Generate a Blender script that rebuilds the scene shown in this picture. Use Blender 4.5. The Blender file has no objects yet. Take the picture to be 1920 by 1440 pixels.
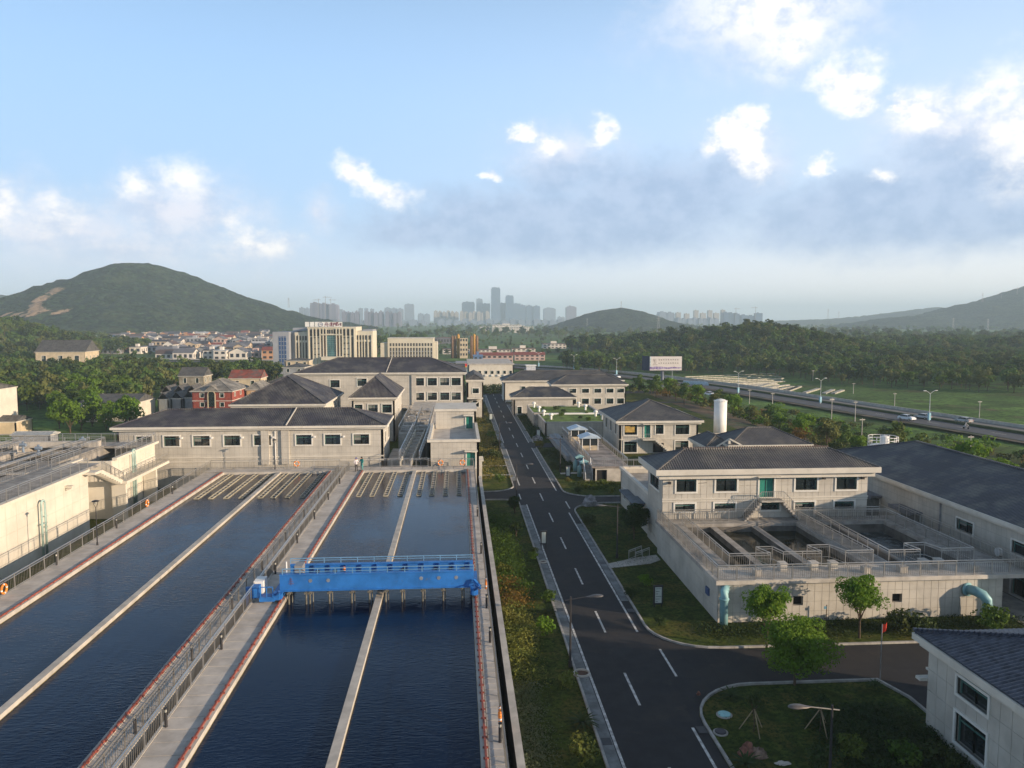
import bpy, math, random
import numpy as np
from mathutils import Vector, Matrix, noise
random.seed(7); np.random.seed(7)
SC = bpy.context.scene
COL = SC.collection
# ------------------------------------------------------------------ camera
F = 1461.0; HC = 22.0
YAW = math.radians(3.98); PIT = math.radians(4.77)
cam = bpy.data.cameras.new('camera'); camo = bpy.data.objects.new('camera', cam); COL.objects.link(camo)
cam.sensor_fit = 'HORIZONTAL'; cam.sensor_width = 36; cam.lens = 36 * F / 1920
cam.clip_start = 0.5; cam.clip_end = 40000
camo.location = (0, 0, HC); camo.rotation_euler = (math.radians(90) - PIT, 0, -YAW)
SC.camera = camo
fw = Vector((math.sin(YAW)*math.cos(PIT), math.cos(YAW)*math.cos(PIT), -math.sin(PIT)))
rt = Vector((math.cos(YAW), -math.sin(YAW), 0)); upv = rt.cross(fw)
def ray(u, v): return fw + rt*((u-960)/F) + upv*((720-v)/F)
def P(u, v, z=0.0):          # ground point seen at a photo pixel
    d = ray(u, v); t = (z-HC)/d.z
    return (d.x*t, d.y*t)
def PY(u, v, Y):
    d = ray(u, v); t = Y/d.y
    return (d.x*t, HC+d.z*t)
# ------------------------------------------------------------------ light
SUN_AZ = math.atan2(0.90, -0.44)      # direction towards the sun, from +Y clockwise
SUN_EL = math.radians(12.5)
sdir = Vector((math.sin(SUN_AZ)*math.cos(SUN_EL), math.cos(SUN_AZ)*math.cos(SUN_EL), math.sin(SUN_EL)))
sl = bpy.data.lights.new('sun', 'SUN'); sl.energy = 5.0; sl.angle = math.radians(0.6); sl.color = (1.0, 0.77, 0.54)
so = bpy.data.objects.new('sun', sl); COL.objects.link(so)
so.rotation_euler = sdir.to_track_quat('Z', 'Y').to_euler()
EXPOSURE = 0.62
SC.view_settings.view_transform = 'Standard'; SC.view_settings.look = 'None'
SC.view_settings.exposure = EXPOSURE; SC.view_settings.gamma = 1.0; SC.view_settings.use_curve_mapping = False
SC.cycles.volume_bounces = 1; SC.cycles.max_bounces = 6; SC.cycles.diffuse_bounces = 3; SC.cycles.glossy_bounces = 3
SC.cycles.transparent_max_bounces = 8; SC.cycles.use_denoising = True
class NT:
    def __init__(s, t): s.t = t; s.n = t.nodes; s.l = t.links
    def new(s, k, **kw):
        n = s.n.new(k)
        for a, b in kw.items(): setattr(n, a, b)
        return n
    def set(s, sock, v):
        if hasattr(v, 'links') or isinstance(v, bpy.types.NodeSocket): s.l.new(v, sock)
        else: sock.default_value = v
    def m(s, op, a, b=None, c=None, clamp=False):
        n = s.new('ShaderNodeMath', operation=op, use_clamp=clamp)
        s.set(n.inputs[0], a)
        if b is not None: s.set(n.inputs[1], b)
        if c is not None: s.set(n.inputs[2], c)
        return n.outputs[0]
    def mix(s, f, a, b, blend='MIX'):
        n = s.new('ShaderNodeMix', data_type='RGBA', blend_type=blend, clamp_factor=True)
        s.set(n.inputs[0], f); s.set(n.inputs[6], a if not isinstance(a, tuple) else (*a[:3], 1)); s.set(n.inputs[7], b if not isinstance(b, tuple) else (*b[:3], 1))
        return n.outputs[2]
    def noise(s, vec, scale, detail=3.0, rough=0.55, dim='3D'):
        n = s.new('ShaderNodeTexNoise', noise_dimensions=dim)
        if vec is not None: s.l.new(vec, n.inputs['Vector'])
        n.inputs['Scale'].default_value = scale; n.inputs['Detail'].default_value = detail; n.inputs['Roughness'].default_value = rough
        return n.outputs[0]
    def ramp(s, f, a, b, lo=0.0, hi=1.0):
        n = s.new('ShaderNodeMapRange', clamp=True, interpolation_type='SMOOTHSTEP')
        s.set(n.inputs[0], f); n.inputs[1].default_value = a; n.inputs[2].default_value = b
        n.inputs[3].default_value = lo; n.inputs[4].default_value = hi
        return n.outputs[0]
world = bpy.data.worlds.new('World'); SC.world = world; world.use_nodes = True
def build_world():
    T = NT(world.node_tree); T.n.clear()
    out = T.new('ShaderNodeOutputWorld'); bg = T.new('ShaderNodeBackground')
    sky = T.new('ShaderNodeTexSky'); sky.sky_type = 'NISHITA'; sky.sun_disc = False
    sky.sun_elevation = SUN_EL; sky.sun_rotation = SUN_AZ; sky.altitude = 20; sky.air_density = 1.0; sky.dust_density = 1.2; sky.ozone_density = 1.6
    tc = T.new('ShaderNodeTexCoord'); gen = tc.outputs['Generated']
    sep = T.new('ShaderNodeSeparateXYZ'); T.l.new(gen, sep.inputs[0])
    az = T.m('ARCTAN2', sep.outputs[0], sep.outputs[1])
    el = T.m('ARCSINE', T.m('MINIMUM', T.m('MAXIMUM', sep.outputs[2], -1.0), 1.0))
    # cloud-space coordinate, slightly stretched sideways
    comb = T.new('ShaderNodeCombineXYZ'); T.set(comb.inputs[0], az); T.set(comb.inputs[1], T.m('MULTIPLY', el, 1.35))
    cv = comb.outputs[0]
    n1 = T.noise(cv, 9, 5, 0.6); n2 = T.noise(cv, 38, 7, 0.66)
    wob = T.m('ADD', T.m('MULTIPLY', T.m('SUBTRACT', n1, 0.5), 1.3), T.m('MULTIPLY', T.m('SUBTRACT', n2, 0.5), 1.25))
    # domain warp: billowing edges instead of ovals
    off = T.new('ShaderNodeVectorMath', operation='ADD'); T.l.new(cv, off.inputs[0]); off.inputs[1].default_value = (7.3, 2.1, 4.4)
    wa = T.noise(cv, 17, 6, .6); wb = T.noise(off.outputs[0], 17, 6, .6); az0, el0 = az, el
    az = T.m('ADD', az, T.m('MULTIPLY', T.m('SUBTRACT', wa, .5), .085)); el = T.m('ADD', el, T.m('MULTIPLY', T.m('SUBTRACT', wb, .5), .060))
    def A(u, v):
        d = ray(u, v).normalized(); return math.atan2(d.x, d.y), math.asin(d.z)
    def blob(u, v, ru, rv, soft=0.5, rot=0.0, wamt=1.0):
        a0, e0 = A(u, v); k = 1/F
        dx = T.m('SUBTRACT', az, a0); dy = T.m('SUBTRACT', el, e0)
        if rot:
            c, s_ = math.cos(rot), math.sin(rot)
            x2 = T.m('ADD', T.m('MULTIPLY', dx, c), T.m('MULTIPLY', dy, s_)); y2 = T.m('SUBTRACT', T.m('MULTIPLY', dy, c), T.m('MULTIPLY', dx, s_)); dx, dy = x2, y2
        qx = T.m('DIVIDE', dx, ru*k); qy = T.m('DIVIDE', dy, rv*k)
        r = T.m('SQRT', T.m('ADD', T.m('MULTIPLY', qx, qx), T.m('MULTIPLY', qy, qy)))
        q = T.m('ADD', T.m('SUBTRACT', 1.0, r), T.m('MULTIPLY', wob, 0.55*wamt))
        return T.ramp(q, -.05, soft*1.25)
    def union(lst):
        r = lst[0]
        for b in lst[1:]: r = T.m('MAXIMUM', r, b)
        return r
    grey = union([blob(1060, 420, 470, 92, .5, 0, .55), blob(1230, 370, 300, 105, .6, 0, .55), blob(1700, 400, 380, 100, .5, 0, .55), blob(1880, 340, 280, 140, .7, 0, .55), blob(850, 432, 260, 56, .5, 0, .55), blob(1040, 345, 130, 80, .9, 0, .55), blob(1330, 330, 110, 60, .9, 0, .55)])
    soft = union([blob(330, 400, 190, 100, .8), blob(120, 420, 160, 80, .8), blob(-60, 400, 180, 100, .8), blob(230, 465, 380, 75, 1.0), blob(470, 470, 150, 60, 1.), blob(1060, 290, 180, 80, 1.1), blob(1400, 290, 120, 80, 1.1), blob(1800, 250, 200, 110, 1.1), blob(600, 395, 48, 60, 1.1), blob(1420, 60, 300, 120, 1.2)])
    white = union([blob(1440, 0, 240, 105, 1.0, 0, .45), blob(1490, 70, 120, 80, 1., 0, .6), blob(1590, 160, 66, 60, .6), blob(1605, 195, 40, 40, .6), blob(1392, 245, 46, 44, .4), blob(1408, 290, 34, 60, .6), blob(1345, 270, 40, 22, .8),
                   blob(1735, 215, 66, 50, .7), blob(1700, 200, 30, 20, .6), blob(1860, 175, 54, 85, .9, -.4), blob(1925, 250, 70, 130, .9), blob(1870, 250, 60, 50, .9), blob(670, 330, 60, 34, .6, -.45), blob(730, 360, 66, 34, .7, -.3), blob(985, 252, 34, 20, .6), blob(1030, 268, 44, 24, .7), blob(1128, 245, 30, 38, .6),
                   blob(1535, 306, 26, 20, .6), blob(915, 328, 30, 16, .6), blob(340, 335, 60, 44, 1.), blob(250, 350, 36, 30, 1.), blob(110, 400, 56, 42, 1.), blob(480, 460, 100, 36, .9), blob(432, 420, 32, 36, 1.), blob(0, 385, 46, 56, 1.), blob(1660, 330, 30, 16, .8)])
    # the clouds beyond the frame are of the same kind
    far = T.ramp(T.m('ABSOLUTE', T.m('SUBTRACT', az0, YAW)), math.radians(36), math.radians(48))
    gen_c = T.m('MULTIPLY', T.m('MULTIPLY', T.ramp(T.noise(cv, 3.2, 7, 0.6), 0.54, 0.68), far), T.ramp(el0, 0.03, 0.12))
    white = T.m('MAXIMUM', white, gen_c)
    shade = T.noise(cv, 26, 6, 0.62)
    S = 0.105
    col = sky.outputs[0]
    inv = 1/S
    def C(r, g, b): return (r*inv, g*inv, b*inv)
    # bright summer haze low in the sky, warmer and whiter towards the sun; the deep blue of the sky texture overhead
    hz = T.ramp(el0, 0.24, 0.66, 0.95, 0.0)
    col = T.mix(hz, col, C(0.39, 0.64, 1.0))
    col = T.mix(T.ramp(el0, 0.02, 0.36, 0.8, 0.0), col, C(0.50, 0.72, 0.97))
    sunside = T.ramp(az0, -0.35, 0.75)
    col = T.mix(T.m('MULTIPLY', T.m('MULTIPLY', sunside, T.ramp(el0, 0.1, .55, 1.0, 0.0)), .6), col, C(.82, .90, 1.02))
    lowf = T.ramp(el0, -0.005, 0.16, 0.85, 0.0)
    lowc = T.mix(sunside, C(0.72, 0.82, 0.96), C(1.15, 1.11, 1.05))
    col = T.mix(lowf, col, lowc)
    col = T.mix(T.m('MULTIPLY', soft, 0.85), col, T.mix(T.ramp(shade, .35, .62), C(0.62, 0.70, 0.88), C(0.92, 0.90, 0.98)))
    gcol = T.mix(T.ramp(shade, .35, .65), C(0.37, 0.51, 0.74), C(0.48, 0.61, 0.83))
    col = T.mix(T.m('MULTIPLY', grey, 0.96), col, gcol)
    wcol = T.mix(T.ramp(T.m('ADD', shade, T.m('MULTIPLY', n2, .8)), .62, 1.0), C(0.70, 0.77, 0.92), C(1.22, 1.16, 1.10))
    col = T.mix(T.m('MULTIPLY', white, 0.9), col, wcol)
    col = T.mix(T.ramp(el0, 0.0, 0.095, .95, 0.0), col, lowc)
    T.l.new(col, bg.inputs[0]); bg.inputs[1].default_value = S*0.74
    T.l.new(bg.outputs[0], out.inputs[0])
build_world()
# ------------------------------------------------------------------ materials
MATS = {}
def mat(name, col, rough=0.8, var=0.18, scale=1.5, bump=0.0, bscale=20, metal=0.0, spec=0.4, col2=None, fn=None, emit=None):
    if name in MATS: return MATS[name]
    m = bpy.data.materials.new(name); m.use_nodes = True; T = NT(m.node_tree)
    b = T.n['Principled BSDF']; b.inputs['Roughness'].default_value = rough; b.inputs['Metallic'].default_value = metal
    b.inputs['Specular IOR Level'].default_value = spec
    g = T.new('ShaderNodeNewGeometry'); pos = g.outputs['Position']
    n = T.noise(pos, scale, 5, .6)
    c2 = col2 if col2 else tuple(c*(1-var*1.6) for c in col); c1 = col if col2 else tuple(min(1, c*(1+var*.6)) for c in col)
    c = T.mix(T.ramp(n, .32, .68), c2, c1)
    h = None
    if fn: c, h = fn(T, pos, g, c)
    T.l.new(c, b.inputs['Base Color'])
    if bump or h is not None:
        bp = T.new('ShaderNodeBump'); bp.inputs['Strength'].default_value = bump or 0.5; bp.inputs['Distance'].default_value = 0.1
        T.set(bp.inputs['Height'], h if h is not None else T.noise(pos, bscale, 4, .6)); T.l.new(bp.outputs[0], b.inputs['Normal'])
    if emit: b.inputs['Emission Color'].default_value = (*emit[:3], 1); b.inputs['Emission Strength'].default_value = emit[3]
    MATS[name] = m; return m
def grid_lines(T, a, period, width):
    f = T.m('FRACT', T.m('DIVIDE', a, period))
    return T.m('ADD', T.m('LESS_THAN', f, width/period), 0.0)
def stains(T, pos, c, amt=0.35, dark=(0.10, 0.09, 0.08)):
    mp = T.new('ShaderNodeMapping'); T.l.new(pos, mp.inputs[0]); mp.inputs['Scale'].default_value = (1.6, 1.6, 0.22)
    s = T.ramp(T.noise(mp.outputs[0], 1.3, 6, .65), .54, .78)
    return T.mix(T.m('MULTIPLY', s, amt), c, dark)
def clad(pw, ph, lw=0.03, amt=0.4, st=0.25):
    def fn(T, pos, g, c):
        s = T.new('ShaderNodeSeparateXYZ'); T.l.new(pos, s.inputs[0])
        l = T.m('MAXIMUM', grid_lines(T, T.m('ADD', s.outputs[0], s.outputs[1]), pw, lw), grid_lines(T, T.m('ADD', s.outputs[2], 50.0), ph, lw))
        c = stains(T, pos, c, st)
        return T.mix(T.m('MULTIPLY', l, amt), c, (.12, .11, .10)), T.m('SUBTRACT', 1.0, l)
    return fn
def f_stain(amt=.35):
    return lambda T, pos, g, c: (stains(T, pos, c, amt), None)
def roof_fn(T, pos, g, c):
    s = T.new('ShaderNodeSeparateXYZ'); T.l.new(pos, s.inputs[0])
    n = T.new('ShaderNodeSeparateXYZ'); T.l.new(g.outputs['True Normal'], n.inputs[0])
    sel = T.m('GREATER_THAN', T.m('ABSOLUTE', n.outputs[0]), T.m('ABSOLUTE', n.outputs[1]))
    a = T.m('ADD', T.m('MULTIPLY', s.outputs[1], sel), T.m('MULTIPLY', s.outputs[0], T.m('SUBTRACT', 1.0, sel)))
    rib = T.m('SINE', T.m('MULTIPLY', a, 6.2832/0.24)); row = T.m('FRACT', T.m('DIVIDE', s.outputs[2], 0.13))
    h = T.m('ADD', T.m('MULTIPLY', rib, .5), T.m('MULTIPLY', row, -.6))
    c = T.mix(T.ramp(T.noise(pos, .35, 6, .7), .42, .66), c, (.13, .125, .115))
    c = T.mix(T.m('MULTIPLY', T.ramp(T.noise(pos, 1.1, 6, .7), .56, .7), .6), c, (.045, .048, .04))
    c = T.mix(T.m('MULTIPLY', T.m('LESS_THAN', row, .16), .5), c, (.02, .02, .024))
    return c, h
STONE = mat('stone_cladding', (.50, .475, .42), .75, .10, .5, fn=clad(.6, .8), bump=.25)
STONEP = mat('stone_panel', (.50, .475, .42), .7, .13, .4, fn=f_stain(.22))
BACK = mat('joint_mortar', (.36, .34, .30), .9)
BACKW = mat('pale_joint', (.52, .48, .40), .9)
WHITE = mat('white_plaster', (.64, .605, .52), .8, .08, .4, fn=f_stain(.15))
CREAM = mat('cream_plaster', (.55, .46, .32), .8, .10, .6, fn=f_stain(.25))
FASCIA = mat('pale_fascia', (.62, .59, .52), .7, .08, .6, fn=f_stain(.18))
CONC = mat('concrete', (.36, .34, .31), .85, .2, .9, fn=f_stain(.45), bump=.2)
CONCL = mat('pale_concrete', (.50, .47, .42), .8, .14, .9, fn=f_stain(.25), bump=.15)
CONCD = mat('damp_concrete', (.14, .13, .115), .8, .3, .7, fn=f_stain(.6), bump=.2)
SLAB = mat('deck_slab', (.50, .47, .43), .75, .15, .8, fn=f_stain(.2), bump=.1)
ROOF = mat('grey_roof_tile', (.075, .077, .085), .62, .2, .3, fn=roof_fn, bump=.6)
ROOFP = mat('purple_grey_roof', (.058, .055, .068), .65, .2, .3, fn=roof_fn, bump=.5)
ROOFN = mat('navy_roof', (.042, .048, .066), .6, .2, .3, fn=roof_fn, bump=.5)
ROOFR = mat('red_roof_tile', (.36, .07, .04), .7, .25, .6)
TILE = mat('glazed_roof_tile', (.085, .095, .125), .45, .3, 3.0)
WINF = mat('window_frame_white', (.68, .67, .62), .6, .05)
ALU = mat('green_aluminium', (.06, .16, .14), .5, .1)
GLASS = mat('window_glass', (.018, .026, .028), .06, .3, .3, spec=.9)
BLIND = mat('window_blind_grey', (.22, .22, .20), .8, .1)
GREEN = mat('green_door_paint', (.02, .22, .17), .5, .1)
STEEL = mat('stainless_steel', (.55, .54, .52), .32, .08, 2, metal=.75)
STEELD = mat('dull_steel_bar', (.22, .21, .19), .5, .15, 2, metal=.3)
DARK = mat('dark_lamp_paint', (.03, .03, .034), .5, .1)
DARKV = mat('dark_void', (.015, .015, .016), .9)
RED = mat('red_rail_paint', (.33, .085, .055), .6, .25, 4)
def blue_fn(T, pos, g, c):
    r = T.ramp(T.noise(pos, 3.0, 6, .65), .62, .72); return T.mix(T.m('MULTIPLY', r, .45), c, (.10, .13, .17)), None
BLUE = mat('blue_bridge_paint', (.025, .17, .52), .5, .15, .8, fn=blue_fn)
BLUED = mat('dark_blue_paint', (.018, .10, .34), .5, .15, 1)
TEAL = mat('teal_pipe_paint', (.22, .42, .46), .5, .15, 1, fn=f_stain(.3))
ORANGE = mat('orange_ring', (.85, .26, .04), .6, .1)
ALGAE = mat('algae_wall_band', (.17, .14, .05), .8, .4, 3)
BARK = mat('bark', (.10, .07, .045), .9, .3, 4)
STAKE = mat('wood_stake', (.34, .27, .17), .9)
WPAINT = mat('white_paint', (.80, .80, .78), .5, .06, .8, fn=f_stain(.12))
ROADW = mat('road_marking', (.60, .60, .58), .8, .3, 2.5)
ROCK = mat('boulder', (.24, .17, .13), .9, .4, 2.5, bump=.6, bscale=6)
def asph(T, pos, g, c):
    c = T.mix(T.ramp(T.noise(pos, .16, 6, .7), .45, .62), c, (.031, .028, .027))
    c = T.mix(T.m('MULTIPLY', T.ramp(T.noise(pos, .45, 7, .75), .55, .68), .55), c, (.055, .044, .036))
    mp = T.new('ShaderNodeMapping'); T.l.new(pos, mp.inputs[0]); mp.inputs['Scale'].default_value = (1.6, .05, 1)
    c = T.mix(T.m('MULTIPLY', T.ramp(T.noise(mp.outputs[0], 1.2, 3, .5), .5, .7), .35), c, (.018, .018, .02))
    return c, T.noise(pos, 60, 3, .7)
ASPH = mat('asphalt', (.024, .024, .027), .85, .15, 1.0, fn=asph, bump=.25)
def lawn(T, pos, g, c):
    c = T.mix(T.ramp(T.noise(pos, .35, 6, .65), .45, .65), c, (.13, .12, .032))
    c = T.mix(T.ramp(T.noise(pos, 3.5, 5, .7), .42, .66), c, (.026, .042, .010))
    c = T.mix(T.m('MULTIPLY', T.ramp(T.noise(pos, .9, 6, .7), .60, .72), .6), c, (.10, .070, .040))
    return c, T.noise(pos, 14, 5, .75)
LAWN = mat('lawn_grass', (.080, .112, .022), .95, .3, 1.2, fn=lawn, bump=.9, spec=.1)
def field(T, pos, g, c):
    c = T.mix(T.ramp(T.noise(pos, .008, 6, .6), .46, .60), c, (.085, .15, .036))
    c = T.mix(T.ramp(T.noise(pos, .03, 6, .65), .50, .66), c, (.080, .085, .035))
    c = T.mix(T.ramp(T.noise(pos, .02, 5, .65), .62, .70), c, (.16, .12, .075))
    c = T.mix(T.ramp(T.noise(pos, .6, 6, .7), .45, .7), c, (.022, .035, .012))
    return c, T.noise(pos, .8, 6, .75)
FIELD = mat('field_ground', (.12, .215, .045), .95, .35, .05, fn=field, bump=1.0, spec=.1)
def soilslope(T, pos, g, c):
    c = T.mix(T.ramp(T.noise(pos, .09, 6, .65), .42, .6), c, (.035, .055, .016))
    return T.mix(T.ramp(T.noise(pos, 1.5, 5, .7), .5, .7), c, (.06, .045, .025)), T.noise(pos, 2, 6, .75)
def leafm(name, a, b, c, tr=.25):
    m = bpy.data.materials.new(name); m.use_nodes = True; T = NT(m.node_tree); pb = T.n['Principled BSDF']
    pb.inputs['Roughness'].default_value = .7; pb.inputs['Specular IOR Level'].default_value = .15
    g = T.new('ShaderNodeNewGeometry'); oi = T.new('ShaderNodeObjectInfo')
    x = T.mix(T.ramp(T.noise(g.outputs['Position'], .45, 4, .6), .35, .65), a, b)
    x = T.mix(T.m('MULTIPLY', T.ramp(T.m('ADD', oi.outputs['Random'], T.m('MULTIPLY', T.noise(g.outputs['Position'], 2.2, 4, .6), .5)), .65, 1.1), .85), x, c)
    x = T.mix(T.m('MULTIPLY', g.outputs['Random Per Island'], .35), x, tuple(q*.45 for q in a))
    T.l.new(x, pb.inputs['Base Color'])
    t = T.new('ShaderNodeBsdfTranslucent'); T.l.new(x, t.inputs[0]); ms = T.new('ShaderNodeMixShader'); ms.inputs[0].default_value = tr
    T.l.new(pb.outputs[0], ms.inputs[1]); T.l.new(t.outputs[0], ms.inputs[2]); T.l.new(ms.outputs[0], T.n['Material Output'].inputs[0])
    MATS[name] = m; return m
LEAF = leafm('leaf_green', (.070, .135, .022), (.10, .16, .022), (.12, .15, .03))
LEAFB = leafm('leaf_bright', (.12, .24, .022), (.18, .29, .035), (.15, .25, .03), .4)
LEAFD = leafm('leaf_dark', (.038, .070, .022), (.058, .088, .026), (.075, .09, .025))
LEAFW = leafm('leaf_wood', (.075, .15, .034), (.12, .18, .04), (.155, .155, .05))
LEAFO = leafm('leaf_rust', (.14, .15, .03), (.10, .15, .03), (.24, .12, .03))
LEAFY = leafm('leaf_yellow', (.20, .21, .045), (.13, .18, .04), (.22, .18, .05))
LEAFG = leafm('leaf_silver', (.17, .20, .11), (.10, .14, .06), (.24, .22, .14))
def hillm(name, a, b, soil=None):
    def fn(T, pos, g, c):
        v = T.new('ShaderNodeTexVoronoi'); T.l.new(pos, v.inputs['Vector']); v.inputs['Scale'].default_value = .11
        c = T.mix(T.ramp(v.outputs['Distance'], .1, .7), c, tuple(q*.45 for q in a))
        c = T.mix(T.ramp(T.noise(pos, .02, 5, .65), .5, .62), c, b)
        c = T.mix(T.ramp(T.noise(pos, .09, 6, .75), .50, .64), c, tuple(q*1.9 for q in a))
        c = T.mix(T.ramp(T.noise(pos, .05, 6, .75), .52, .68), c, tuple(q*.35 for q in a))
        h = T.m('ADD', T.m('MULTIPLY', v.outputs['Distance'], -1.0), T.noise(pos, .12, 6, .75))
        if soil:
            s = T.new('ShaderNodeAttribute', attribute_name='soil')
            f = T.ramp(T.m('ADD', s.outputs['Fac'], T.m('MULTIPLY', T.m('SUBTRACT', T.noise(pos, .05, 6, .7), .5), 1.6)), .35, .6)
            c = T.mix(f, c, soil)
        return c, h
    m = mat(name, a, .95, .3, .05, fn=fn, bump=1.0, spec=.05)
    for n in m.node_tree.nodes:
        if n.type == 'BUMP': n.inputs['Distance'].default_value = 8.0
    return m
HILLA = hillm('wooded_hill', (.030, .055, .020), (.050, .070, .026), (.42, .30, .20))
HILLB = hillm('far_hill', (.030, .050, .022), (.045, .060, .028))
def watm(name, body, rough, bs, bstr, foam=0.0):
    m = bpy.data.materials.new(name); m.use_nodes = True; T = NT(m.node_tree); b = T.n['Principled BSDF']
    b.inputs['Roughness'].default_value = rough; b.inputs['IOR'].default_value = 1.33; b.inputs['Specular IOR Level'].default_value = .5 if foam else .24
    g = T.new('ShaderNodeNewGeometry'); mp = T.new('ShaderNodeMapping'); T.l.new(g.outputs['Position'], mp.inputs[0]); mp.inputs['Scale'].default_value = (.55, 1.6, 1)
    c = T.mix(T.ramp(T.noise(g.outputs['Position'], .08, 4, .6), .35, .7), body, tuple(q*1.5 for q in body))
    if foam: c = T.mix(T.ramp(T.noise(g.outputs['Position'], 1.1, 6, .7), .5, .66), c, (foam, foam*1.15, foam*1.2))
    T.l.new(c, b.inputs['Base Color'])
    bp = T.new('ShaderNodeBump'); bp.inputs['Strength'].default_value = bstr; bp.inputs['Distance'].default_value = .05
    T.l.new(T.m('MULTIPLY', T.noise(mp.outputs[0], bs, 3, .55), T.ramp(T.noise(g.outputs['Position'], .11, 4, .6), .35, .65, .35, 1.3)), bp.inputs['Height']); T.l.new(bp.outputs[0], b.inputs['Normal'])
    MATS[name] = m; return m
WATER = watm('pond_water', (.0020, .0088, .029), .06, 4.2, .45)
WATERF = watm('filter_water', (.020, .021, .014), .05, 3, .06)
WATERW = watm('aerated_water', (.05, .062, .066), .2, 6, .6, foam=.16)
# ------------------------------------------------------------------ mesh helpers
def wloc(o):
    v = Vector((0, 0, 0))
    while o is not None: v += o.location; o = o.parent
    return v
class MB:
    def __init__(s): s.v = []; s.f = []; s.mi = []; s.cur = 0
    def quad(s, *p):
        n = len(s.v); s.v += [tuple(q) for q in p]; s.f.append(tuple(range(n, n+len(p)))); s.mi.append(s.cur); return s
    def box(s, x0, x1, y0, y1, z0, z1):
        n = len(s.v); s.v += [(x0, y0, z0), (x1, y0, z0), (x1, y1, z0), (x0, y1, z0), (x0, y0, z1), (x1, y0, z1), (x1, y1, z1), (x0, y1, z1)]
        for q in ((0, 3, 2, 1), (4, 5, 6, 7), (0, 1, 5, 4), (1, 2, 6, 5), (2, 3, 7, 6), (3, 0, 4, 7)): s.f.append(tuple(n+i for i in q)); s.mi.append(s.cur)
        return s
    def prism(s, poly, z0, z1):
        n = len(s.v); k = len(poly); s.v += [(p[0], p[1], z0) for p in poly]+[(p[0], p[1], z1) for p in poly]
        s.f.append(tuple(range(n+k-1, n-1, -1))); s.f.append(tuple(range(n+k, n+2*k))); s.mi += [s.cur]*2
        for i in range(k): s.f.append((n+i, n+(i+1) % k, n+k+(i+1) % k, n+k+i)); s.mi.append(s.cur)
        return s
    def bar(s, a, b, w, h=None):                       # rectangular bar between two points
        h = h or w; a = Vector(a); b = Vector(b); d = (b-a)
        if d.length < 1e-6: return s
        d.normalize(); r = d.cross(Vector((0, 0, 1)))
        if r.length < 1e-3: r = Vector((1, 0, 0))
        r.normalize(); u = r.cross(d); r *= w/2; u *= h/2; n = len(s.v)
        for q in (a, b):
            for t in (-r-u, r-u, r+u, -r+u): s.v.append(tuple(q+t))
        for q in ((0, 1, 2, 3), (7, 6, 5, 4), (0, 4, 5, 1), (1, 5, 6, 2), (2, 6, 7, 3), (3, 7, 4, 0)): s.f.append(tuple(n+i for i in q)); s.mi.append(s.cur)
        return s
    def tube(s, pts, r, k=8, cap=True):
        pts = [Vector(p) for p in pts]; rs = r if isinstance(r, (list, tuple)) else [r]*len(pts); n0 = len(s.v)
        for i, p in enumerate(pts):
            d = (pts[min(i+1, len(pts)-1)]-pts[max(i-1, 0)]).normalized(); a = d.orthogonal() if abs(d.z) > .95 else d.cross(Vector((0, 0, 1)))
            a.normalize(); b = d.cross(a)
            for j in range(k):
                t = 2*math.pi*j/k; s.v.append(tuple(p+a*rs[i]*math.cos(t)+b*rs[i]*math.sin(t)))
        for i in range(len(pts)-1):
            for j in range(k): s.f.append((n0+i*k+j, n0+i*k+(j+1) % k, n0+(i+1)*k+(j+1) % k, n0+(i+1)*k+j)); s.mi.append(s.cur)
        if cap:
            s.f.append(tuple(n0+k-1-j for j in range(k))); s.f.append(tuple(n0+(len(pts)-1)*k+j for j in range(k))); s.mi += [s.cur]*2
        return s
    def lathe(s, c, prof, k=16):
        return s.tube([(c[0], c[1], c[2]+z) for r, z in prof], [max(r, .001) for r, z in prof], k)
    def mesh(s, name, mats, off=(0, 0, 0), smooth=False):
        me = bpy.data.meshes.new(name); o = Vector(off)
        me.from_pydata([(a[0]-o[0], a[1]-o[1], a[2]-o[2]) for a in s.v], [], s.f)
        for m in (mats if isinstance(mats, (list, tuple)) else [mats]): me.materials.append(m)
        if any(s.mi): me.polygons.foreach_set('material_index', s.mi)
        if smooth: me.polygons.foreach_set('use_smooth', [True]*len(s.f))
        me.validate(); me.update(); return me
    def build(s, name, mats, parent=None, smooth=False):
        off = wloc(parent); me = s.mesh(name, mats, off, smooth); o = bpy.data.objects.new(name, me); o.parent = parent; COL.objects.link(o); return o
def tag(o, label=None, cat=None, group=None, kind=None):
    if label: o['label'] = label
    if cat: o['category'] = cat
    if group: o['group'] = group
    if kind: o['kind'] = kind
    return o
def thing(name, label, cat, loc=(0, 0, 0), group=None):
    o = bpy.data.objects.new(name, None); o.empty_display_size = .3; COL.objects.link(o); o.location = loc
    return tag(o, label, cat, group)
def struct(name, mb, m, smooth=False): return tag(mb.build(name, m, None, smooth), kind='structure')
def inst(name, me, loc, parent=None, rz=0.0, sc=None):
    o = bpy.data.objects.new(name, me); COL.objects.link(o); o.parent = parent
    o.location = Vector(loc)-wloc(parent); o.rotation_euler = (0, 0, rz)
    if sc: o.scale = (sc, sc, sc) if not isinstance(sc, tuple) else sc
    return o
def kids(o): return [c for c in bpy.data.objects if c.parent == o]
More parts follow.
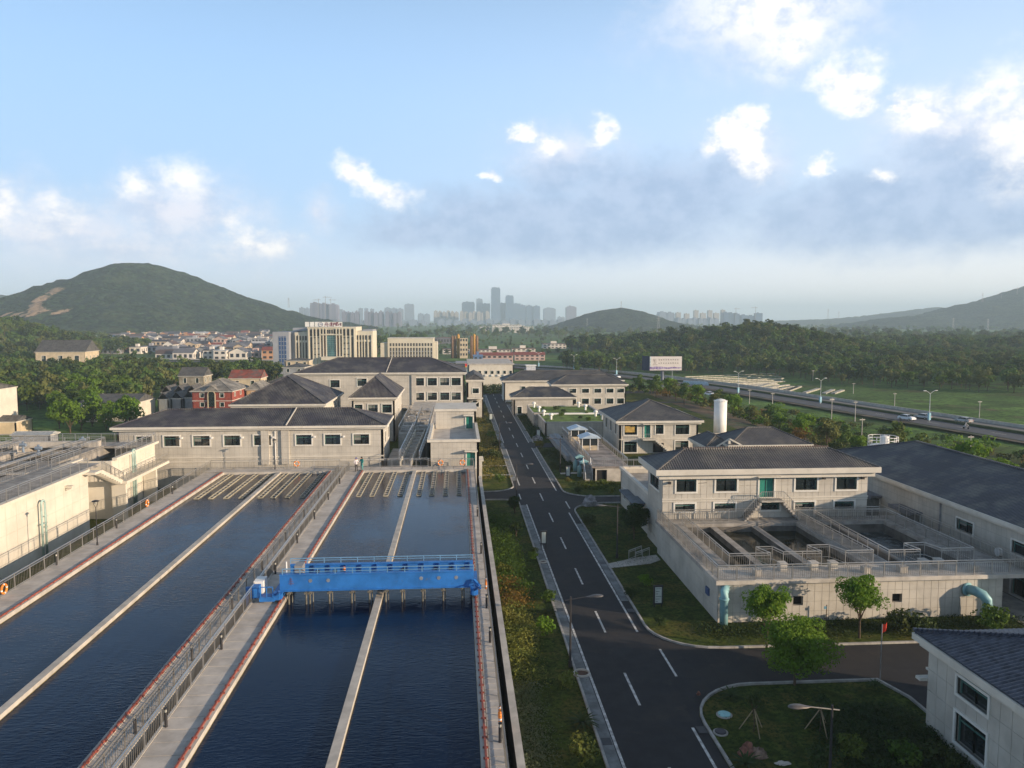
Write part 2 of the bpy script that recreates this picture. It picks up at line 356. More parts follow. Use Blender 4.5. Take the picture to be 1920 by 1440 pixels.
def dup(root, loc, rz=0.0, label=None, sc=None):
    r = root.copy(); COL.objects.link(r); r.location = loc; r.rotation_euler = (0, 0, rz)
    if sc: r.scale = (sc, sc, sc)
    if label: r['label'] = label
    for ch in KIDS.get(root.name) or KIDS.setdefault(root.name, kids(root)):
        c = ch.copy(); COL.objects.link(c); c.parent = r
        for g in KIDS.get(ch.name) if ch.name in KIDS else KIDS.setdefault(ch.name, kids(ch)):
            d = g.copy(); COL.objects.link(d); d.parent = c
    return r
KIDS = {}
# facade in a vertical plane: origin o, horizontal direction d (unit, axis), outward normal n
def rects_minus(a0, a1, b0, b1, ops):
    xs = sorted({a0, a1, *[min(max(v, a0), a1) for q in ops for v in q[:2]]}); out = []
    for i in range(len(xs)-1):
        x0, x1 = xs[i], xs[i+1]
        if x1-x0 < 1e-4: continue
        blk = sorted([(max(q[2], b0), min(q[3], b1)) for q in ops if q[0] < x1-1e-4 and q[1] > x0+1e-4 and q[2] < b1 and q[3] > b0]); z = b0
        for c0, c1 in blk:
            if c0 > z+1e-4: out.append((x0, x1, z, c0))
            z = max(z, c1)
        if z < b1-1e-4: out.append((x0, x1, z, b1))
    return out
def fbox(mb, o, d, n, a0, a1, z0, z1, t0, t1):          # box on a facade: along a, up z, outwards t
    p0 = (o[0]+d[0]*a0+n[0]*t0, o[1]+d[1]*a0+n[1]*t0); p1 = (o[0]+d[0]*a1+n[0]*t1, o[1]+d[1]*a1+n[1]*t1)
    mb.box(min(p0[0], p1[0]), max(p0[0], p1[0]), min(p0[1], p1[1]), max(p0[1], p1[1]), o[2]+z0, o[2]+z1)
PANELME = {}
def facade(root, o, d, n, L, Hh, ops=(), wm=None, panel=None, pm=None, frame=.16, cap=300, fm=None, mull=1, thick=.3, kindname='wall', base=0.0):
    """wall part with real openings, framed windows (> pane) / doors, and cladding panels as parts"""
    wm = wm or STONE; mb = MB(); used = 0
    for a0, a1, z0, z1 in rects_minus(0, L, base, Hh, [q[:4] for q in ops]): fbox(mb, o, d, n, a0, a1, z0, z1, -thick, 0)
    mb.build(kindname, (BACKW if wm is WHITE else BACK) if panel else wm, root)
    for q in ops:
        a0, a1, z0, z1 = q[:4]; kind = q[4] if len(q) > 4 else 'w'
        if kind == 'v':
            b = MB(); fbox(b, o, d, n, a0, a1, z0, z1, -thick-.05, -thick); b.build('recess', DARKV, root); continue
        b = MB(); fr = frame
        fbox(b, o, d, n, a0-fr, a1+fr, z0-fr, z0, -.1, .09); fbox(b, o, d, n, a0-fr, a1+fr, z1, z1+fr, -.1, .09)
        fbox(b, o, d, n, a0-fr, a0, z0, z1, -.1, .09); fbox(b, o, d, n, a1, a1+fr, z0, z1, -.1, .09)
        w = b.build('window' if kind != 'd' else 'door', fm or WINF, root)
        g = MB(); fbox(g, o, d, n, a0, a1, z0, z1, -.24, -.2); g.build('pane' if kind != 'd' else 'door_leaf', GLASS if kind != 'd' else GREEN, w)
        s = MB(); t = .035
        if kind == 'w':
            for k in range(mull+1 if mull else 0):
                x = a0+(a1-a0)*(k+1)/(mull+2) if mull > 1 else a0+(a1-a0)*.5
                fbox(s, o, d, n, x-t, x+t, z0, z1, -.2, -.15)
            fbox(s, o, d, n, a0, a1, z0+(z1-z0)*.72-t, z0+(z1-z0)*.72+t, -.2, -.148)
            fbox(s, o, d, n, a0, a0+2*t, z0, z1, -.2, -.146); fbox(s, o, d, n, a1-2*t, a1, z0, z1, -.2, -.146)
            s.build('mullion', ALU, w)
            if random.random() < .3:
                bl = MB(); fbox(bl, o, d, n, a0+.08, a0+(a1-a0)*random.choice((.5, .5, .93)), z1-(z1-z0)*random.uniform(.3, .7), z1-.05, -.199, -.19); bl.build('blind', BLIND, w)
        elif kind == 'd':
            fbox(s, o, d, n, (a0+a1)/2-.02, (a0+a1)/2+.02, z0, z1, -.2, -.16); s.build('door_seam', DARK, w)
    if panel:
        pw, ph = panel; na = max(1, round(L/pw)); nz = max(1, round((Hh-base)/ph)); pa = L/na; pz = (Hh-base)/nz; J = .013; rest = MB()
        opx = [(q[0]-(frame if (len(q) < 5 or q[4] != 'v') else 0), q[1]+(frame if (len(q) < 5 or q[4] != 'v') else 0), q[2]-frame, q[3]+(frame if (len(q) < 5 or q[4] != 'v') else 0)) for q in ops]
        for j in range(nz):
            for i in range(na):
                a0, a1, z0, z1 = i*pa+J, (i+1)*pa-J, base+j*pz+J, base+(j+1)*pz-J
                rs = rects_minus(a0, a1, z0, z1, opx)
                if not rs: continue
                t = .022
                if used >= cap:
                    for r_ in rs: fbox(rest, o, d, n, *r_, 0, t)
                    continue
                used += 1
                full = len(rs) == 1 and abs(rs[0][0]-a0) < 1e-4 and abs(rs[0][1]-a1) < 1e-4 and abs(rs[0][2]-z0) < 1e-4 and abs(rs[0][3]-z1) < 1e-4
                if full:
                    key = (round(pa, 3), round(pz, 3), tuple(d), tuple(n), (pm or STONEP).name)
                    if key not in PANELME:
                        b = MB(); fbox(b, (0, 0, 0), d, n, 0, a1-a0, 0, z1-z0, 0, t); PANELME[key] = b.mesh('panel', pm or STONEP)
                    inst('panel', PANELME[key], (o[0]+d[0]*a0, o[1]+d[1]*a0, o[2]+z0), root)
                else:
                    b = MB()
                    for r_ in rs: fbox(b, o, d, n, *r_, 0, t)
                    b.build('panel', pm or STONEP, root)
        if rest.v: tag(rest.build('panels', pm or STONEP, root), kind='stuff')
def hip_roof(root, x0, x1, y0, y1, z, rise, m, ov=.6, band=.55, step=True, ridgecap=True, fm=None, gable=False):
    """cornice of two steps, hip roof slopes, ridge and hip caps"""
    fm = fm or FASCIA; X0, X1, Y0, Y1 = x0-ov, x1+ov, y0-ov, y1+ov
    b = MB(); b.box(X0, X1, Y0, Y1, z-band*.55, z-.003)
    b.box(x0-ov*.55, x1+ov*.55, y0-ov*.55, y1+ov*.55, z-band, z-band*.55-.003)
    b.build('cornice', fm, root)
    w = X1-X0; dd = Y1-Y0; r = MB(); ins = .12
    X0 += ins; X1 -= ins; Y0 += ins; Y1 -= ins
    if w >= dd:
        h = 0 if gable else (Y1-Y0)/2; A = (X0+h, (Y0+Y1)/2, z+rise); B = (X1-h, (Y0+Y1)/2, z+rise)
        r.quad((X0, Y0, z), (X1, Y0, z), B, A).quad((X1, Y1, z), (X0, Y1, z), A, B).quad((X1, Y0, z), (X1, Y1, z), B).quad((X0, Y1, z), (X0, Y0, z), A)
    else:
        h = 0 if gable else (X1-X0)/2; A = ((X0+X1)/2, Y0+h, z+rise); B = ((X0+X1)/2, Y1-h, z+rise)
        r.quad((X0, Y0, z), (X1, Y0, z), A).quad((X1, Y1, z), (X0, Y1, z), B).quad((X1, Y0, z), (X1, Y1, z), B, A).quad((X0, Y1, z), (X0, Y0, z), A, B)
    rf = r.build('roof', m, root)
    if ridgecap:
        c = MB(); c.bar(A, B, .26, .16)
        ca = [(X0, Y0, z), (X0, Y1, z), (X1, Y0, z), (X1, Y1, z)]
        for q in ca:
            e = A if (Vector(q)-Vector(A)).length < (Vector(q)-Vector(B)).length else B
            c.bar(q, e, .22, .13)
        c.build('ridge_cap', m, rf)
    return rf, A, B
def shell(root, x0, x1, y0, y1, z0, z1, wm, front=(), left=(), right=(), back=(), **kw):
    """four facades; openings given as (a0,a1,z0,z1[,kind]) measured from each facade's left end seen from outside"""
    facade(root, (x0, y0, z0), (1, 0), (0, -1), x1-x0, z1-z0, front, wm, **kw)
    facade(root, (x0, y1, z0), (0, -1), (-1, 0), y1-y0, z1-z0, left, wm, **kw)
    facade(root, (x1, y0, z0), (0, 1), (1, 0), y1-y0, z1-z0, right, wm, **{k: v for k, v in kw.items() if k != 'panel'})
    facade(root, (x1, y1, z0), (-1, 0), (0, 1), x1-x0, z1-z0, back, wm, **{k: v for k, v in kw.items() if k != 'panel'})
POSTME = {}
def railing(pts, label, h=1.1, sp=1.5, bal=.16, m=None, name='railing', group=None, r=.028, posts=True, mid=False, cat='railing'):
    m = m or STEEL; root = thing(name, label, cat, pts[0], group); rail = MB(); bb = MB(); allp = []
    for a, b in zip(pts[:-1], pts[1:]):
        a = Vector(a); b = Vector(b); L = (b-a).length; n = max(1, round(L/sp)); up = Vector((0, 0, h))
        rail.bar(a+up, b+up, r*2.4, r*2.0); rail.bar(a+Vector((0, 0, .13)), b+Vector((0, 0, .13)), r*1.3)
        if mid or not bal:
            rail.bar(a+up*.55, b+up*.55, r*1.2)
        rail.bar(a+up*.84, b+up*.84, r*1.3)
        for i in range(n+1): allp.append(a.lerp(b, i/n))
        if bal:
            k = int(L/bal)
            for i in range(1, k):
                p = a.lerp(b, i/k); bb.bar(p+Vector((0, 0, .13)), p+up*.84, .018)
    rail.build('handrail', m, root)
    if bb.v: tag(bb.build('balusters', STEELD, root), kind='stuff')
    seen = []
    for p in allp:
        if any((p-q).length < .1 for q in seen): continue
        seen.append(p)
    key = (h, m.name)
    if key not in POSTME: POSTME[key] = MB().box(-r, r, -r, r, 0, h).mesh('post', m)
    for p in seen[:300]: inst('post', POSTME[key], p, root)
    return root
# ------------------------------------------------------------------ foliage
def np_mesh(name, V, Fq, mats, mi=None, smooth=False):
    me = bpy.data.meshes.new(name); nv = len(V); nf = len(Fq)
    me.vertices.add(nv); me.vertices.foreach_set('co', np.asarray(V, 'f').ravel())
    k = Fq.shape[1]; me.loops.add(nf*k); me.loops.foreach_set('vertex_index', Fq.astype('i').ravel())
    me.polygons.add(nf); me.polygons.foreach_set('loop_start', np.arange(0, nf*k, k, dtype='i')); me.polygons.foreach_set('loop_total', np.full(nf, k, 'i'))
    if mi is not None: me.polygons.foreach_set('material_index', mi.astype('i'))
    for m in mats: me.materials.append(m)
    if smooth: me.polygons.foreach_set('use_smooth', np.ones(nf, bool))
    me.update(calc_edges=True); return me
def leaves(C, N, S, rng):
    """quads at centres C, facing N, size S"""
    n = len(C); N = N/np.linalg.norm(N, axis=1, keepdims=True); R = rng.normal(size=(n, 3)); A = np.cross(N, R); A /= np.linalg.norm(A, axis=1, keepdims=True)+1e-9; B = np.cross(N, A)
    S = S[:, None]; a = A*S*.5; b = B*S*.36
    V = np.stack([C-a, C-b*.9+a*.1, C+a, C+b+a*.1], 1).reshape(-1, 3)
    return V, np.arange(4*n).reshape(n, 4)
def crown_pts(rng, nl, n, rx, rz, cz, lobe=.45, flat=0.0):
    """leaf centres and normals on the surface of many lobes spread through an ellipsoid"""
    d = rng.normal(size=(nl, 3)); d /= np.linalg.norm(d, axis=1, keepdims=True); rr = rng.uniform(.2, .82, (nl, 1))
    L = d*rr*np.array([rx, rx, rz]); L[:, 2] += cz; lr = rng.uniform(.6, 1.1, nl)*lobe*rx
    idx = rng.integers(0, nl, n); q = rng.normal(size=(n, 3)); q /= np.linalg.norm(q, axis=1, keepdims=True)
    q[:, 2] = np.where(rng.random(n) < .3, np.abs(q[:, 2]), q[:, 2])
    C = L[idx]+q*lr[idx][:, None]*rng.uniform(.72, 1.08, (n, 1))*np.array([1, 1, .8 if rz >= rx*.7 else .6])
    N = q+rng.normal(size=(n, 3))*.55
    return C, N
def tree_mesh(name, seed, h, rx, trunk_h, leafmat, n=700, ls=.5, nl=16, lobe=.42, rz=None, limbs=5, r0=.13):
    rng = np.random.default_rng(seed); rz = rz or (h-trunk_h)/2*1.05; cz = h-rz*.98
    C, N = crown_pts(rng, nl, n, rx, rz*.8, cz, lobe); S = rng.uniform(.7, 1.3, n)*ls; V, Q = leaves(C, N, S, rng)
    crown = np_mesh(name+'_crown', V, Q, [leafmat])
    b = MB(); top = (rng.normal()*.1, rng.normal()*.1, cz*.95); b.tube([(0, 0, -.3), (.03, 0, trunk_h*.5), (top[0]*.5, top[1]*.5, trunk_h), top], [r0, r0*.85, r0*.7, r0*.25], 7)
    for k in range(limbs):
        a = k*2.4+seed; q = (math.cos(a)*rx*.6, math.sin(a)*rx*.6, cz+rz*(.25*math.sin(k*1.7)))
        b.tube([(0, 0, trunk_h*(.85+.1*(k % 3))), (q[0]*.5, q[1]*.5, (trunk_h+q[2])*.52), q], [r0*.5, r0*.35, r0*.1], 5)
    return crown, b.mesh(name+'_trunk', BARK)
def joined_tree(name, cm, tm):                                   # one mesh, for far copies and the woods
    cv = np.empty(len(cm.vertices)*3, 'f'); cm.vertices.foreach_get('co', cv); V = cv.reshape(-1, 3); nq = len(cm.polygons)
    me = bpy.data.meshes.new(name); tv = [tuple(v.co) for v in tm.vertices]; tf = [tuple(p.vertices) for p in tm.polygons]
    me.from_pydata(V.tolist()+tv, [], [tuple(range(4*i, 4*i+4)) for i in range(nq)]+[tuple(i+len(V) for i in f) for f in tf])
    me.materials.append(cm.materials[0]); me.materials.append(BARK); me.polygons.foreach_set('material_index', [0]*nq+[1]*len(tf)); me.update(); return me
def put_tree(x, y, z, cm, tm, label, name='tree', group=None, sc=1.0, rz=None, cat='tree'):
    r = thing(name, label, cat, (x, y, z), group); s = sc if isinstance(sc, tuple) else (sc, sc, sc); a = random.random()*6.28 if rz is None else rz
    for nm, me in (('trunk', tm), ('crown', cm)):
        o = inst(nm, me, (x, y, z), r, a); o.scale = s
    return r
def shrub_mesh(name, seed, r, h, leafmat, n=260, ls=.14, nl=9):
    rng = np.random.default_rng(seed); C, N = crown_pts(rng, nl, n, r, h*.5, h*.52, .5)
    C[:, 2] = np.maximum(C[:, 2], .04); V, Q = leaves(C, N, rng.uniform(.7, 1.3, n)*ls, rng); return np_mesh(name, V, Q, [leafmat])
def fill_clumps(name, pts, leafmat, n_each, size, h, rng, label, cat='ground cover', spread=1.0):
    """low planting as one mass: leaf quads over a bed"""
    Cs = []; Ns = []
    for x, y in pts:
        c = rng.normal(size=(n_each, 3))*np.array([spread*.5, spread*.5, 0]); c[:, 2] = rng.uniform(.03, 1, n_each)*h*np.exp(-(c[:, 0]**2+c[:, 1]**2)/(spread**2)); c += np.array([x, y, 0]); Cs.append(c); Ns.append(rng.normal(size=(n_each, 3))*.6+np.array([0, 0, 1.0]))
    C = np.concatenate(Cs); N = np.concatenate(Ns); V, Q = leaves(C, N, rng.uniform(.6, 1.4, len(C))*size, rng)
    o = bpy.data.objects.new(name, np_mesh(name, V, Q, [leafmat])); COL.objects.link(o); return tag(o, label, cat, kind='stuff')
_GN = {}
def scatter_stuff(name, pts, sources, smin, smax, label, cat='trees'):
    me = bpy.data.meshes.new(name); me.from_pydata([tuple(p) for p in pts], [], []); o = bpy.data.objects.new(name, me); COL.objects.link(o)
    g = bpy.data.node_groups.new(name, 'GeometryNodeTree'); g.interface.new_socket('Geometry', in_out='INPUT', socket_type='NodeSocketGeometry'); g.interface.new_socket('Geometry', in_out='OUTPUT', socket_type='NodeSocketGeometry')
    N = g.nodes; L = g.links; gi = N.new('NodeGroupInput'); go = N.new('NodeGroupOutput'); ip = N.new('GeometryNodeInstanceOnPoints'); jn = N.new('GeometryNodeJoinGeometry')
    for s in sources:
        oi = N.new('GeometryNodeObjectInfo'); oi.inputs['Object'].default_value = s; oi.inputs['As Instance'].default_value = True; oi.transform_space = 'ORIGINAL'; L.new(oi.outputs['Geometry'], jn.inputs[0])
    L.new(gi.outputs[0], ip.inputs['Points']); L.new(jn.outputs[0], ip.inputs['Instance']); ip.inputs['Pick Instance'].default_value = True
    rv = N.new('FunctionNodeRandomValue'); rv.data_type = 'FLOAT_VECTOR'; rv.inputs[0].default_value = (0, 0, 0); rv.inputs[1].default_value = (.12, .12, 6.28); L.new(rv.outputs[0], ip.inputs['Rotation'])
    rs = N.new('FunctionNodeRandomValue'); rs.data_type = 'FLOAT'; rs.inputs[2].default_value = smin; rs.inputs[3].default_value = smax; rs.inputs['Seed'].default_value = 5; L.new(rs.outputs[1], ip.inputs['Scale'])
    L.new(ip.outputs[0], go.inputs[0]); md = o.modifiers.new('scatter', 'NODES'); md.node_group = g
    return tag(o, label, cat, kind='stuff')
# ------------------------------------------------------------------ terrain
def sstep(x): x = min(1, max(0, x)); return x*x*(3-2*x)
def rdist(x, y, x0, x1, y0, y1):
    dx = max(x0-x, 0, x-x1); dy = max(y0-y, 0, y-y1); return math.hypot(dx, dy)
WOODHILL = [(218, 560, 62, 90, 19)]
LEFTHILL = [(-370, 650, 55, 70, 17), (-460, 650, 75, 90, 15)]
def gz(x, y):
    d = min(rdist(x, y, -85, 66, -80, 118), rdist(x, y, -46, 58, 100, 236)); z = -6.0*sstep(d/26)-.02
    for cx, cy, sx, sy, h in WOODHILL+LEFTHILL:
        q = ((x-cx)/sx)**2+((y-cy)/sy)**2
        if q < 9: z += h*math.exp(-q)
    if z < -5: z += noise.noise(Vector((x*.02, y*.02, 0)))*1.0*sstep((math.hypot(x, y)-300)/200)
    return z
def terrain():
    xs = sorted(set([-12000, -7000, -4000, -2500, -1700, -1200, -900]+list(range(-700, -120, 20))+list(range(-120, 180, 4))+list(range(180, 720, 20))+[900, 1200, 1700, 2500, 4000, 7000, 12000]))
    ys = sorted(set([-6000, -1500, -400, -120]+list(range(-90, 260, 4))+list(range(260, 820, 14))+[900, 1000, 1200, 1500, 2000, 3000, 4500, 7000, 12000]))
    V = np.array([(x, y, gz(x, y)) for y in ys for x in xs]); nx = len(xs); Q = np.array([(j*nx+i, j*nx+i+1, (j+1)*nx+i+1, (j+1)*nx+i) for j in range(len(ys)-1) for i in range(nx-1)])
    cx = V[Q].mean(1); ins = (cx[:, 0] > -82) & (cx[:, 0] < 62) & (cx[:, 1] > -90) & (cx[:, 1] < 116) | (cx[:, 0] > -46) & (cx[:, 0] < 58) & (cx[:, 1] > 100) & (cx[:, 1] < 234)
    sl = (~ins) & (cx[:, 2] > -5.9) & (cx[:, 0] > 50) & (cx[:, 1] < 300)
    me = np_mesh('ground', V, Q, [FIELD, LAWN, mat('brown_slope_soil', (.13, .085, .05), .95, .3, .3, fn=soilslope, bump=.8)], np.where(ins, 1, np.where(sl, 2, 0)), True)
    o = bpy.data.objects.new('ground', me); COL.objects.link(o); tag(o, kind='structure')
terrain()
# ------------------------------------------------------------------ plant roads
def arc(cx, cy, r, a0, a1, n=8): return [(cx+r*math.cos(math.radians(a0+(a1-a0)*i/n)), cy+r*math.sin(math.radians(a0+(a1-a0)*i/n))) for i in range(n+1)]
def sheet(name, poly, z, m):
    b = MB(); b.quad(*[(p[0], p[1], z) for p in poly]); return struct(name, b, m)
RL, RR = 7.35, 13.2
sheet('plant_road', [(RL, -60), (RR, -60), (RR, 227), (RL, 227)], .012, ASPH)
sheet('road_end_junction', [(-6, 227), (60, 227), (60, 234), (-6, 234)], .012, ASPH)
# right branch between the pool and the lawn island, widening into the road at both corners
sheet('side_road', [(RR, 35.5)]+arc(17.6, 40.0, 4.4, 180, 90)+[(25.6, 44.4), (26.3, 42), (26.3, 39.2), (70, 39.2), (70, 49.3), (19.6, 49.3)]+arc(17.4, 53.6, 4.2, -90, -180, 8), .016, ASPH)
sheet('side_road', [(RR, 86.5)]+arc(17.2, 87, 4, 180, 90)+[(21.6, 91), (21.6, 94.2), (17.2, 94.2)]+arc(17.2, 98.2, 4, -90, -180), .016, ASPH)
sheet('side_road', [(RL, 101.5)]+arc(4.0, 101.2, 3.35, 0, -90)[0:]+[(2.75, 97.8), (2.75, 93.6), (5.4, 93.6)]+arc(5.4, 91.6, 1.95, 90, 0), .016, ASPH)
sheet('side_road', [(RR, 132), (24, 132), (24, 136.5), (RR, 136.5)], .016, ASPH)
sheet('side_road', [(RR, 200), (60, 200), (60, 203.5), (RR, 203.5)], .016, ASPH)
sheet('side_yard', [(40.6, -60), (43.9, -60), (43.9, 96), (40.6, 96)], .02, CONC)
# painted lines
def line(x0, x1, y0, y1): return MB().box(x0, x1, y0, y1, .016, .024)
mk = MB()
for a, b in ((-60, 90.8), (101.5, 131), (137, 226)): mk.box(7.98, 8.13, a, b, .0165, .0215)
for a, b in ((-60, 39.6), (52.6, 86.6), (98, 131.5), (137, 199), (204, 226)): mk.box(12.45, 12.6, a, b, .0165, .0215)
struct('edge_marking', mk, ROADW)
dk = MB(); y = 42.0
dashes = [(10.25, 42.2, 46.3), (10.25, 52.6, 56.6), (10.25, 62.6, 66.8)]+[(10.25, 72.6+i*10, 76.6+i*10) for i in range(16)]+[(10.25, 32, 36), (13.35, 45.6, 49.6), (12.9, 88.5, 92), (7.6, 93.5, 96.5)]
for x, a, b in dashes: dk.box(x-.075, x+.075, a, b, .0225, .0275)
struct('lane_marking', dk, ROADW)
# kerbs: individual kerb stones along the road edge, gutter strips beside them
KERB = mat('kerb_stone', (.40, .39, .37), .8, .2, 1.2, fn=f_stain(.4))
GUT = mat('gutter_concrete', (.20, .215, .22), .85, .25, 1.0, fn=f_stain(.4))
KN = [0]
def kerb(path, side, name='kerb'):
    """a bedding strip that carries the single kerb stones"""
    b = MB(); far = MB(); near = []
    for (x0, y0), (x1, y1) in zip(path[:-1], path[1:]):
        L = math.hypot(x1-x0, y1-y0); n = max(1, round(L/1.0)); nx, ny = -(y1-y0)/L*side, (x1-x0)/L*side
        for i in range(n):
            t0, t1 = i/n, (i+1)/n-.02/n
            p = [(x0+(x1-x0)*t0, y0+(y1-y0)*t0), (x0+(x1-x0)*t1, y0+(y1-y0)*t1)]
            def q4(w, e=0):
                q = [(p[0][0]+nx*e, p[0][1]+ny*e), (p[1][0]+nx*e, p[1][1]+ny*e), (p[1][0]+nx*w, p[1][1]+ny*w), (p[0][0]+nx*w, p[0][1]+ny*w)]
                return q[::-1] if side < 0 else q
            b.prism(q4(.12, .02), -.05, .09)
            if 28 < p[0][1] < 82 and KN[0] < 290: KN[0] += 1; near.append((q4(.14), .12+random.uniform(-.004, .004)))
            else: far.prism(q4(.14), -.04, .12)
    k = struct(name, b, CONCD)
    for q, z in near: m_ = MB(); m_.prism(q, -.04, z); m_.build('kerb_stone', KERB, k)
    if far.v: tag(far.build('kerb_stones', KERB, k), kind='stuff')
def gutter(x0, x1, y0, y1): s = MB(); s.box(x0, x1, y0, y1, -.05, .05); struct('gutter', s, GUT)
for a, b in ((-60, 91.5), (104.6, 227)): kerb([(7.3, a), (7.3, b)], 1); gutter(7.32, 7.92, a, b-1)
for a, b in ((-60, 35.5), (57.6, 82.6), (102.4, 131.8), (137, 199.8)): kerb([(13.26, a), (13.26, b)], -1); gutter(12.66, 13.24, a+(.5 if a < 0 else 1), b-1)
kerb([(13.26, 35.5)]+arc(17.6, 40.0, 4.36, 180, 90)+[(25.5, 44.36), (26.2, 42), (26.2, 39.4)], -1)
kerb([(13.26, 57.6)]+arc(17.4, 53.6, 4.16, -180, -90, 8)[0:]+[(70, 49.34)], 1)
kerb([(13.26, 82.6)]+arc(17.2, 87, 3.96, 180, 90)+[(21.6, 90.96)], -1)
kerb([(13.26, 102.4)]+arc(17.2, 98.2, 3.96, 180, 270)+[(21.6, 94.24)], 1)
kerb([(7.3, 91.5)]+arc(5.4, 91.6, 1.9, 0, 90)+[(2.8, 93.56)], 1)
kerb([(7.3, 104.6)]+arc(4.0, 101.2, 3.3, 0, -90)+[(2.8, 97.86)], -1)
b = MB()
for x, y in ((7.62, 38.5), (7.62, 57), (7.62, 68.5), (12.95, 39.3), (12.95, 56.5), (12.95, 68)): b.box(x-.26, x+.26, y-.35, y+.35, .03, .056)
tag(b.build('drain_grate', DARK), 'black drain grates set in the road gutters', 'drain grate', kind='stuff')
sheet('footpath', [(13.4, 66.6), (17.2, 67.6), (18.4, 68.6), (18.4, 70.2), (16.6, 69.6), (13.4, 67.9)], .03, CONCL)
sheet('footpath', [(14.5, 108.5), (19.3, 109.0), (19.3, 109.9), (14.5, 109.5)], .03, CONCL)
sheet('footpath', [(2.9, 115.2), (7.2, 115.2), (7.2, 116.1), (2.9, 116.1)], .03, CONCL)
sheet('footpath', [(2.8, 108.3), (7.2, 108.3), (7.2, 108.9), (2.8, 108.9)], .03, CONCL)
# ------------------------------------------------------------------ highway on the lower land
def offs(pts, d):
    out = []
    for i, p in enumerate(pts):
        a = Vector(pts[max(i-1, 0)]); b = Vector(pts[min(i+1, len(pts)-1)]); t = (b-a).normalized(); out.append((p[0]+t.y*d, p[1]-t.x*d))
    return out
HW = [(-330, 560), (-150, 520), (-40, 492), (20, 462), (55, 425), (79, 386), (95, 345), (108, 303), (117, 262), (126, 218), (136, 170), (146, 120), (160, 40), (172, -60)]
def smoothp(p, n=5):
    out = []
    for i in range(len(p)-1):
        p0, p1, p2, p3 = [Vector((*p[min(max(j, 0), len(p)-1)], 0)) for j in (i-1, i, i+1, i+2)]
        for k in range(n):
            t = k/n; q = .5*((2*p1)+(p2-p0)*t+(2*p0-5*p1+4*p2-p3)*t*t+(3*p1-p0-3*p2+p3)*t**3); out.append((q.x, q.y))
    return out+[p[-1]]
HWS = smoothp(HW)
def ribbon(name, d0, d1, z, m, zz=None):
    a = offs(HWS, d0); c = offs(HWS, d1); b = MB()
    for i in range(len(a)-1): b.quad((*a[i], z), (*a[i+1], z), (*c[i+1], z), (*c[i], z)) if d0 > d1 else b.quad((*a[i], z), (*c[i], z), (*c[i+1], z), (*a[i+1], z))
    return struct(name, b, m)
HASPH = mat('highway_asphalt', (.085, .085, .092), .8, .12, .2)
HCONC = mat('highway_concrete', (.20, .185, .165), .85, .12, .2)
ribbon('highway_shoulder', -11, 12, -5.45, mat('verge_soil', (.16, .12, .08), .95, .3, .2, fn=soilslope))
ribbon('highway', -8.6, -1.0, -5.38, HCONC)
ribbon('highway', 1.0, 9.6, -5.38, HASPH)
def wallrib(name, d, w, h, m):
    a = offs(HWS, d-w/2); c = offs(HWS, d+w/2); b = MB()
    for i in range(len(a)-1): b.prism([a[i], c[i], c[i+1], a[i+1]], -5.5, -5.4+h)
    return struct(name, b, m)
wallrib('median_hedge', 0, 1.1, .55, LEAFD)
wallrib('highway_parapet', -9.2, .3, .8, CONCL)
hm = MB()
a = offs(HWS, 5.3)
for i in range(0, len(a)-1):
    p = Vector(a[i]); q = Vector(a[i+1]); n = int((q-p).length/9)
    for k in range(n): u0 = p.lerp(q, k/n); u1 = p.lerp(q, (k+.42)/n); t = (u1-u0).normalized(); w = Vector((t.y, -t.x))*.1; hm.quad((*(u0-w), -5.372), (*(u0+w), -5.372), (*(u1+w), -5.372), (*(u1-w), -5.372))
struct('lane_marking', hm, ROADW)
# ------------------------------------------------------------------ hills
def hill(name, prof, Yc, depth, m, ampl, res, z0=-8, soil=False, seed=0):
    """prof: list of photo (u,v) of the ridge line; the hill stands with its ridge at distance Yc"""
    pts = sorted(PY(u, v, Yc) for u, v in prof); X = [p[0] for p in pts]; Z = [p[1]-z0 for p in pts]
    nx = int((X[-1]-X[0])/res); ny = int(2*depth/res*.8); V = []; S = []
    for j in range(ny+1):
        t = -1+2*j/ny
        for i in range(nx+1):
            x = X[0]+(X[-1]-X[0])*i/nx; zr = np.interp(x, X, Z); y = Yc+t*depth*(.55+.45*min(1, zr/max(Z)*1.3))
            f = math.cos(t*math.pi/2)**1.25 if t > 0 else (1-(-t)**1.5)**1.15
            gul = noise.noise(Vector((x*.006+seed, y*.004, seed)))*.22*abs(t)*2*(1-abs(t))
            z = z0+zr*max(0, f*(1+gul))+(noise.noise(Vector((x*.035, y*.035, seed)))*ampl+noise.noise(Vector((x*.13, y*.13, seed)))*ampl*.5)*min(1, f*4)*(.35 if abs(t) < .08 else 1)
            V.append((x, y, z))
            if soil:
                d = 0
                for (su, sv, r) in soil:
                    sx, sz = PY(su, sv, y); d = max(d, 1-math.hypot((x-sx)/r, (z-sz)/(r*.55)))
                S.append(max(0, d))
    Q = np.array([(j*(nx+1)+i, j*(nx+1)+i+1, (j+1)*(nx+1)+i+1, (j+1)*(nx+1)+i) for j in range(ny) for i in range(nx)])
    me = np_mesh(name, np.array(V), Q, [m], smooth=True)
    if soil:
        at = me.attributes.new('soil', 'FLOAT', 'POINT'); at.data.foreach_set('value', S)
    o = bpy.data.objects.new(name, me); COL.objects.link(o); return tag(o, kind='structure')
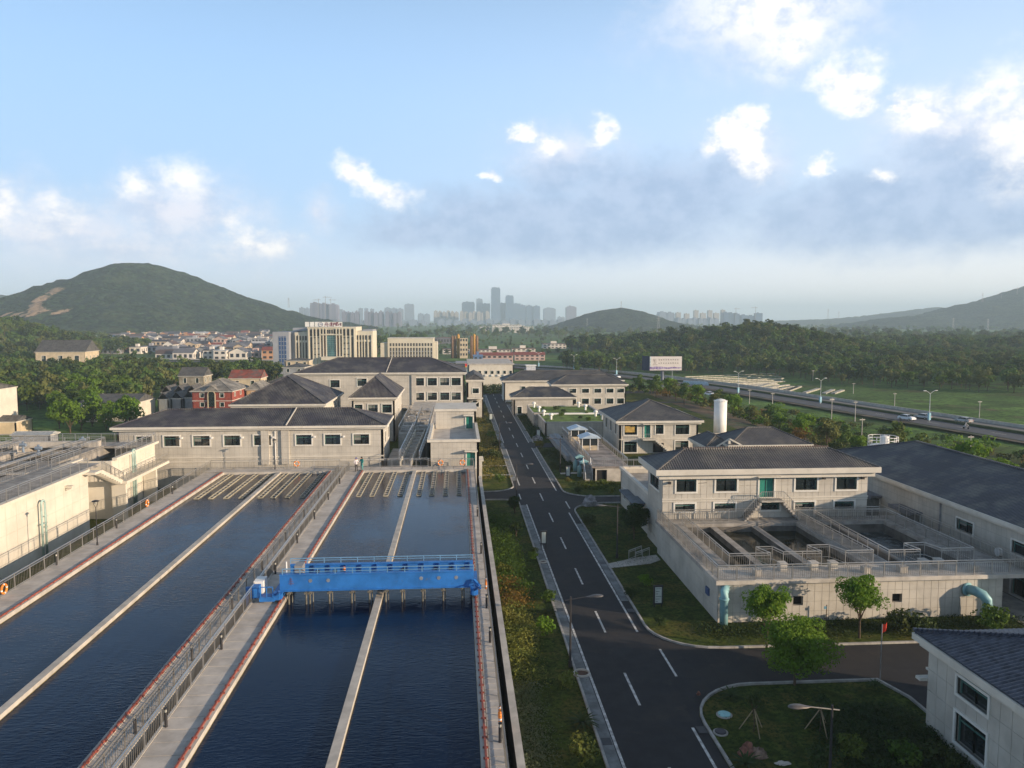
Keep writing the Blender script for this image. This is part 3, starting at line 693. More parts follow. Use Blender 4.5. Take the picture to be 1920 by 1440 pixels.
hill('hill', [(-330, 560), (-180, 590), (-60, 612), (0, 600), (40, 570), (85, 545), (122, 524), (150, 522), (200, 503), (240, 494), (270, 495), (320, 507), (362, 520), (420, 542), (470, 560), (500, 571), (560, 590), (620, 604), (700, 614)], 1500, 420, HILLA, 5, 9,
     soil=[(112, 540, 12), (104, 545, 10), (96, 550, 11), (88, 556, 11), (78, 562, 13), (68, 570, 17), (60, 578, 16), (75, 580, 18), (62, 590, 13), (35, 592, 12), (30, 588, 9), (8, 592, 12), (120, 583, 13), (105, 586, 10)])
hill('hill', [(-260, 600), (-120, 560), (-40, 552), (0, 553), (30, 562), (60, 580), (110, 610)], 2600, 300, HILLB, 6, 22, seed=3)
hill('hill', [(1030, 612), (1060, 603), (1095, 590), (1120, 583), (1165, 577), (1200, 583), (1225, 592), (1260, 604), (1330, 614)], 1900, 260, HILLB, 4, 11, seed=5)
hill('hill', [(1380, 612), (1430, 604), (1500, 600), (1560, 598), (1620, 594), (1680, 586), (1760, 576), (1790, 582), (1850, 600), (1960, 612)], 3600, 500, HILLB, 6, 26, seed=8)
hill('hill', [(1560, 618), (1620, 606), (1690, 594), (1760, 590), (1810, 572), (1860, 562), (1890, 555), (1920, 545), (2000, 520), (2120, 505), (2300, 530), (2500, 570), (2700, 610)], 2300, 520, HILLB, 6, 15, seed=9)
# ------------------------------------------------------------------ settling basins (deck at 3 m)
ZD = 3.0; ZW = 2.72; Y0B, Y1B = 22.0, 97.6
RB = thing('settling_basin', 'long rectangular basin under the blue bridge, between the channel and the lawn', 'water basin', (-5, 60, 0), 'twin settling basins of the waterworks')
LB = thing('settling_basin', 'wide basin on the left, between the big pale tank and the narrow channel', 'water basin', (-22, 60, 0), 'twin settling basins of the waterworks')
def basin(root, xl, xr, xc):
    b = MB(); b.box(xc-.22, xc+.22, Y0B, Y1B, 0, ZD); b.build('centre_wall', CONCL, root)
    b = MB(); b.box(xl-.34, xl, Y0B, Y1B, 0, ZD+.04); b.build('side_wall', CONCL, root)
    b = MB(); b.box(xr, xr+.34, Y0B, Y1B, 0, ZD+.04); b.build('side_wall', CONCL, root)
    b = MB(); b.box(xl-.34, xr+.34, Y1B, Y1B+.4, 0, ZD+.04); b.build('end_wall', CONCL, root)
    b = MB()
    for x, s in ((xl, 1), (xc+.22, 1), (xc-.22, -1), (xr, -1)): b.box(min(x, x+.012*s), max(x, x+.012*s), Y0B, Y1B, 1.2, ZW+.035)
    b.build('waterline_stain', ALGAE, root)
    b = MB(); b.quad((xl, Y0B, ZW), (xr, Y0B, ZW), (xr, Y1B, ZW), (xl, Y1B, ZW)); struct('basin_water', b, WATER)
    for x in (xl-.22, xr+.22):
        b = MB(); b.box(x-.045, x+.045, Y0B, Y1B, ZD+.04, ZD+.12)
        y = Y0B
        while y < Y1B: b.box(x-.12, x+.12, y, y+.12, ZD+.04, ZD+.09); y += .85
        b.build('rack_rail', RED, root)
basin(RB, -11.8, .9, -5.5); basin(LB, -29.0, -16.2, -22.3)
# base slabs, decks with single paving slabs
def deck(root, x0, x1, y0, y1, step, zt=ZD, zb=0, m=None, nx=1, nm='slab', lim=300):
    b = MB(); b.box(x0, x1, y0, y1, zb, zt-.035); b.build('deck_base', CONCD, root)
    w = (x1-x0)/nx; n = max(1, round((y1-y0)/step)); st = (y1-y0)/n; key = ('s', round(w, 3), round(st, 3), (m or SLAB).name)
    if key not in PANELME: PANELME[key] = MB().box(.02, w-.02, .022, st-.022, 0, .035).mesh('slab', m or SLAB)
    k = 0
    for i in range(n):
        for j in range(nx):
            k += 1
            if k <= lim: inst(nm, PANELME[key], (x0+j*w, y0+i*st, zt-.035+random.uniform(-.003, .003)), root)
deck(RB, 1.25, 2.0, 25.0, Y1B, .62); deck(RB, -13.85, -12.15, 28.0, Y1B, 1.1); deck(LB, -15.86, -14.75, 28.0, Y1B, .62); deck(LB, -31.45, -29.35, 36, Y1B, 1.1)
deck(RB, -13.85, 2.0, 98.0, 100.2, 2.2, nx=12); deck(LB, -31.45, -15.0, 98.0, 100.2, 2.2, nx=12)
b = MB(); b.box(-14.75, -14.6, 24, 96, 0, ZD+.03); b.box(-14.0, -13.85, 24, 96, 0, ZD+.03); b.build('channel_wall', CONCL, LB)
b = MB(); b.quad((-14.6, 24, 2.0), (-14.0, 24, 2.0), (-14.0, 96, 2.0), (-14.6, 96, 2.0)); struct('channel_water', b, WATERF)
b = MB(); b.box(-14.75, -13.85, 96, 97.9, 0, ZD); b.build('channel_head', CONCL, LB)
ow = thing('boundary_wall', 'thin concrete wall with pale coping beyond the dark trench, beside the lawn strip', 'wall', (2.5, 60, 0))
b = MB(); b.box(2.48, 2.72, 22, 93.4, 0, 2.92); b.build('wall', CONC, ow); b = MB(); b.box(2.42, 2.78, 22, 93.4, 2.92, 3.0); b.build('coping', CONCL, ow)
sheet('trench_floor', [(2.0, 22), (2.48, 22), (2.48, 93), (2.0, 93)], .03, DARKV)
# weir troughs with cross bars
def trough(root, x, y0, y1, w=.46):
    b = MB(); z0, z1 = ZW-.3, ZW+.12
    for s in (-1, 1): b.box(x+s*w/2-.04, x+s*w/2+.04, y0, y1, z0, z1)
    b.box(x-w/2, x+w/2, y0-.06, y0+.06, z0, z1+.002)
    t = b.build('weir_trough', mat('trough_concrete', (.40, .37, .28), .8, .25, 3, fn=f_stain(.5)), root)
    b = MB(); b.box(x-w/2+.04, x+w/2-.04, y0+.06, y1, z0, z0+.03); b.build('trough_bed', DARKV, t)
    b = MB(); n = int((y1-y0)/.95)
    for i in range(1, n): yy = y0+(y1-y0)*i/n; b.box(x-w/2+.04, x+w/2-.04, yy-.05, yy+.05, z1-.1, z1-.01)
    b.build('cross_bars', CONCL, t)
for x in (-10.9, -9.45, -7.95, -6.4, -4.35, -2.95, -1.45, .05): trough(RB, x, 84.4, Y1B)
for x in (-28.1, -26.6, -25.0, -23.4, -21.4, -20.0, -18.5, -16.9): trough(LB, x, 84.4, Y1B)
# railings
railing([(-31.3, 28, ZD), (-31.3, 99.9, ZD)], 'long steel railing along the far left deck, carrying two orange rings', sp=2.0, bal=.2)
railing([(-14.72, 24, ZD), (-14.72, 95.8, ZD)], 'railing on the left side of the narrow channel', sp=2.0, bal=.25, m=STEELD)
railing([(-13.88, 24, ZD), (-13.88, 95.8, ZD)], 'railing on the right side of the narrow channel', sp=2.0, bal=.2)
railing([(1.93, 22, ZD), (1.93, 97.6, ZD)], 'railing at the right edge of the basins, above the dark trench', sp=2.0, bal=.3, m=STEELD)
railing([(-31.3, 100.0, ZD), (-15.2, 100.0, ZD)], 'railing at the far end of the left basin before the long building', sp=1.6, bal=.2)
railing([(-13.2, 100.0, ZD), (-3.9, 100.0, ZD), (-3.9, 99.4, ZD), (1.9, 99.4, ZD)], 'railing at the far end of the basin, before the stepped block', sp=1.6, bal=.2)
railing([(-14.9, 97.9, ZD), (-13.7, 97.9, ZD), (-13.7, 96, ZD), (-14.9, 96, ZD)], 'little square of railing round the channel head', sp=1, bal=.2)
# ------------------------------------------------------------------ blue travelling bridge
def bridge():
    t = thing('travelling_bridge', 'bright blue sludge scraper bridge spanning the basin on rails', 'scraper bridge', (-5.5, 53.6, ZD))
    XL, XR = -12.25, 1.0
    b = MB(); b.box(XL+.1, XR, 52.55, 52.68, 3.6, 4.7); b.box(XL+.1, XR, 52.45, 52.78, 4.66, 4.73); b.box(XL+.1, XR, 52.45, 52.78, 3.55, 3.62); g = b.build('girder', BLUE, t)
    b = MB()
    for i in range(13): x = XL+.6+i*1.05; b.box(x-.04, x+.04, 52.68, 52.8, 3.62, 4.66)
    b.build('stiffener', BLUE, g)
    b = MB()
    for x in (-10.1, -8.9, -2.6, -1.4, -.2): b.tube([(x, 52.53, 4.25), (x, 52.56, 4.25)], .13, 12)
    b.build('port_cover', mat('dull_grey_disc', (.20, .24, .30), .6), g)
    b = MB()
    for k in range(3): b.box(-11.55+k*.04, -11.2-k*.05, 52.52, 52.556, 4.05+k*.14, 4.12+k*.14)
    b.box(-11.42, -11.36, 52.52, 52.554, 3.98, 4.5); b.build('emblem', mat('faded_emblem', (.10, .13, .30), .6), g)
    b = MB(); b.box(XL+.3, XR, 55.0, 55.12, 3.6, 4.6); b.box(XL+.3, XR, 54.9, 55.2, 4.57, 4.63); g2 = b.build('girder', BLUE, t)
    for i in range(12):
        x = XL+.9+i*1.1; b = MB(); b.box(x-.04, x+.04, 54.82, 55.0, 3.66, 4.57); b.build('stiffener', BLUED, g2)
    b = MB()
    for x in (-10.0, -8.8, -4.0, -1.7, -.6, .3): b.box(x-.12, x+.12, 54.93, 55.0, 3.95, 4.2)
    b.build('bracket', DARK, g2)
    b = MB(); b.box(XL+.3, XR, 52.7, 54.95, 3.62, 3.68); b.build('walkway', mat('blue_grating', (.03, .13, .34), .6, .2, 3), t)
    for y, zt in ((52.5, 5.12), (55.15, 5.02)):
        b = MB(); b.bar((XL+.3, y, zt), (XR, y, zt), .05); b.bar((XL+.3, y, (zt+4.7)/2), (XR, y, (zt+4.7)/2), .035)
        for i in range(12): x = XL+.3+i*(XR-XL-.3)/11; b.bar((x, y, 4.65), (x, y, zt), .045)
        b.build('handrail', mat('pale_blue_rail', (.16, .33, .52), .4, .1), t)
    for x0, x1 in ((-12.55, -11.9), (.78, 1.3)):
        b = MB(); b.box(x0, x1, 51.9, 56.0, 3.22, 3.56); b.box(x0+.1, x1-.1, 51.7, 51.95, 3.25, 3.7); e = b.build('end_carriage', BLUE, t)
        for y in (52.3, 55.4):
            b = MB(); xm = (x0+x1)/2-.05; b.tube([(xm-.08, y, 3.24), (xm+.08, y, 3.24)], .15, 14); b.build('wheel', DARK, e)
        b = MB(); b.bar(((x0+x1)/2, 51.75, 3.6), ((x0+x1)/2+.3, 51.3, 4.0), .12); b.build('motor', BLUED, e)
    b = MB(); b.bar((1.0, 52.4, 4.1), (1.45, 52.0, 3.75), .16); b.bar((1.1, 52.5, 3.7), (1.5, 52.3, 3.5), .1); b.build('cable_arm', BLUE, t)
    for x in (-11.5, -10.35, -10.1, -8.8, -7.3, -6.1, -5.0, -3.9, -2.5, -1.1, .2):
        b = MB(); b.tube([(x, 52.3, 2.4), (x, 52.3, 3.58)], .065, 8); b.box(x-.12, x+.12, 52.2, 52.56, 3.42, 3.54); b.tube([(x+.14, 52.7, 2.4), (x+.14, 52.7, 3.4)], .04, 6); b.build('suction_pipe', mat('grimy_pipe', (.20, .19, .155), .6, .3, 5, metal=.3), t)
    b = MB(); b.box(-11.25, -10.7, 53.0, 53.9, 3.68, 5.15); c = b.build('control_cabinet', mat('cabinet_grey', (.25, .25, .25), .5, .05), t)
    b = MB(); b.box(-11.2, -10.75, 52.98, 53.0, 3.8, 5.05); b.build('cabinet_door', mat('cabinet_grey2', (.30, .30, .30), .5, .05), c)
    b = MB(); b.lathe((-7.9, 53.2, 4.7), [(.09, 0), (.1, .12), (.06, .26)], 10); b.build('warning_lamp', ORANGE, t)
    b = MB(); b.tube([(-11.75, 52.9, 3.6), (-11.75, 52.9, 5.5)], .05, 6); b.build('conduit', WPAINT, t)
    # arm over the deck to the channel
    b = MB(); b.box(-13.3, -12.4, 51.7, 52.5, 3.35, 3.45); b.box(-13.3, -12.3, 51.6, 51.72, 3.2, 3.5); b.build('side_platform', BLUE, t)
    b = MB(); b.box(-13.95, -13.3, 52.8, 53.9, 4.0, 4.2); b.box(-13.5, -13.3, 52.8, 53.9, 3.3, 4.0); b.build('discharge_box', WPAINT, t)
    b = MB(); b.box(-13.95, -13.4, 51.9, 52.6, 3.35, 4.1); b.bar((-14.2, 52.2, 3.9), (-14.25, 52.2, 2.3), .16); b.bar((-14.3, 52.2, 3.95), (-13.9, 52.2, 3.95), .18); b.build('discharge_trough', BLUE, t)
    b = MB()
    for p, q in (((-13.2, 51.6), (-12.4, 51.6)),):
        b.bar((*p, 4.2), (*q, 4.2), .05)
        for k in range(3): x = p[0]+(q[0]-p[0])*k/2; b.bar((x, p[1], 3.45), (x, p[1], 4.2), .05)
    b.build('guard_rail', BLUE, t)
bridge()
# ------------------------------------------------------------------ small things on the decks
def ring_mesh(name='ring'):
    b = MB(); k = 20
    for i in range(k):
        a0 = 2*math.pi*i/k; a1 = 2*math.pi*(i+1)/k; b.cur = 1 if i % 5 == 0 else 0
        b.tube([(0, .31*math.cos(a0), .31*math.sin(a0)), (0, .31*math.cos(a1), .31*math.sin(a1))], .075, 8, cap=False)
    return b.mesh(name, [ORANGE, WPAINT], smooth=True)
RINGM = ring_mesh()
def lifering(x, y, z, rz, label):
    t = thing('life_ring', label, 'life ring', (x, y, z), 'life rings hung on the railings'); inst('ring', RINGM, (x, y, z), t, rz)
    b = MB(); b.tube([(x, y, z+.38), (x+.02, y, z+.55)], .02, 5); b.build('hook', DARK, t)
x, y = P(30, 1103, 3.6); lifering(-31.15, 54.4, 3.55, 0, 'orange life ring on the left railing, lowest and nearest in the picture')
lifering(-31.15, 79.2, 3.6, 0, 'orange life ring on the left railing, near the far stairs of the pale tank')
lifering(-20.6, 99.9, 3.6, math.pi/2, 'small orange life ring at the foot of the long building')
lifering(-2.3, 99.3, 3.6, math.pi/2, 'pale orange life ring before the stepped block, left of the green door')
lifering(.5, 99.3, 3.6, math.pi/2, 'small life ring just left of the ground level green door')
lifering(1.86, 34.9, 3.6, 0, 'orange life ring seen edge on, on the right railing at the bottom')
lifering(1.86, 53.0, 3.6, 0, 'life ring seen edge on, on the right railing beside the blue bridge')
def bollard_proto():
    t = thing('deck_light', 'x', 'bollard light', (0, 0, 0), 'dark bollard lights on the basin decks')
    b = MB(); b.tube([(0, 0, 0), (0, 0, .72)], .075, 10); b.build('post', DARK, t)
    b = MB(); b.tube([(0, 0, .72), (0, 0, .86)], .06, 10); b.build('lens', mat('lamp_glass', (.4, .4, .36), .3), t)
    b = MB(); b.tube([(0, 0, .86), (0, 0, .92)], .085, 10); b.build('cap', DARK, t); return t
bp = bollard_proto(); first = True
def place_b(x, y, label):
    global first
    if first: bp.location = (x, y, ZD); bp['label'] = label; first = False
    else: dup(bp, (x, y, ZD), label=label)
for i, y in enumerate((35.5, 43.2, 51, 59, 67, 75, 83, 91)):
    place_b(-14.9, y, '%s dark bollard light in the row left of the narrow channel, counted from the front' % ['first', 'second', 'third', 'fourth', 'fifth', 'sixth', 'seventh', 'eighth'][i])
for i, y in enumerate((36, 44.6, 58, 66, 74, 82, 90)):
    place_b(-13.7, y, '%s dark bollard light in the row right of the narrow channel, counted from the front' % ['first', 'second', 'third', 'fourth', 'fifth', 'sixth', 'seventh'][i])
for i, y in enumerate((61.3, 72, 86)):
    place_b(-31.1, y, 'dark bollard light at the left railing, number %s from the front' % ['one', 'two', 'three'][i])
for i, y in enumerate((33.6, 44.5, 50, 62, 74)):
    place_b(1.8, y, 'dark bollard light at the right railing, number %s from the front' % ['one', 'two', 'three', 'four', 'five'][i])
# garden lamps: pole, fork, disc head
def garden_lamp(x, y, z, h, label):
    t = thing('garden_lamp', label, 'lamp post', (x, y, z), 'garden lamps with disc heads')
    b = MB(); b.tube([(x, y, z), (x, y, z+.25), (x, y, z+.26), (x, y, z+h*.84)], [.09, .08, .05, .035], 8); b.build('pole', DARK, t)
    b = MB()
    for s in (-1, 1): b.tube([(x, y, z+h*.82), (x+s*.16, y, z+h*.9), (x+s*.17, y, z+h*.97)], .02, 5)
    b.build('fork', DARK, t)
    b = MB(); b.lathe((x, y, z+h*.96), [(.3, 0), (.31, .03), (.16, .1), (.02, .12)], 16); b.build('lamp_head', DARK, t)
    b = MB(); b.lathe((x, y, z+h*.9), [(.05, 0), (.1, .1), (.12, .2)], 10); b.build('lamp_glass', mat('lamp_glass', (.4, .4, .36)), t)
garden_lamp(-30.4, 66.6, ZD, 3.9, 'black garden lamp on the left deck between the two orange rings')
garden_lamp(-23.2, 99.4, ZD, 3.9, 'black garden lamp before the windows of the long building')
garden_lamp(-50.6, 83, 6.7, 3.6, 'garden lamp on the pale tank, at the left edge of the picture')
# street lamps with cobra heads
def street_lamp(x, y, h, label, z=0.0, side=1, reach=1.9, cross=False, m=None):
    m = m or DARK; t = thing('street_lamp', label, 'street lamp', (x, y, z), 'street lamps of the waterworks road')
    b = MB(); b.tube([(x, y, z), (x, y, z+.4), (x, y, z+.42), (x, y, z+h)], [.13, .12, .075, .05], 8); b.build('pole', m, t)
    b = MB(); b.tube([(x-side*.35, y, z+h-.25), (x, y, z+h-.2), (x+side*reach*.55, y, z+h-.05)], [.03, .035, .03], 6)
    b.build('arm', STEELD if cross else m, t)
    b = MB(); n = 10; x0 = x+side*reach*.5
    for i in range(n+1):
        pass
    pr = [(0, .03), (.12, .07), (.3, .14), (.5, .2), (.75, .24), (.95, .2), (1.1, .1), (1.14, .01)]; V0 = len(b.v); k = 12
    for s, r in pr:
        for j in range(k): a = 2*math.pi*j/k; b.v.append((x0+side*s, y+r*math.cos(a), z+h-.04+r*.38*math.sin(a)+(.03 if s > .3 else 0)))
    for i in range(len(pr)-1):
        for j in range(k): b.f.append((V0+i*k+j, V0+i*k+(j+1) % k, V0+(i+1)*k+(j+1) % k, V0+(i+1)*k+j)); b.mi.append(0)
    b.build('lamp_head', mat('lamp_shell', (.10, .10, .105), .45, .1, 2, metal=.2) if not cross else mat('lamp_shell_pale', (.15, .135, .125), .4, .1, 2, metal=.3), t, True)
street_lamp(7.0, 47.4, 4.6, 'black street lamp at the left kerb, nearest the round concrete ring')
street_lamp(6.95, 92.4, 4.6, 'black street lamp at the left kerb by the side road mouth')
street_lamp(6.95, 130, 4.6, 'black street lamp at the left kerb, third along the road')
street_lamp(14.55, 69.5, 5.0, 'street lamp on the right lawn, beside the dark round tree', side=-1)
street_lamp(14.6, 110, 5.0, 'thin street lamp on the right lawn between the two branch roads', side=-1)
street_lamp(17.0, 33.2, 4.4, 'street lamp in the foreground with a big teardrop head and cross arm', side=-1, cross=True)
# advertising style sign boards
def signboard(x, y, w, h, z0, label, legs=True, rz=0, lines=6, frame=DARK):
    t = thing('sign_board', label, 'sign board', (x, y, 0), 'framed notice boards on the lawns')
    b = MB(); b.box(x-w/2, x+w/2, y-.05, y+.08, z0, z0+h); b.build('frame', frame, t)
    b = MB(); b.box(x-w/2+.12, x+w/2-.12, y-.075, y-.05, z0+.14, z0+h-.14); p = b.build('poster', mat('poster_white', (.46, .52, .50), .4, .05), t)
    b = MB()
    for i in range(lines):
        zz = z0+h-.25-i*(h-.5)/max(1, lines-1); b.box(x-w/2+.16, x+w/2-.16-(i % 3)*.12, y-.079, y-.0755, zz-.02, zz+.02)
    if lines: b.build('printed_lines', mat('print_dark', (.10, .14, .13), .6), p)
    b = MB()
    for s in (-1, 1): b.box(x+s*w*.36-.04, x+s*w*.36+.04, y-.02, y+.05, 0, z0)
    b.build('leg', frame, t)
signboard(8.15, 73.2, .62, 1.35, .35, 'white notice board in a black frame at the left kerb of the road', lines=0)
signboard(15.2, 57.2, .74, 1.5, .2, 'notice board with printed lines on the lawn before the filter tank')
signboard(15.1, 105.5, .7, 1.5, .3, 'dark framed board with a pale poster by the second street lamp', lines=3)
signboard(14.6, 140.5, .8, 1.6, .3, 'small notice board at the kerb near the green roofed tank', lines=2)
signboard(7.0, 165.5, .8, 1.5, .4, 'small white notice board on the left verge far down the road', lines=0)
signboard(6.4, 200, .9, 1.6, .4, 'white board near the road end, left verge', lines=0)
# round concrete planter ring, manholes, monument, boulders
def ring_planter(x, y, r, label):
    t = thing('concrete_ring', label, 'concrete ring', (x, y, 0)); b = MB(); k = 24
    for i in range(k):
        a0, a1 = 2*math.pi*i/k, 2*math.pi*(i+1)/k; b.prism([(x+(r-.08)*math.cos(a0), y+(r-.08)*math.sin(a0)), (x+r*math.cos(a0), y+r*math.sin(a0)), (x+r*math.cos(a1), y+r*math.sin(a1)), (x+(r-.08)*math.cos(a1), y+(r-.08)*math.sin(a1))], 0, .16)
    b.build('rim', CONCL, t); b = MB(); b.tube([(x, y, 0), (x, y, .06)], r-.08, 20); b.build('soil', mat('soil', (.12, .07, .05), .95), t)
ring_planter(7.55, 46.3, .52, 'concrete ring filled with soil at the left kerb')
ring_planter(7.6, 68.6, .36, 'smaller concrete ring at the left kerb further up the road')
def manhole(x, y, r, m, label):
    t = thing('manhole_cover', label, 'manhole cover', (x, y, 0)); b = MB(); b.lathe((x, y, 0), [(r+.1, 0), (r+.1, .05), (r, .055)], 24); b.build('collar', CONC, t)
    b = MB(); b.lathe((x, y, .05), [(r, 0), (r, .05), (r*.9, .07), (.01, .075)], 24); b.build('cover', m, t)
manhole(*P(1358, 1341), .34, mat('pale_cyan_cover', (.32, .62, .64), .5), 'pale turquoise round cover on the lawn island')
manhole(*P(1351, 1374), .3, mat('iron_cover', (.05, .045, .055), .6), 'dark iron manhole cover below the turquoise one')
def boulder(x, y, sx, sy, sz, label, m=None, name='boulder', seed=1, z=0):
    b = MB(); k = 12; rings = 7
    for i in range(rings+1):
        ph = math.pi*i/rings*.5
        for j in range(k):
            a = 2*math.pi*j/k; n = 1+noise.noise(Vector((math.cos(a)*1.3, math.sin(a)*1.3, ph*2+seed)))*.45
            b.v.append((x+sx*n*math.cos(ph)*math.cos(a), y+sy*n*math.cos(ph)*math.sin(a), z+sz*n*math.sin(ph)))
    for i in range(rings):
        for j in range(k): b.f.append((i*k+j, i*k+(j+1) % k, (i+1)*k+(j+1) % k, (i+1)*k+j)); b.mi.append(0)
    return tag(b.build(name, m or ROCK, None), label, 'rock')
boulder(*P(1400, 1415), .42, .34, .6, 'reddish boulder beside the foreground lamp', mat('red_rock', (.26, .12, .09), .9, .3, 3, bump=.5, bscale=5), seed=2)
boulder(*P(1422, 1418), .5, .3, .45, 'brown boulder touching the reddish one', seed=5)
boulder(*P(1468, 1432), .4, .18, .1, 'flat pale stone in the grass near the boulders', CONCL, seed=7)
boulder(*P(1106, 948), .95, .6, 1.15, 'pale grey rockery stone at the corner of the side road', mat('pale_rock', (.33, .32, .33), .9, .3, 2, bump=.5, bscale=5), seed=9)
boulder(*P(1008, 826), 1.0, .7, .9, 'pale rock at the corner below the green roofed tank', mat('pale_rock', (.33, .32, .33)), seed=11)
boulder(*P(1310, 1303, 0), .13, .13, .2, 'small reddish stone at the tip of the lawn island', mat('red_rock', (.26, .12, .09)), seed=12)
# little steel gate rails on the lawn path
railing([(16.0, 68.2, 0), (17.6, 69.6, 0)], 'short low steel rail on the curved lawn path', h=.9, sp=.9, bal=.25, posts=True)
railing([(15.5, 68.8, 0), (17.0, 70.2, 0)], 'second short rail across the lawn path, left of the first', h=.9, sp=.9, bal=.25)
# flag
def flag():
    x, y = 24.2, 44.05; x, y = P(1650, 1278); t = thing('flag_pole', 'thin pole with a small red flag at the corner of the lawn island', 'flag', (x, y, 0))
    b = MB(); b.tube([(x, y, 0), (x, y, 3.6)], .03, 6); b.build('pole', mat('grey_pole', (.3, .3, .3), .4), t)
    b = MB(); n = 6
    for i in range(n):
        for s in (0,):
            x0 = x+.02+i*.05; x1 = x0+.05; y0 = y+.07*math.sin(i*1.3); y1 = y+.07*math.sin((i+1)*1.3)
            zt0, zt1 = 3.55+.02*i, 3.57+.02*i; zb0, zb1 = 2.95+.07*i, 3.02+.07*i
            b.quad((x0, y0, zb0), (x1, y1, zb1), (x1, y1, zt1), (x0, y0, zt0)); b.quad((x0, y0+.01, zb0), (x0, y0+.01, zt0), (x1, y1+.01, zt1), (x1, y1+.01, zb1))
    b.build('flag', mat('flag_red', (.75, .06, .03), .7), t)
    # post with a blue direction plate by the tank wall
    x, y = P(1549, 1168); t = thing('sign_post', 'thin post with a small blue and white plate before the filter tank wall', 'sign post', (x, y, 0))
    b = MB(); b.tube([(x, y, 0), (x, y, 1.35)], .03, 6); b.build('post', BARK, t); b = MB(); b.box(x-.2, x-.03, y-.03, y, 1.05, 1.25); b.build('plate', mat('sign_blue', (.15, .35, .5), .5), t)
flag()
# ------------------------------------------------------------------ two workers
def person(x, y, z, rz, h, pose, colors, label):
    """one skinned body, a face, hair/helmet as child"""
    s = h/1.75; J = dict(pel=(0, 0, .95), chest=(0, .01, 1.3), neck=(0, .0, 1.48), head=(0, -.03, 1.64))
    E_ = [('pel', 'chest'), ('chest', 'neck'), ('neck', 'head')]; R = dict(pel=.15, chest=.165, neck=.06, head=.105)
    for sd, n in ((-1, 'l'), (1, 'r')):
        J['hip'+n] = (sd*.1, 0, .88); J['knee'+n] = (sd*.12, pose.get('knee'+n, 0)-.02, .48); J['ank'+n] = (sd*.13, pose.get('ank'+n, 0), .08); J['toe'+n] = (sd*.15, pose.get('ank'+n, 0)-.18, .04)
        J['sho'+n] = (sd*.2, .01, 1.42); J['elb'+n] = pose['elb'+n]; J['wri'+n] = pose['wri'+n]; J['hand'+n] = tuple(Vector(pose['wri'+n])+(Vector(pose['wri'+n])-Vector(pose['elb'+n])).normalized()*.12)
        E_ += [('pel', 'hip'+n), ('hip'+n, 'knee'+n), ('knee'+n, 'ank'+n), ('ank'+n, 'toe'+n), ('chest', 'sho'+n), ('sho'+n, 'elb'+n), ('elb'+n, 'wri'+n), ('wri'+n, 'hand'+n)]
        for k, r in (('hip', .1), ('knee', .065), ('ank', .05), ('toe', .04), ('sho', .07), ('elb', .05), ('wri', .035), ('hand', .04)): R[k+n] = r
    names = list(J); me = bpy.data.meshes.new('body'); me.from_pydata([tuple(Vector(J[k])*s) for k in names], [(names.index(a), names.index(b)) for a, b in E_], [])
    o = bpy.data.objects.new('body', me); COL.objects.link(o); o.modifiers.new('s', 'SKIN'); sv = me.skin_vertices[0].data
    for i, k in enumerate(names): sv[i].radius = (R[k]*s, R[k]*s)
    sv[0].use_root = True; o.modifiers.new('d', 'SUBSURF').levels = 2; dg = bpy.context.evaluated_depsgraph_get(); nm = bpy.data.meshes.new_from_object(o.evaluated_get(dg)); bpy.data.objects.remove(o)
    skin = mat('skin', (.42, .25, .17), .6); top, leg, shoe = colors; nm.materials.clear()
    for m in (skin, top, leg, shoe): nm.materials.append(m)
    hands = [Vector(J['hand'+n])*s for n in 'lr']
    for p in nm.polygons:
        c = p.center; zz = c.z/s; k = 1
        if zz > 1.47 and abs(c.x) < .13*s: k = 0
        elif min((c-hh).length for hh in hands) < .1*s: k = 0
        elif zz < .1: k = 3
        elif zz < .93 and abs(c.x) < .24*s and min((c-hh).length for hh in hands) > .25*s: k = 2
        p.material_index = k; p.use_smooth = True
    t = thing('person', label, 'person', (x, y, z), None); t.rotation_euler = (0, 0, rz); b = bpy.data.objects.new('body', nm); COL.objects.link(b); b.parent = t
    return t, s
def cap(t, s, m, name='helmet'):
    b = MB(); b.lathe((0, -.03*s, 1.66*s), [(.15*s, 0), (.13*s, .02*s), (.115*s, .07*s), (.07*s, .12*s), (.01, .135*s)], 14); me = b.mesh(name, m, smooth=True); o = bpy.data.objects.new(name, me); COL.objects.link(o); o.parent = t
px, py = P(668, 884, 3.0)
t1, s1 = person(px, py, 3.0, .5, 1.74, dict(elbl=(-.3, -.05, 1.15), wril=(-.24, -.25, 1.05), elbr=(.3, -.05, 1.16), wrir=(.34, -.3, 1.1), kneel=-.03, ankl=-.05), (mat('white_shirt', (.75, .70, .72), .8), mat('dark_trousers', (.03, .03, .035), .9), DARK), 'person in a white shirt, dark trousers and blue helmet standing on the deck')
cap(t1, s1, mat('blue_helmet', (.05, .08, .35), .4))
t2, s2 = person(px+.62, py+.7, 3.0, -.6, 1.7, dict(elbl=(-.29, -.04, 1.15), wril=(-.22, -.22, 1.05), elbr=(.29, -.02, 1.15), wrir=(.28, -.16, .95)), (mat('teal_uniform', (.03, .28, .27), .8), mat('teal_uniform_light', (.10, .40, .38), .8), DARK), 'person in a teal work uniform with dark hair, facing the white shirted one')
cap(t2, s2, mat('dark_hair', (.02, .018, .016), .8), 'hair')
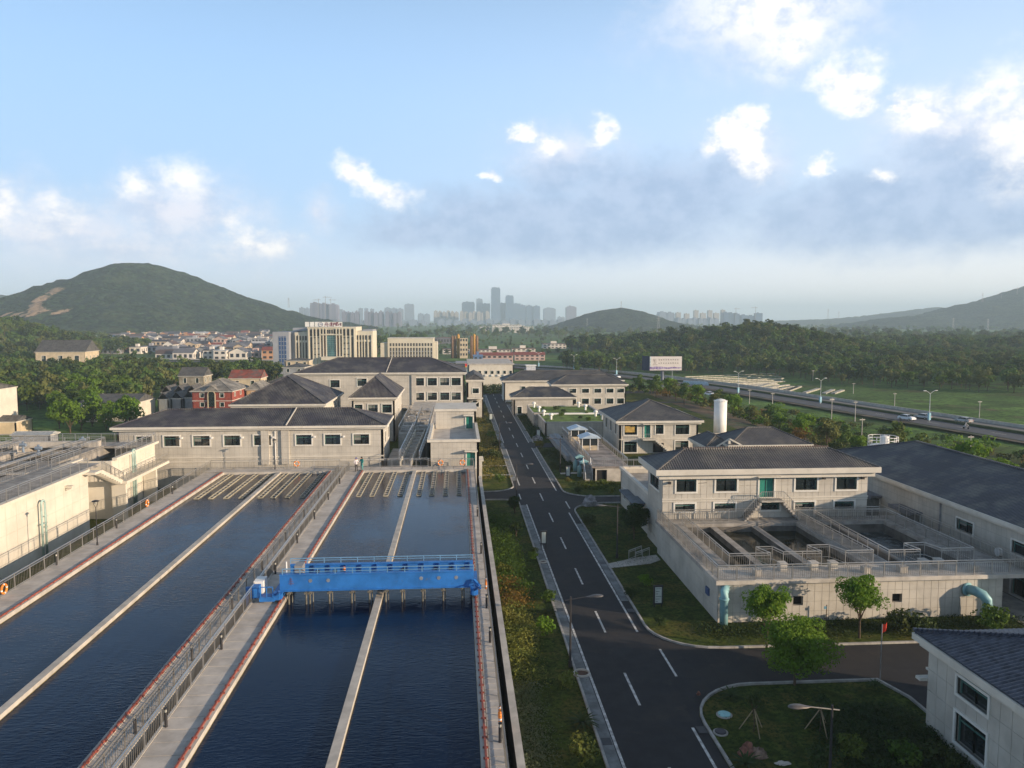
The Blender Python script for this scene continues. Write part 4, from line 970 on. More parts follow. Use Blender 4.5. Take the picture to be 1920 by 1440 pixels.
# ------------------------------------------------------------------ pale tank on the left (deck 6.7 m)
def left_tank():
    ZT = 6.7; t = thing('pale_tank', 'huge sunlit cream tank on the left with walkways and pipes on its deck', 'water tank', (-50, 70, 0))
    XR_, YF = -38.0, 99.6
    # sunlit flank: main wall to Y 81, recess, then the end block
    facade(t, (XR_, 30, 0), (0, 1), (1, 0), 51.6, ZT-.25, [(51.6-17.4, 51.6-16.6, 3.9, 4.6, 'v'), (18.0, 18.8, 3.2, 3.9, 'v')], WHITE, panel=(1.6, 1.3), pm=WHITE)
    facade(t, (-41.5, 81.6, 0), (0, 1), (1, 0), 6.0, ZT-.25, (), WHITE, kindname='recess_wall')
    facade(t, (XR_, 87.6, 0), (0, 1), (1, 0), 12.0, ZT-.25, [(2.6, 3.3, 3.3, 3.9, 'v')], WHITE, panel=(1.5, 1.3), pm=WHITE)
    for q in ((-72, XR_, 99.3, 99.6), (-41.5, XR_, 81.6, 81.8), (-41.5, XR_, 87.4, 87.6)): MB().box(*q, 0, ZT-.25).build('end_wall', WHITE, t)
    b = MB(); b.box(-38.1, -37.6, 29.6, 81.4, ZT-.25, ZT+.02); b.box(-38.1, -37.6, 87.8, 100, ZT-.25, ZT+.02); b.box(-41.7, -41.2, 81.4, 87.8, ZT-.25, ZT+.02); b.build('coping', WHITE, t)
    # deck as a grid of walkways round open cells
    xs = [-72, -70, -61.5, -60.3, -52.4, -51.0, -44.2, -42.8, -38.1]; ys = [30, 33, 46, 47.2, 60, 61.2, 72.5, 74, 85, 86.4, 96.5, 99.6]
    b = MB(); w = MB()
    for i in range(len(xs)-1):
        for j in range(len(ys)-1):
            if i % 2 == 1 and j % 2 == 1 and i < 7: w.quad((xs[i], ys[j], 5.5), (xs[i+1], ys[j], 5.5), (xs[i+1], ys[j+1], 5.5), (xs[i], ys[j+1], 5.5))
            else:
                if xs[i] >= -43 and 81.6 <= ys[j] < 87: continue
                b.box(xs[i], xs[i+1], ys[j], ys[j+1], 5.2 if i < 7 else ZT-.3, ZT)
    b.build('deck', CONC, t); struct('tank_water', w, WATERF)
    # raised channel and equipment in the far corner
    b = MB(); b.box(-72, -56, 92, 94, ZT, ZT+.9); b.box(-70, -69, 60, 92, ZT, ZT+.8); b.box(-56, -43, 95.6, 96.4, ZT, ZT+.7); b.build('raised_channel', CONCL, t)
    for i in range(9):
        x = -69+i*2.3; b = MB(); b.box(x, x+.35, 91.6, 91.98, ZT+.1, ZT+.85); b.build('buttress', CONCL, t)
    for k, (x, y) in enumerate(((-47, 90), (-50, 92.5), (-45, 96), (-54, 88), (-58, 90.5), (-48.5, 78), (-57, 75))):
        b = MB(); b.tube([(x, y, ZT), (x, y, ZT+.8)], .14, 8); b.tube([(x-.35, y, ZT+.85), (x+.35, y, ZT+.85)], .2, 8); b.box(x-.1, x+.1, y-.1, y+.1, ZT+.8, ZT+1.25); b.build('valve_actuator', mat('blue_grey_machine', (.20, .26, .34), .5, .15, 2), t)
    b = MB()
    for y in (66.6, 79.5): b.box(-70, -42.8, y-.4, y+.4, ZT-.05, ZT+.06)
    for x in (-47.5, -56.5): b.box(x-.35, x+.35, 33, 96.5, ZT-.02, ZT+.09)
    b.build('crossing_walkway', CONCL, t)
    # stairs down to the landing, canopy slab, landing box
    b = MB()
    for i in range(9): b.box(-38.0, -36.7, 82.0+i*.55, 82.0+(i+1)*.55+.05, ZT-.45-.24*(i+1), ZT-.2-.24*(i+1))
    b.box(-38.05, -36.7, 80.6, 82.0, ZT-.45, ZT-.2); b.build('stairs', WHITE, t)
    b = MB(); b.bar((-36.75, 82, ZT-.35), (-36.75, 87, ZT-2.5), .12, .4); b.bar((-37.95, 82, ZT-.35), (-37.95, 87, ZT-2.5), .12, .4); b.build('stair_stringer', WHITE, t)
    b = MB(); b.box(-38.0, -36.2, 86.8, 99.4, 4.0, 4.3); b.build('landing', WHITE, t); b = MB(); b.box(-37.9, -36.4, 86.9, 87.3, 0, 4.0); b.build('landing_pier', WHITE, t); b = MB(); b.box(-37.9, -36.4, 95.5, 95.9, 0, 4.0); b.build('landing_pier', WHITE, t)
    b = MB(); b.box(-38.0, -37.3, 77.0, 77.5, 5.7, 5.9); b.bar((-37.9, 77.2, 5.5), (-37.4, 77.2, 5.7), .2); b.build('bracket', WHITE, t)
    # pipes on the flank
    def upipe(x, y, z0, z1, r, nm, double=True):
        b = MB(); p = [(x, y, z0), (x, y, z1)]+[(x, y-.32+.32*math.cos(a), z1+.32*math.sin(a)) for a in (.5, 1.1, 1.57, 2.1, 2.7, 3.14)]+[(x, y-.64, z1-.05), (x, y-.64, z0 if double else z1-1.6)]; b.tube(p, r, 10)
        for z in (z0+(z1-z0)*.55, z0+(z1-z0)*.75): b.tube([(x, y, z-.03), (x, y, z+.03)], r*1.7, 10)
        b.box(x-.05, x+.05, y-.9, y+.25, z0+(z1-z0)*.62, z0+(z1-z0)*.62+.06); b.build(nm, mat('pale_teal_pipe', (.36, .50, .47), .5, .2, 1, fn=f_stain(.3)), t, True)
    upipe(-37.6, 72.6, .4, 5.3, .1, 'vent_pipe'); upipe(-37.6, 92.6, .4, 6.6, .12, 'vent_pipe')
    b = MB(); b.tube([(-37.9, 97.0, 3.4), (-37.3, 97.0, 3.2), (-37.2, 97.0, 2.4), (-37.2, 97.0, 0)], .25, 10); b.build('downpipe', TEAL, t, True)
    b = MB(); b.tube([(-37.9, 92, 6.4), (-37.9, 92, 1)], .05, 6); b.build('drainpipe', WPAINT, t)
    R = railing
    R([(-37.8, 31, ZT), (-37.8, 81.5, ZT)], 'long railing along the sunlit edge of the pale tank', sp=1.8, bal=.22)
    R([(-37.8, 88, ZT), (-37.8, 99.5, ZT), (-46, 99.5, ZT), (-71.5, 99.5, ZT)], 'railing round the far corner of the pale tank', sp=1.5, bal=.22)
    R([(-41.4, 81.6, ZT), (-41.4, 87.8, ZT)], 'short railing behind the stair recess of the tank', sp=1.5, bal=.22)
    for k, x in enumerate((-42.6, -44.4, -50.9, -52.6, -60.2)):
        R([(x, 33, ZT), (x, 96.5, ZT)], 'inner railing on the pale tank, %s from its sunlit edge' % ['nearest', 'second', 'third', 'fourth', 'farthest'][k], sp=2.2, bal=.35 if k < 2 else .5)
    for k, y in enumerate((46.6, 60.6, 73.2, 85.7, 96.6)):
        R([(-70, y, ZT), (-42.8, y, ZT)], 'cross railing over the pale tank, %s from the front' % ['first', 'second', 'third', 'fourth', 'farthest'][k], sp=2.2, bal=.35 if k > 1 else .5)
    R([(-36.65, 82, ZT-.2), (-36.65, 87, ZT-2.4)], 'sloping railing of the stairs on the side of the pale tank', h=.95, sp=1, bal=.25)
    R([(-36.3, 87, 4.3), (-36.3, 99.3, 4.3)], 'railing of the landing on the side of the pale tank', h=.95, sp=1.2, bal=.25)
left_tank()
fr = lambda n, L, w, z0, z1, m0=1.2, kind='w': [(m0+(L-2*m0-w)*i/(n-1), m0+(L-2*m0-w)*i/(n-1)+w, z0, z1, kind) for i in range(n)]
# ------------------------------------------------------------------ long building beyond the left basin
def long_building():
    x0, x1, y0, y1 = -44.0, -9.9, 103.0, 112.5; z = 8.1
    t = thing('long_building', 'long grey hip roofed building with a row of eight square windows behind the left basin', 'building', (-27, 103, 0))
    ops = []
    for u0, u1 in ((307, 336), (362, 393), (420, 450), (476, 508), (555, 584), (609, 638), (663, 692)):
        a = PY(u0, 817, 103)[0]-x0; c = PY(u1, 817, 103)[0]-x0; ops.append((a, c, 5.55, 6.85))
    a = PY(255, 817, 103)[0]-x0; ops.insert(0, (a, a+2.0, 5.55, 6.85))
    shell(t, x0, x1, y0, y1, 0, z-.6, STONE, front=ops, right=fr(2, 9.5, 1.6, 5.4, 6.9, 1.6))
    b = MB(); b.box(x0-.05, x1+.05, y0-.08, y0, 3.9, 4.05); b.box(x0-.05, x1+.05, y0-.07, y0, 3.35, 3.5); b.build('string_course', FASCIA, t)
    for x in (-25.2, -22.6):
        b = MB(); b.box(x-.5, x+.5, y0-.25, y0, 3.0, z-.62); b.build('pilaster', STONE, t)
    b = MB(); b.tube([(-23.9, y0-.12, z-.7), (-23.9, y0-.12, 3)], .06, 6); b.build('drainpipe', WPAINT, t)
    rf, A, B = hip_roof(t, x0, x1, y0, y1, z, 1.75, ROOFP)
    b = MB(); b.bar((-22.4, 102.6, z+.1), (-22.0, 107.6, z+1.85), .12, .1); b.build('roof_seam', FASCIA, rf)
    for x in [PY(u, 815, 103)[0] for u in (341, 398, 455, 513, 590, 645)]:
        b = MB(); b.box(x-.12, x+.12, y0-.3, y0, 6.5, 6.7); b.build('wall_lamp', WPAINT, t)
long_building()
# ------------------------------------------------------------------ stepped block
def stepped():
    t = thing('stepped_block', 'cream stepped block with green doors and a tiled roof terrace by the road', 'building', (-.4, 101, 0))
    facade(t, (-3.9, 101, 0), (1, 0), (0, -1), 6.6, 6.0, [(5.0, 6.1, 2.6, 4.6, 'd')], STONE)
    facade(t, (2.7, 101, 0), (0, 1), (1, 0), 19, 6.0, (), STONE); facade(t, (-3.9, 120, 0), (0, -1), (-1, 0), 19, 6.0, (), STONE)
    facade(t, (-3.4, 117.4, 5.3), (1, 0), (0, -1), 6.1, 2.8, [(4.6, 5.6, .1, 2.0, 'd')], STONE)
    facade(t, (2.7, 117.4, 5.3), (0, 1), (1, 0), 8.6, 2.8, (), STONE)
    b = MB(); b.box(-3.6, 2.4, 101.3, 117.4, 5.2, 5.45); b.build('terrace', SLAB, t)
    b = MB(); b.box(-4.05, 2.85, 100.85, 101.25, 6.0, 6.35); b.box(-4.05, -3.65, 101.25, 117.4, 6.0, 6.35); b.box(2.45, 2.85, 101.25, 117.4, 6.0, 6.35); b.build('parapet', FASCIA, t)
    b = MB(); b.box(-3.6, 2.85, 117.2, 126.2, 8.1, 8.45); b.build('upper_parapet', FASCIA, t)
    b = MB(); b.box(.8, 2.4, 116.5, 117.4, 7.45, 7.6); b.build('door_canopy', FASCIA, t)
    b = MB(); b.box(.8, 2.5, 100.1, 101, 4.8, 4.95); b.build('door_canopy', FASCIA, t)
    b = MB(); b.tube([(.9, 102.5, 5.4), (.9, 102.5, 6.1)], .07, 8); b.build('vent_stack', WPAINT, t)
    b = MB(); b.box(2.7, 3.1, 101, 103, 0, 3.4); b.box(2.7, 3.3, 101, 104, 3.4, 3.55); b.build('side_step', FASCIA, t)
    # open tank with walkways and pipes between the buildings
    t = thing('pipe_gallery', 'open concrete tank top with walkways, pipes and a dark trench left of the stepped block', 'tank', (-7, 130, 0))
    b = MB(); b.box(-9.2, -4.6, 120, 166, 0, 4.4); b.box(-4.6, 2.2, 127, 166, 0, 4.2); b.build('deck', CONCL, t)
    b = MB(); b.box(-9.4, -6.6, 103.2, 112, 0, 3.4); b.build('low_roof', CONC, t)
    for o_ in (-7.6, -6.2):
        b = MB()
        for i in range(10): b.box(o_+.1*i, o_+.2+.1*i, 100.4+i*2, 102.4+i*2, 3.0+.14*i, 3.75+.14*i)
        b.build('ramp_wall', WHITE, t)
    b = MB()
    for i in range(10): b.box(-7.4+.1*i, -6.2+.1*i, 100.4+i*2, 102.4+i*2, 2.7+.14*i, 3.1+.14*i)
    b.build('ramp', CONCL, t)
    b = MB(); b.box(-5.1, -4.95, 103, 127, 0, 3.9); b.build('trench_wall', mat('blue_grey_wall', (.20, .22, .25), .8), t)
    for k in range(6):
        x = -8.8+(k % 3)*1.2; y = 122+k*5; b = MB(); b.tube([(x, y, 4.4), (x, y, 4.9), (x+.7, y, 5.1), (x+1.2, y, 4.9), (x+1.2, y, 4.4)], .13, 8); b.build('pipe', mat('galvanised', (.36, .37, .38), .4, metal=.5), t, True)
    for k in range(7):
        b = MB(); y = 121.5+k*4.3; b.box(-9.0, -5.0, y, y+.3, 4.4, 4.75); b.build('channel_kerb', CONC, t)
    for k, (p, q) in enumerate((((-9.2, 120.2), (-9.2, 150)), ((-9.2, 120.2), (-4.7, 120.2)), ((-4.7, 120.2), (-4.7, 150)), ((-9.2, 132), (-4.7, 132)), ((-9.2, 142), (2, 142)), ((-6.9, 120.4), (-6.9, 150)))):
        railing([(*p, 4.4), (*q, 4.4)], 'railing on the pipe gallery left of the stepped block, %s' % ['along its left edge', 'along its front edge', 'beside the stepped block', 'first cross run', 'second cross run', 'along its middle walkway'][k], sp=1.6, bal=.3)
    for k, x in enumerate((-7.7, -5.1)):
        railing([(x, 101, 3.7), (x+.8, 119, 5.0)], 'sloping rail on the %s wall of the white ramp' % ['left', 'right'][k], sp=1.6, bal=0)
stepped()
# ------------------------------------------------------------------ two pyramid-roofed pump houses and the big hall behind
def simple_house(nm, label, cat, x0, x1, y0, y1, z0, ze, rise, roofm, wm, front=(), right=(), left=(), group=None, ov=.6, band=.55, gable=False, fm=None, extra=None, winf=None):
    t = thing(nm, label, cat, ((x0+x1)/2, y0, z0), group)
    shell(t, x0, x1, y0, y1, z0, ze-z0-band, wm, front=front, left=left, right=right, fm=winf)
    rf, A, B = hip_roof(t, x0, x1, y0, y1, ze, rise, roofm, ov=ov, band=band, gable=gable, fm=fm)
    if gable:
        b = MB()
        if x1-x0 >= y1-y0:
            ym = (y0+y1)/2
            for x, s in ((x0, 1), (x1, -1)): b.quad((x, y0, ze-.01), (x, y1, ze-.01), (x, ym, ze+rise*.9)) if s < 0 else b.quad((x, y1, ze-.01), (x, y0, ze-.01), (x, ym, ze+rise*.9))
        else:
            xm = (x0+x1)/2
            b.quad((x0, y0, ze-.01), (x1, y0, ze-.01), (xm, y0, ze+rise*.9)); b.quad((x1, y1, ze-.01), (x0, y1, ze-.01), (xm, y1, ze+rise*.9))
        b.build('gable', wm, t)
    return t, rf
simple_house('pump_house', 'hip roofed house with a sunlit right wall, directly behind the long building', 'building', -37.0, -22.4, 130.6, 150, 0, 8.0, 4.1, ROOFP, WHITE, right=[(8.2, 9.0, 4.2, 6.6), (9.6, 10.8, 4.0, 6.2, 'd'), (12.6, 13.8, 4.6, 6.6), (16, 17.2, 4.6, 6.8), (2, 3, 4.6, 6.6)])
simple_house('pump_house', 'smaller pyramid roofed house in front of the big two storey hall', 'building', -19.0, -11.4, 140.5, 158, 0, 8.0, 3.4, ROOFP, STONE, front=[(.5, 1.9, 5.2, 6.7), (2.9, 4.6, 5.2, 6.7), (5.4, 7.1, 5.2, 6.7)], right=fr(5, 17.5, 1.2, 5.2, 6.9, 1.2))
t, rf = simple_house('big_hall', 'largest two storey hall with a long dark roof and two rows of four windows', 'building', -34.8, 1.4, 170.6, 186, 0, 10.4, 2.9, ROOFP, STONE, front=[(x, x+2.0, z, z+1.65) for x in (25.4, 28.2, 30.9, 33.5-.1) for z in (7.5, 4.3)]+[(7.2, 9.2, 7.2, 8.8), (13.0, 15, 7.5, 9.1)], right=[(3, 4.2, 6, 7.6), (9, 10.2, 6, 7.6)])
b = MB(); b.bar((-15.5, 170.2, 10.5), (-14.9, 178.0, 13.3), .14, .1); b.build('roof_seam', FASCIA, rf)
for x in (-16.2, -9.6):
    b = MB(); b.box(x-.5, x+.5, 170.35, 170.6, 0, 9.8); b.build('pilaster', STONE, t)
b = MB(); b.box(-27, 1, 169.2, 170.5, 2.6, 3.2); b.box(-6, 1.4, 166, 170.4, 3.4, 3.6); b.build('ledge', CONCL, t)
t, rf = simple_house('stair_house', 'narrow house with a grey roof and outside stairs, right of the big hall', 'building', 2.0, 5.6, 172, 190, 0, 8.6, 1.1, ROOF, STONE, front=[(1.2, 2.6, 5.6, 6.7), (1.2, 2.6, 2.6, 3.9)], ov=.3)
b = MB(); b.bar((2.3, 171.3, 2.2), (5.4, 171.3, 4.6), .25, .2); b.bar((2.3, 170.6, 2.2), (5.4, 170.6, 4.6), .25, .2); b.box(2.0, 5.5, 170.4, 171.9, 4.5, 4.7); b.build('outer_stairs', FASCIA, t)
# ------------------------------------------------------------------ filter tank with its cells (deck 3.2 m)
def filter_tank():
    ZP = 3.2; x0, x1, y0, y1 = 18.7, 40.3, 53.8, 70.2
    t = thing('filter_tank', 'walled concrete filter tank with five open cells in front of the grey roofed building', 'water tank', (29.5, 53.8, 0))
    facade(t, (x0, y0, 0), (1, 0), (0, -1), x1-x0, ZP-.32, [(5.6, 6.35, 1.15, 1.85, 'v'), (13.1, 13.85, 1.2, 1.85, 'v')], STONE, panel=(.56, .72), frame=0)
    facade(t, (x0, y1+.7, 0), (0, -1), (-1, 0), y1-y0+.7, ZP-.32, (), STONE, panel=(1.1, .96), cap=100)
    facade(t, (x1, y0, 0), (0, 1), (1, 0), y1-y0+.7, ZP-.32, (), STONE)
    cells = [(20.6, 23.1), (23.7, 27.0), (27.6, 31.2), (33.3, 34.7), (35.0, 39.6)]
    yb, yf = 69.0, 56.6
    b = MB(); b.box(x0-.25, x1+1.9, y0-.3, yf, ZP-.3, ZP); b.build('front_deck', CONCL, t)
    b = MB(); b.box(x0-.25, cells[0][0], yf, 70.9, ZP-.3, ZP); b.box(cells[4][1], x1+1.9, yf, 70.9, ZP-.3, ZP); b.box(cells[0][0], cells[4][1], yb, 70.9, ZP-.3, ZP); b.box(31.2, 33.3, yf, yb, ZP-.3, ZP); b.build('side_deck', CONC, t)
    for a, c, zt in ((23.1, 23.7, 2.9), (27.0, 27.6, 2.9), (34.7, 35.0, 3.0)):
        b = MB(); b.box(a, c, yf, yb, 0, zt); b.build('cell_wall', CONC, t)
    b = MB()
    for a, c in cells:
        for xx, s in ((a, 1), (c, -1)): b.box(min(xx, xx+.02*s), max(xx, xx+.02*s), yf, yb, 0, ZP-.31 if not (a in (23.7, 27.6) and s == 1 or c in (23.1, 27.0) and s == -1) else 2.88)
        b.box(a+.02, c-.02, yb-.02, yb, 0, ZP-.31); b.box(a+.02, c-.02, yf, yf+.02, 0, ZP-.31)
    b.build('cell_lining', CONCD, t)
    b = MB(); b.quad((33.3, yf, .9), (34.7, yf, .9), (34.7, yb, .9), (33.3, yb, .9)); b.build('dry_cell_floor', CONCL, t)
    for k, (a, c) in enumerate(cells):
        if k == 3: continue
        b = MB(); z = 2.4 if k < 3 else 2.1; b.quad((a+.02, yf+.02, z), (c-.02, yf+.02, z), (c-.02, yb-.02, z), (a+.02, yb-.02, z)); struct('filter_water', b, WATERF if k < 3 else WATERW)
    for x in (21.9, 24.2, 26.6, 28.1, 30.2, 33.0, 35.2, 36.4, 38.6):
        b = MB(); yy = 55.6 if x in (24.2, 26.6, 28.1, 35.2, 36.4) else 54.7; b.box(x-.26, x+.26, yy-.3, yy+.3, ZP, ZP+(.55 if yy > 55 else .4)); b.box(x-.3, x+.3, yy-.34, yy+.34, ZP+(.55 if yy > 55 else .4), ZP+(.62 if yy > 55 else .47)); b.build('concrete_plinth', CONCL, t)
    # fat pipes into the tank
    b = MB(); b.tube([(18.95, 53.2, 0), (18.95, 53.2, 2.1), (19.0, 53.3, 2.45), (19.15, 53.6, 2.6), (19.3, 53.9, 2.62)], .3, 14); b.tube([(18.95, 53.2, 1.95), (18.95, 53.2, 2.05)], .36, 14); b.build('inlet_pipe', TEAL, t, True)
    b = MB(); b.tube([(37.6, 53.8, 2.05), (37.75, 53.2, 2.12), (38.1, 52.85, 1.95), (38.35, 52.75, 1.6), (38.42, 52.75, 1.1), (38.42, 52.75, 0)], .36, 14); b.tube([(37.55, 53.8, 2.05), (37.58, 53.68, 2.06)], .5, 16); b.build('outlet_pipe', TEAL, t, True)
    b = MB(); b.box(x0-.14, x0-.02, 55.6, 56.3, 1.35, 1.9); b.build('wall_hatch', mat('blue_hatch', (.05, .09, .2), .5), t)
    R = railing
    R([(18.6, 70.6, ZP), (18.6, 53.6, ZP), (42.0, 53.6, ZP), (42.0, 70.5, ZP)], 'outer railing round the filter tank deck, above its cladding', sp=1.35, bal=.16)
    R([(20.4, 68.8, ZP), (20.4, 56.4, ZP), (23.6, 56.4, ZP), (23.1, 58.0, ZP), (24.4, 58.0, ZP), (24.7, 56.6, ZP), (27.7, 56.6, ZP), (27.3, 58.2, ZP), (29.1, 58.2, ZP), (29.6, 56.6, ZP), (31.8, 56.6, ZP), (31.3, 68.6, ZP)], 'zigzag inner railing round the three dark cells', sp=1.5, bal=.16)
    R([(32.9, 68.8, ZP), (33.0, 56.5, ZP), (35.5, 56.5, ZP), (35.2, 58.2, ZP), (36.9, 58.2, ZP), (37.3, 56.6, ZP), (39.9, 56.6, ZP), (39.9, 69, ZP), (32.9, 69, ZP)], 'inner railing round the cell with pale water', sp=1.5, bal=.16)
    R([(19.6, 70.0, ZP), (28.0, 70.0, ZP)], 'railing at the back of the filter tank, left of the stairs', sp=1.4, bal=.2)
    R([(31.6, 70.0, ZP), (39.8, 70.0, ZP)], 'railing at the back of the filter tank, right of the stairs', sp=1.4, bal=.2)
filter_tank()
def tiled_building():
    x0, x1, y0, y1 = 19.1, 39.0, 70.9, 76.4; ze = 8.05
    t = thing('tiled_building', 'two storey stone clad building with grey tiled hip roof above the filter tank', 'building', (29, 70.9, 0))
    top = [(a-x0, c-x0, 5.8, 7.25) for a, c in ((20.4, 22.3), (24.2, 26.2), (31.9, 34.0), (35.9, 37.9))]; low = [(a-x0, c-x0, 3.95, 4.65) for a, c in ((20.3, 22.2), (24.1, 26.1), (28.6, 30.4), (31.9, 33.8), (35.8, 37.7))]
    facade(t, (x0, y0, 0), (1, 0), (0, -1), x1-x0, ze-.95, top+low+[(28.4-x0, 29.8-x0, 5.15, 7.1, 'd')], STONE, panel=(.6, .78), base=3.2)
    facade(t, (x0, y1, 0), (0, -1), (-1, 0), y1-y0, ze-.95, [(1.0, 4.4, 5.7, 7.2)], STONE, panel=(.9, .9), cap=60)
    facade(t, (x1, y0, 0), (0, 1), (1, 0), y1-y0, ze-.95, (), STONE); facade(t, (x1, y1, 0), (-1, 0), (0, 1), x1-x0, ze-.95, (), STONE)
    rf, A, B = hip_roof(t, x0, x1, y0, y1, ze, 1.35, ROOF, ov=.85, band=.95)
    k = MB()
    n = 60
    for i in range(n): x = A[0]+(B[0]-A[0])*i/(n-1); k.box(x-.06, x+.06, A[1]-.08, A[1]+.08, A[2]+.05, A[2]+.19)
    k.build('ridge_knobs', mat('brown_ridge', (.16, .11, .09), .8), rf)
    b = MB(); b.box(x0-.05, x1+.05, y0-.1, y0, 5.05, 5.18); b.box(x0-.04, x1+.04, y0-.06, y0, 4.85, 4.95); b.build('string_course', FASCIA, t)
    # landing and stairs both ways
    b = MB(); b.box(28.2, 30.3, 69.7, 70.88, 4.95, 5.1)
    for i in range(8): b.box(28.2-(i+1)*.2, 28.2-i*.2, 69.7, 70.85, 4.95-(i+1)*.22-.1, 4.95-i*.22-.1); b.box(30.3+i*.22, 30.3+(i+1)*.22, 69.7, 70.85, 4.95-(i+1)*.22-.1, 4.95-i*.22-.1)
    b.build('stairs', CONC, t)
    b = MB()
    for y in (69.72,):
        b.bar((28.2, y, 5.95), (30.3, y, 5.95), .05)
        for i in range(13): x = 28.2+2.1*i/12; b.bar((x, y, 5.1), (x, y, 5.95), .025)
        b.bar((28.2, y, 5.95), (26.5, y, 4.1), .05); b.bar((30.3, y, 5.95), (32.1, y, 4.1), .05)
        for i in range(8): b.bar((28.1-i*.2, y, 4.9-i*.22), (28.1-i*.2, y, 5.8-i*.22), .025); b.bar((30.4+i*.22, y, 4.9-i*.22), (30.4+i*.22, y, 5.8-i*.22), .025)
    b.build('stair_rail', STEEL, t)
    b = MB(); b.box(28.0, 30.2, 70.1, 70.9, 7.18, 7.26); b.build('door_canopy', FASCIA, t)
    for x, z in ((19.7, 6.7), (34.6, 6.95), (38.4, 6.9)):
        b = MB(); b.box(x-.12, x+.12, y0-.35, y0, z-.1, z+.1); b.build('wall_lamp', DARK, t)
    for x, z in ((23.0, 6.6), (38.6, 6.9), (34.6, 6.9)):
        b = MB(); b.bar((x-.6, y0-.06, z), (x+.3, y0-.06, z+.05), .03); b.build('cable_bracket', DARK, t)
    # lower wing behind, with a side entrance
    t = thing('rear_wing', 'lower white wing with a parapet terrace behind the tiled building, next to the side road', 'building', (26, 76.6, 0))
    facade(t, (19.3, 90.6, 0), (0, -1), (-1, 0), 14.0, 4.2, [(5.2, 6.4, 0.1, 2.3), (7.6, 8.8, .1, 2.3), (2.0, 3.2, 1.2, 2.3)], STONE)
    facade(t, (19.3, 76.6, 0), (1, 0), (0, -1), 1.0, 4.2, (), STONE); facade(t, (38.6, 76.6, 0), (0, 1), (1, 0), 14.0, 4.2, (), STONE); facade(t, (38.6, 90.6, 0), (-1, 0), (0, 1), 19.3, 4.2, (), STONE)
    b = MB(); b.box(19.6, 38.3, 76.8, 90.3, 3.6, 3.75); b.build('terrace', CONC, t)
    b = MB(); b.box(19.15, 19.5, 76.6, 90.7, 4.2, 4.5); b.box(19.5, 38.7, 90.4, 90.7, 4.2, 4.5); b.box(38.4, 38.7, 76.6, 90.4, 4.2, 4.5); b.build('parapet', FASCIA, t)
    b = MB(); b.box(18.2, 19.25, 78.6, 86.2, 2.55, 2.7); b.box(17.9, 19.25, 78.2, 81.5, 2.9, 3.0); b.build('entrance_canopy', mat('slate_canopy', (.12, .14, .17), .6), t)
    railing([(19.5, 90.2, 4.5), (24.5, 90.2, 4.5)], 'low railing on the terrace behind the tiled building', h=.9, sp=1.2, bal=.2)
tiled_building()
# ------------------------------------------------------------------ navy roofed hall at the right edge
def navy_hall():
    x0, x1, y0, y1 = 44.0, 58.2, 51.0, 90; ze = 5.95
    t = thing('navy_hall', 'long low hall with a dark navy tiled roof at the right edge', 'building', (51, 58, 0))
    ops = []
    for y, w, z0, z1, k in ((77.4, 2.9, .1, 3.2, 'w0'), (70.3, 2.9, .1, 3.2, 'w0'), (62.6, 2.2, 3.5, 4.5, 'w'), (55.5, 2.4, 3.5, 4.5, 'w'), (64.5, 2.0, .9, 2.2, 'w'), (55.6, 2.2, .2, 2.0, 'w')):
        ops.append((y1-y-w, y1-y, z0, z1, k))
    facade(t, (x0, y1, 0), (0, -1), (-1, 0), y1-y0, ze-.6, ops, STONE, frame=.12)
    facade(t, (x0, y0, 0), (1, 0), (0, -1), x1-x0, ze-.6, (), STONE); facade(t, (x1, y0, 0), (0, 1), (1, 0), y1-y0, ze-.6, (), STONE); facade(t, (x1, y1, 0), (-1, 0), (0, 1), x1-x0, ze-.6, (), STONE)
    for y in (77.4, 70.3):
        b = MB(); b.box(x0-.19, x0-.1, y+.02, y+2.88, .1, 3.2)
        for k in range(14): b.box(x0-.2, x0-.19, y+.02, y+2.88, .15+k*.22, .27+k*.22)
        b.build('shutter_door', mat('grey_shutter', (.22, .22, .20), .6), t); b = MB(); b.box(x0-1.2, x0, y-.4, y+3.3, 3.45, 3.65); b.box(x0-1.3, x0-1.2, y-.4, y+3.3, 3.35, 3.72); b.build('door_canopy', mat('grey_canopy', (.20, .21, .24), .6), t)
    b = MB(); b.box(x0-.12, x0, y0, y1, 2.55, 2.7); b.build('string_course', STONE, t); b = MB(); b.box(x0-.15, x0, 67.1, 67.22, 0, 5.3); b.build('drainpipe', mat('grey_pipe', (.3, .3, .3)), t)
    b = MB(); b.tube([(x0-.3, 59.2, 3.1), (x0, 59.2, 3.1)], .35, 12); b.build('wall_vent', WPAINT, t)
    rf, A, B = hip_roof(t, x0, x1, y0, y1, ze, 2.45, ROOFN, ov=.75, band=.6)
navy_hall()
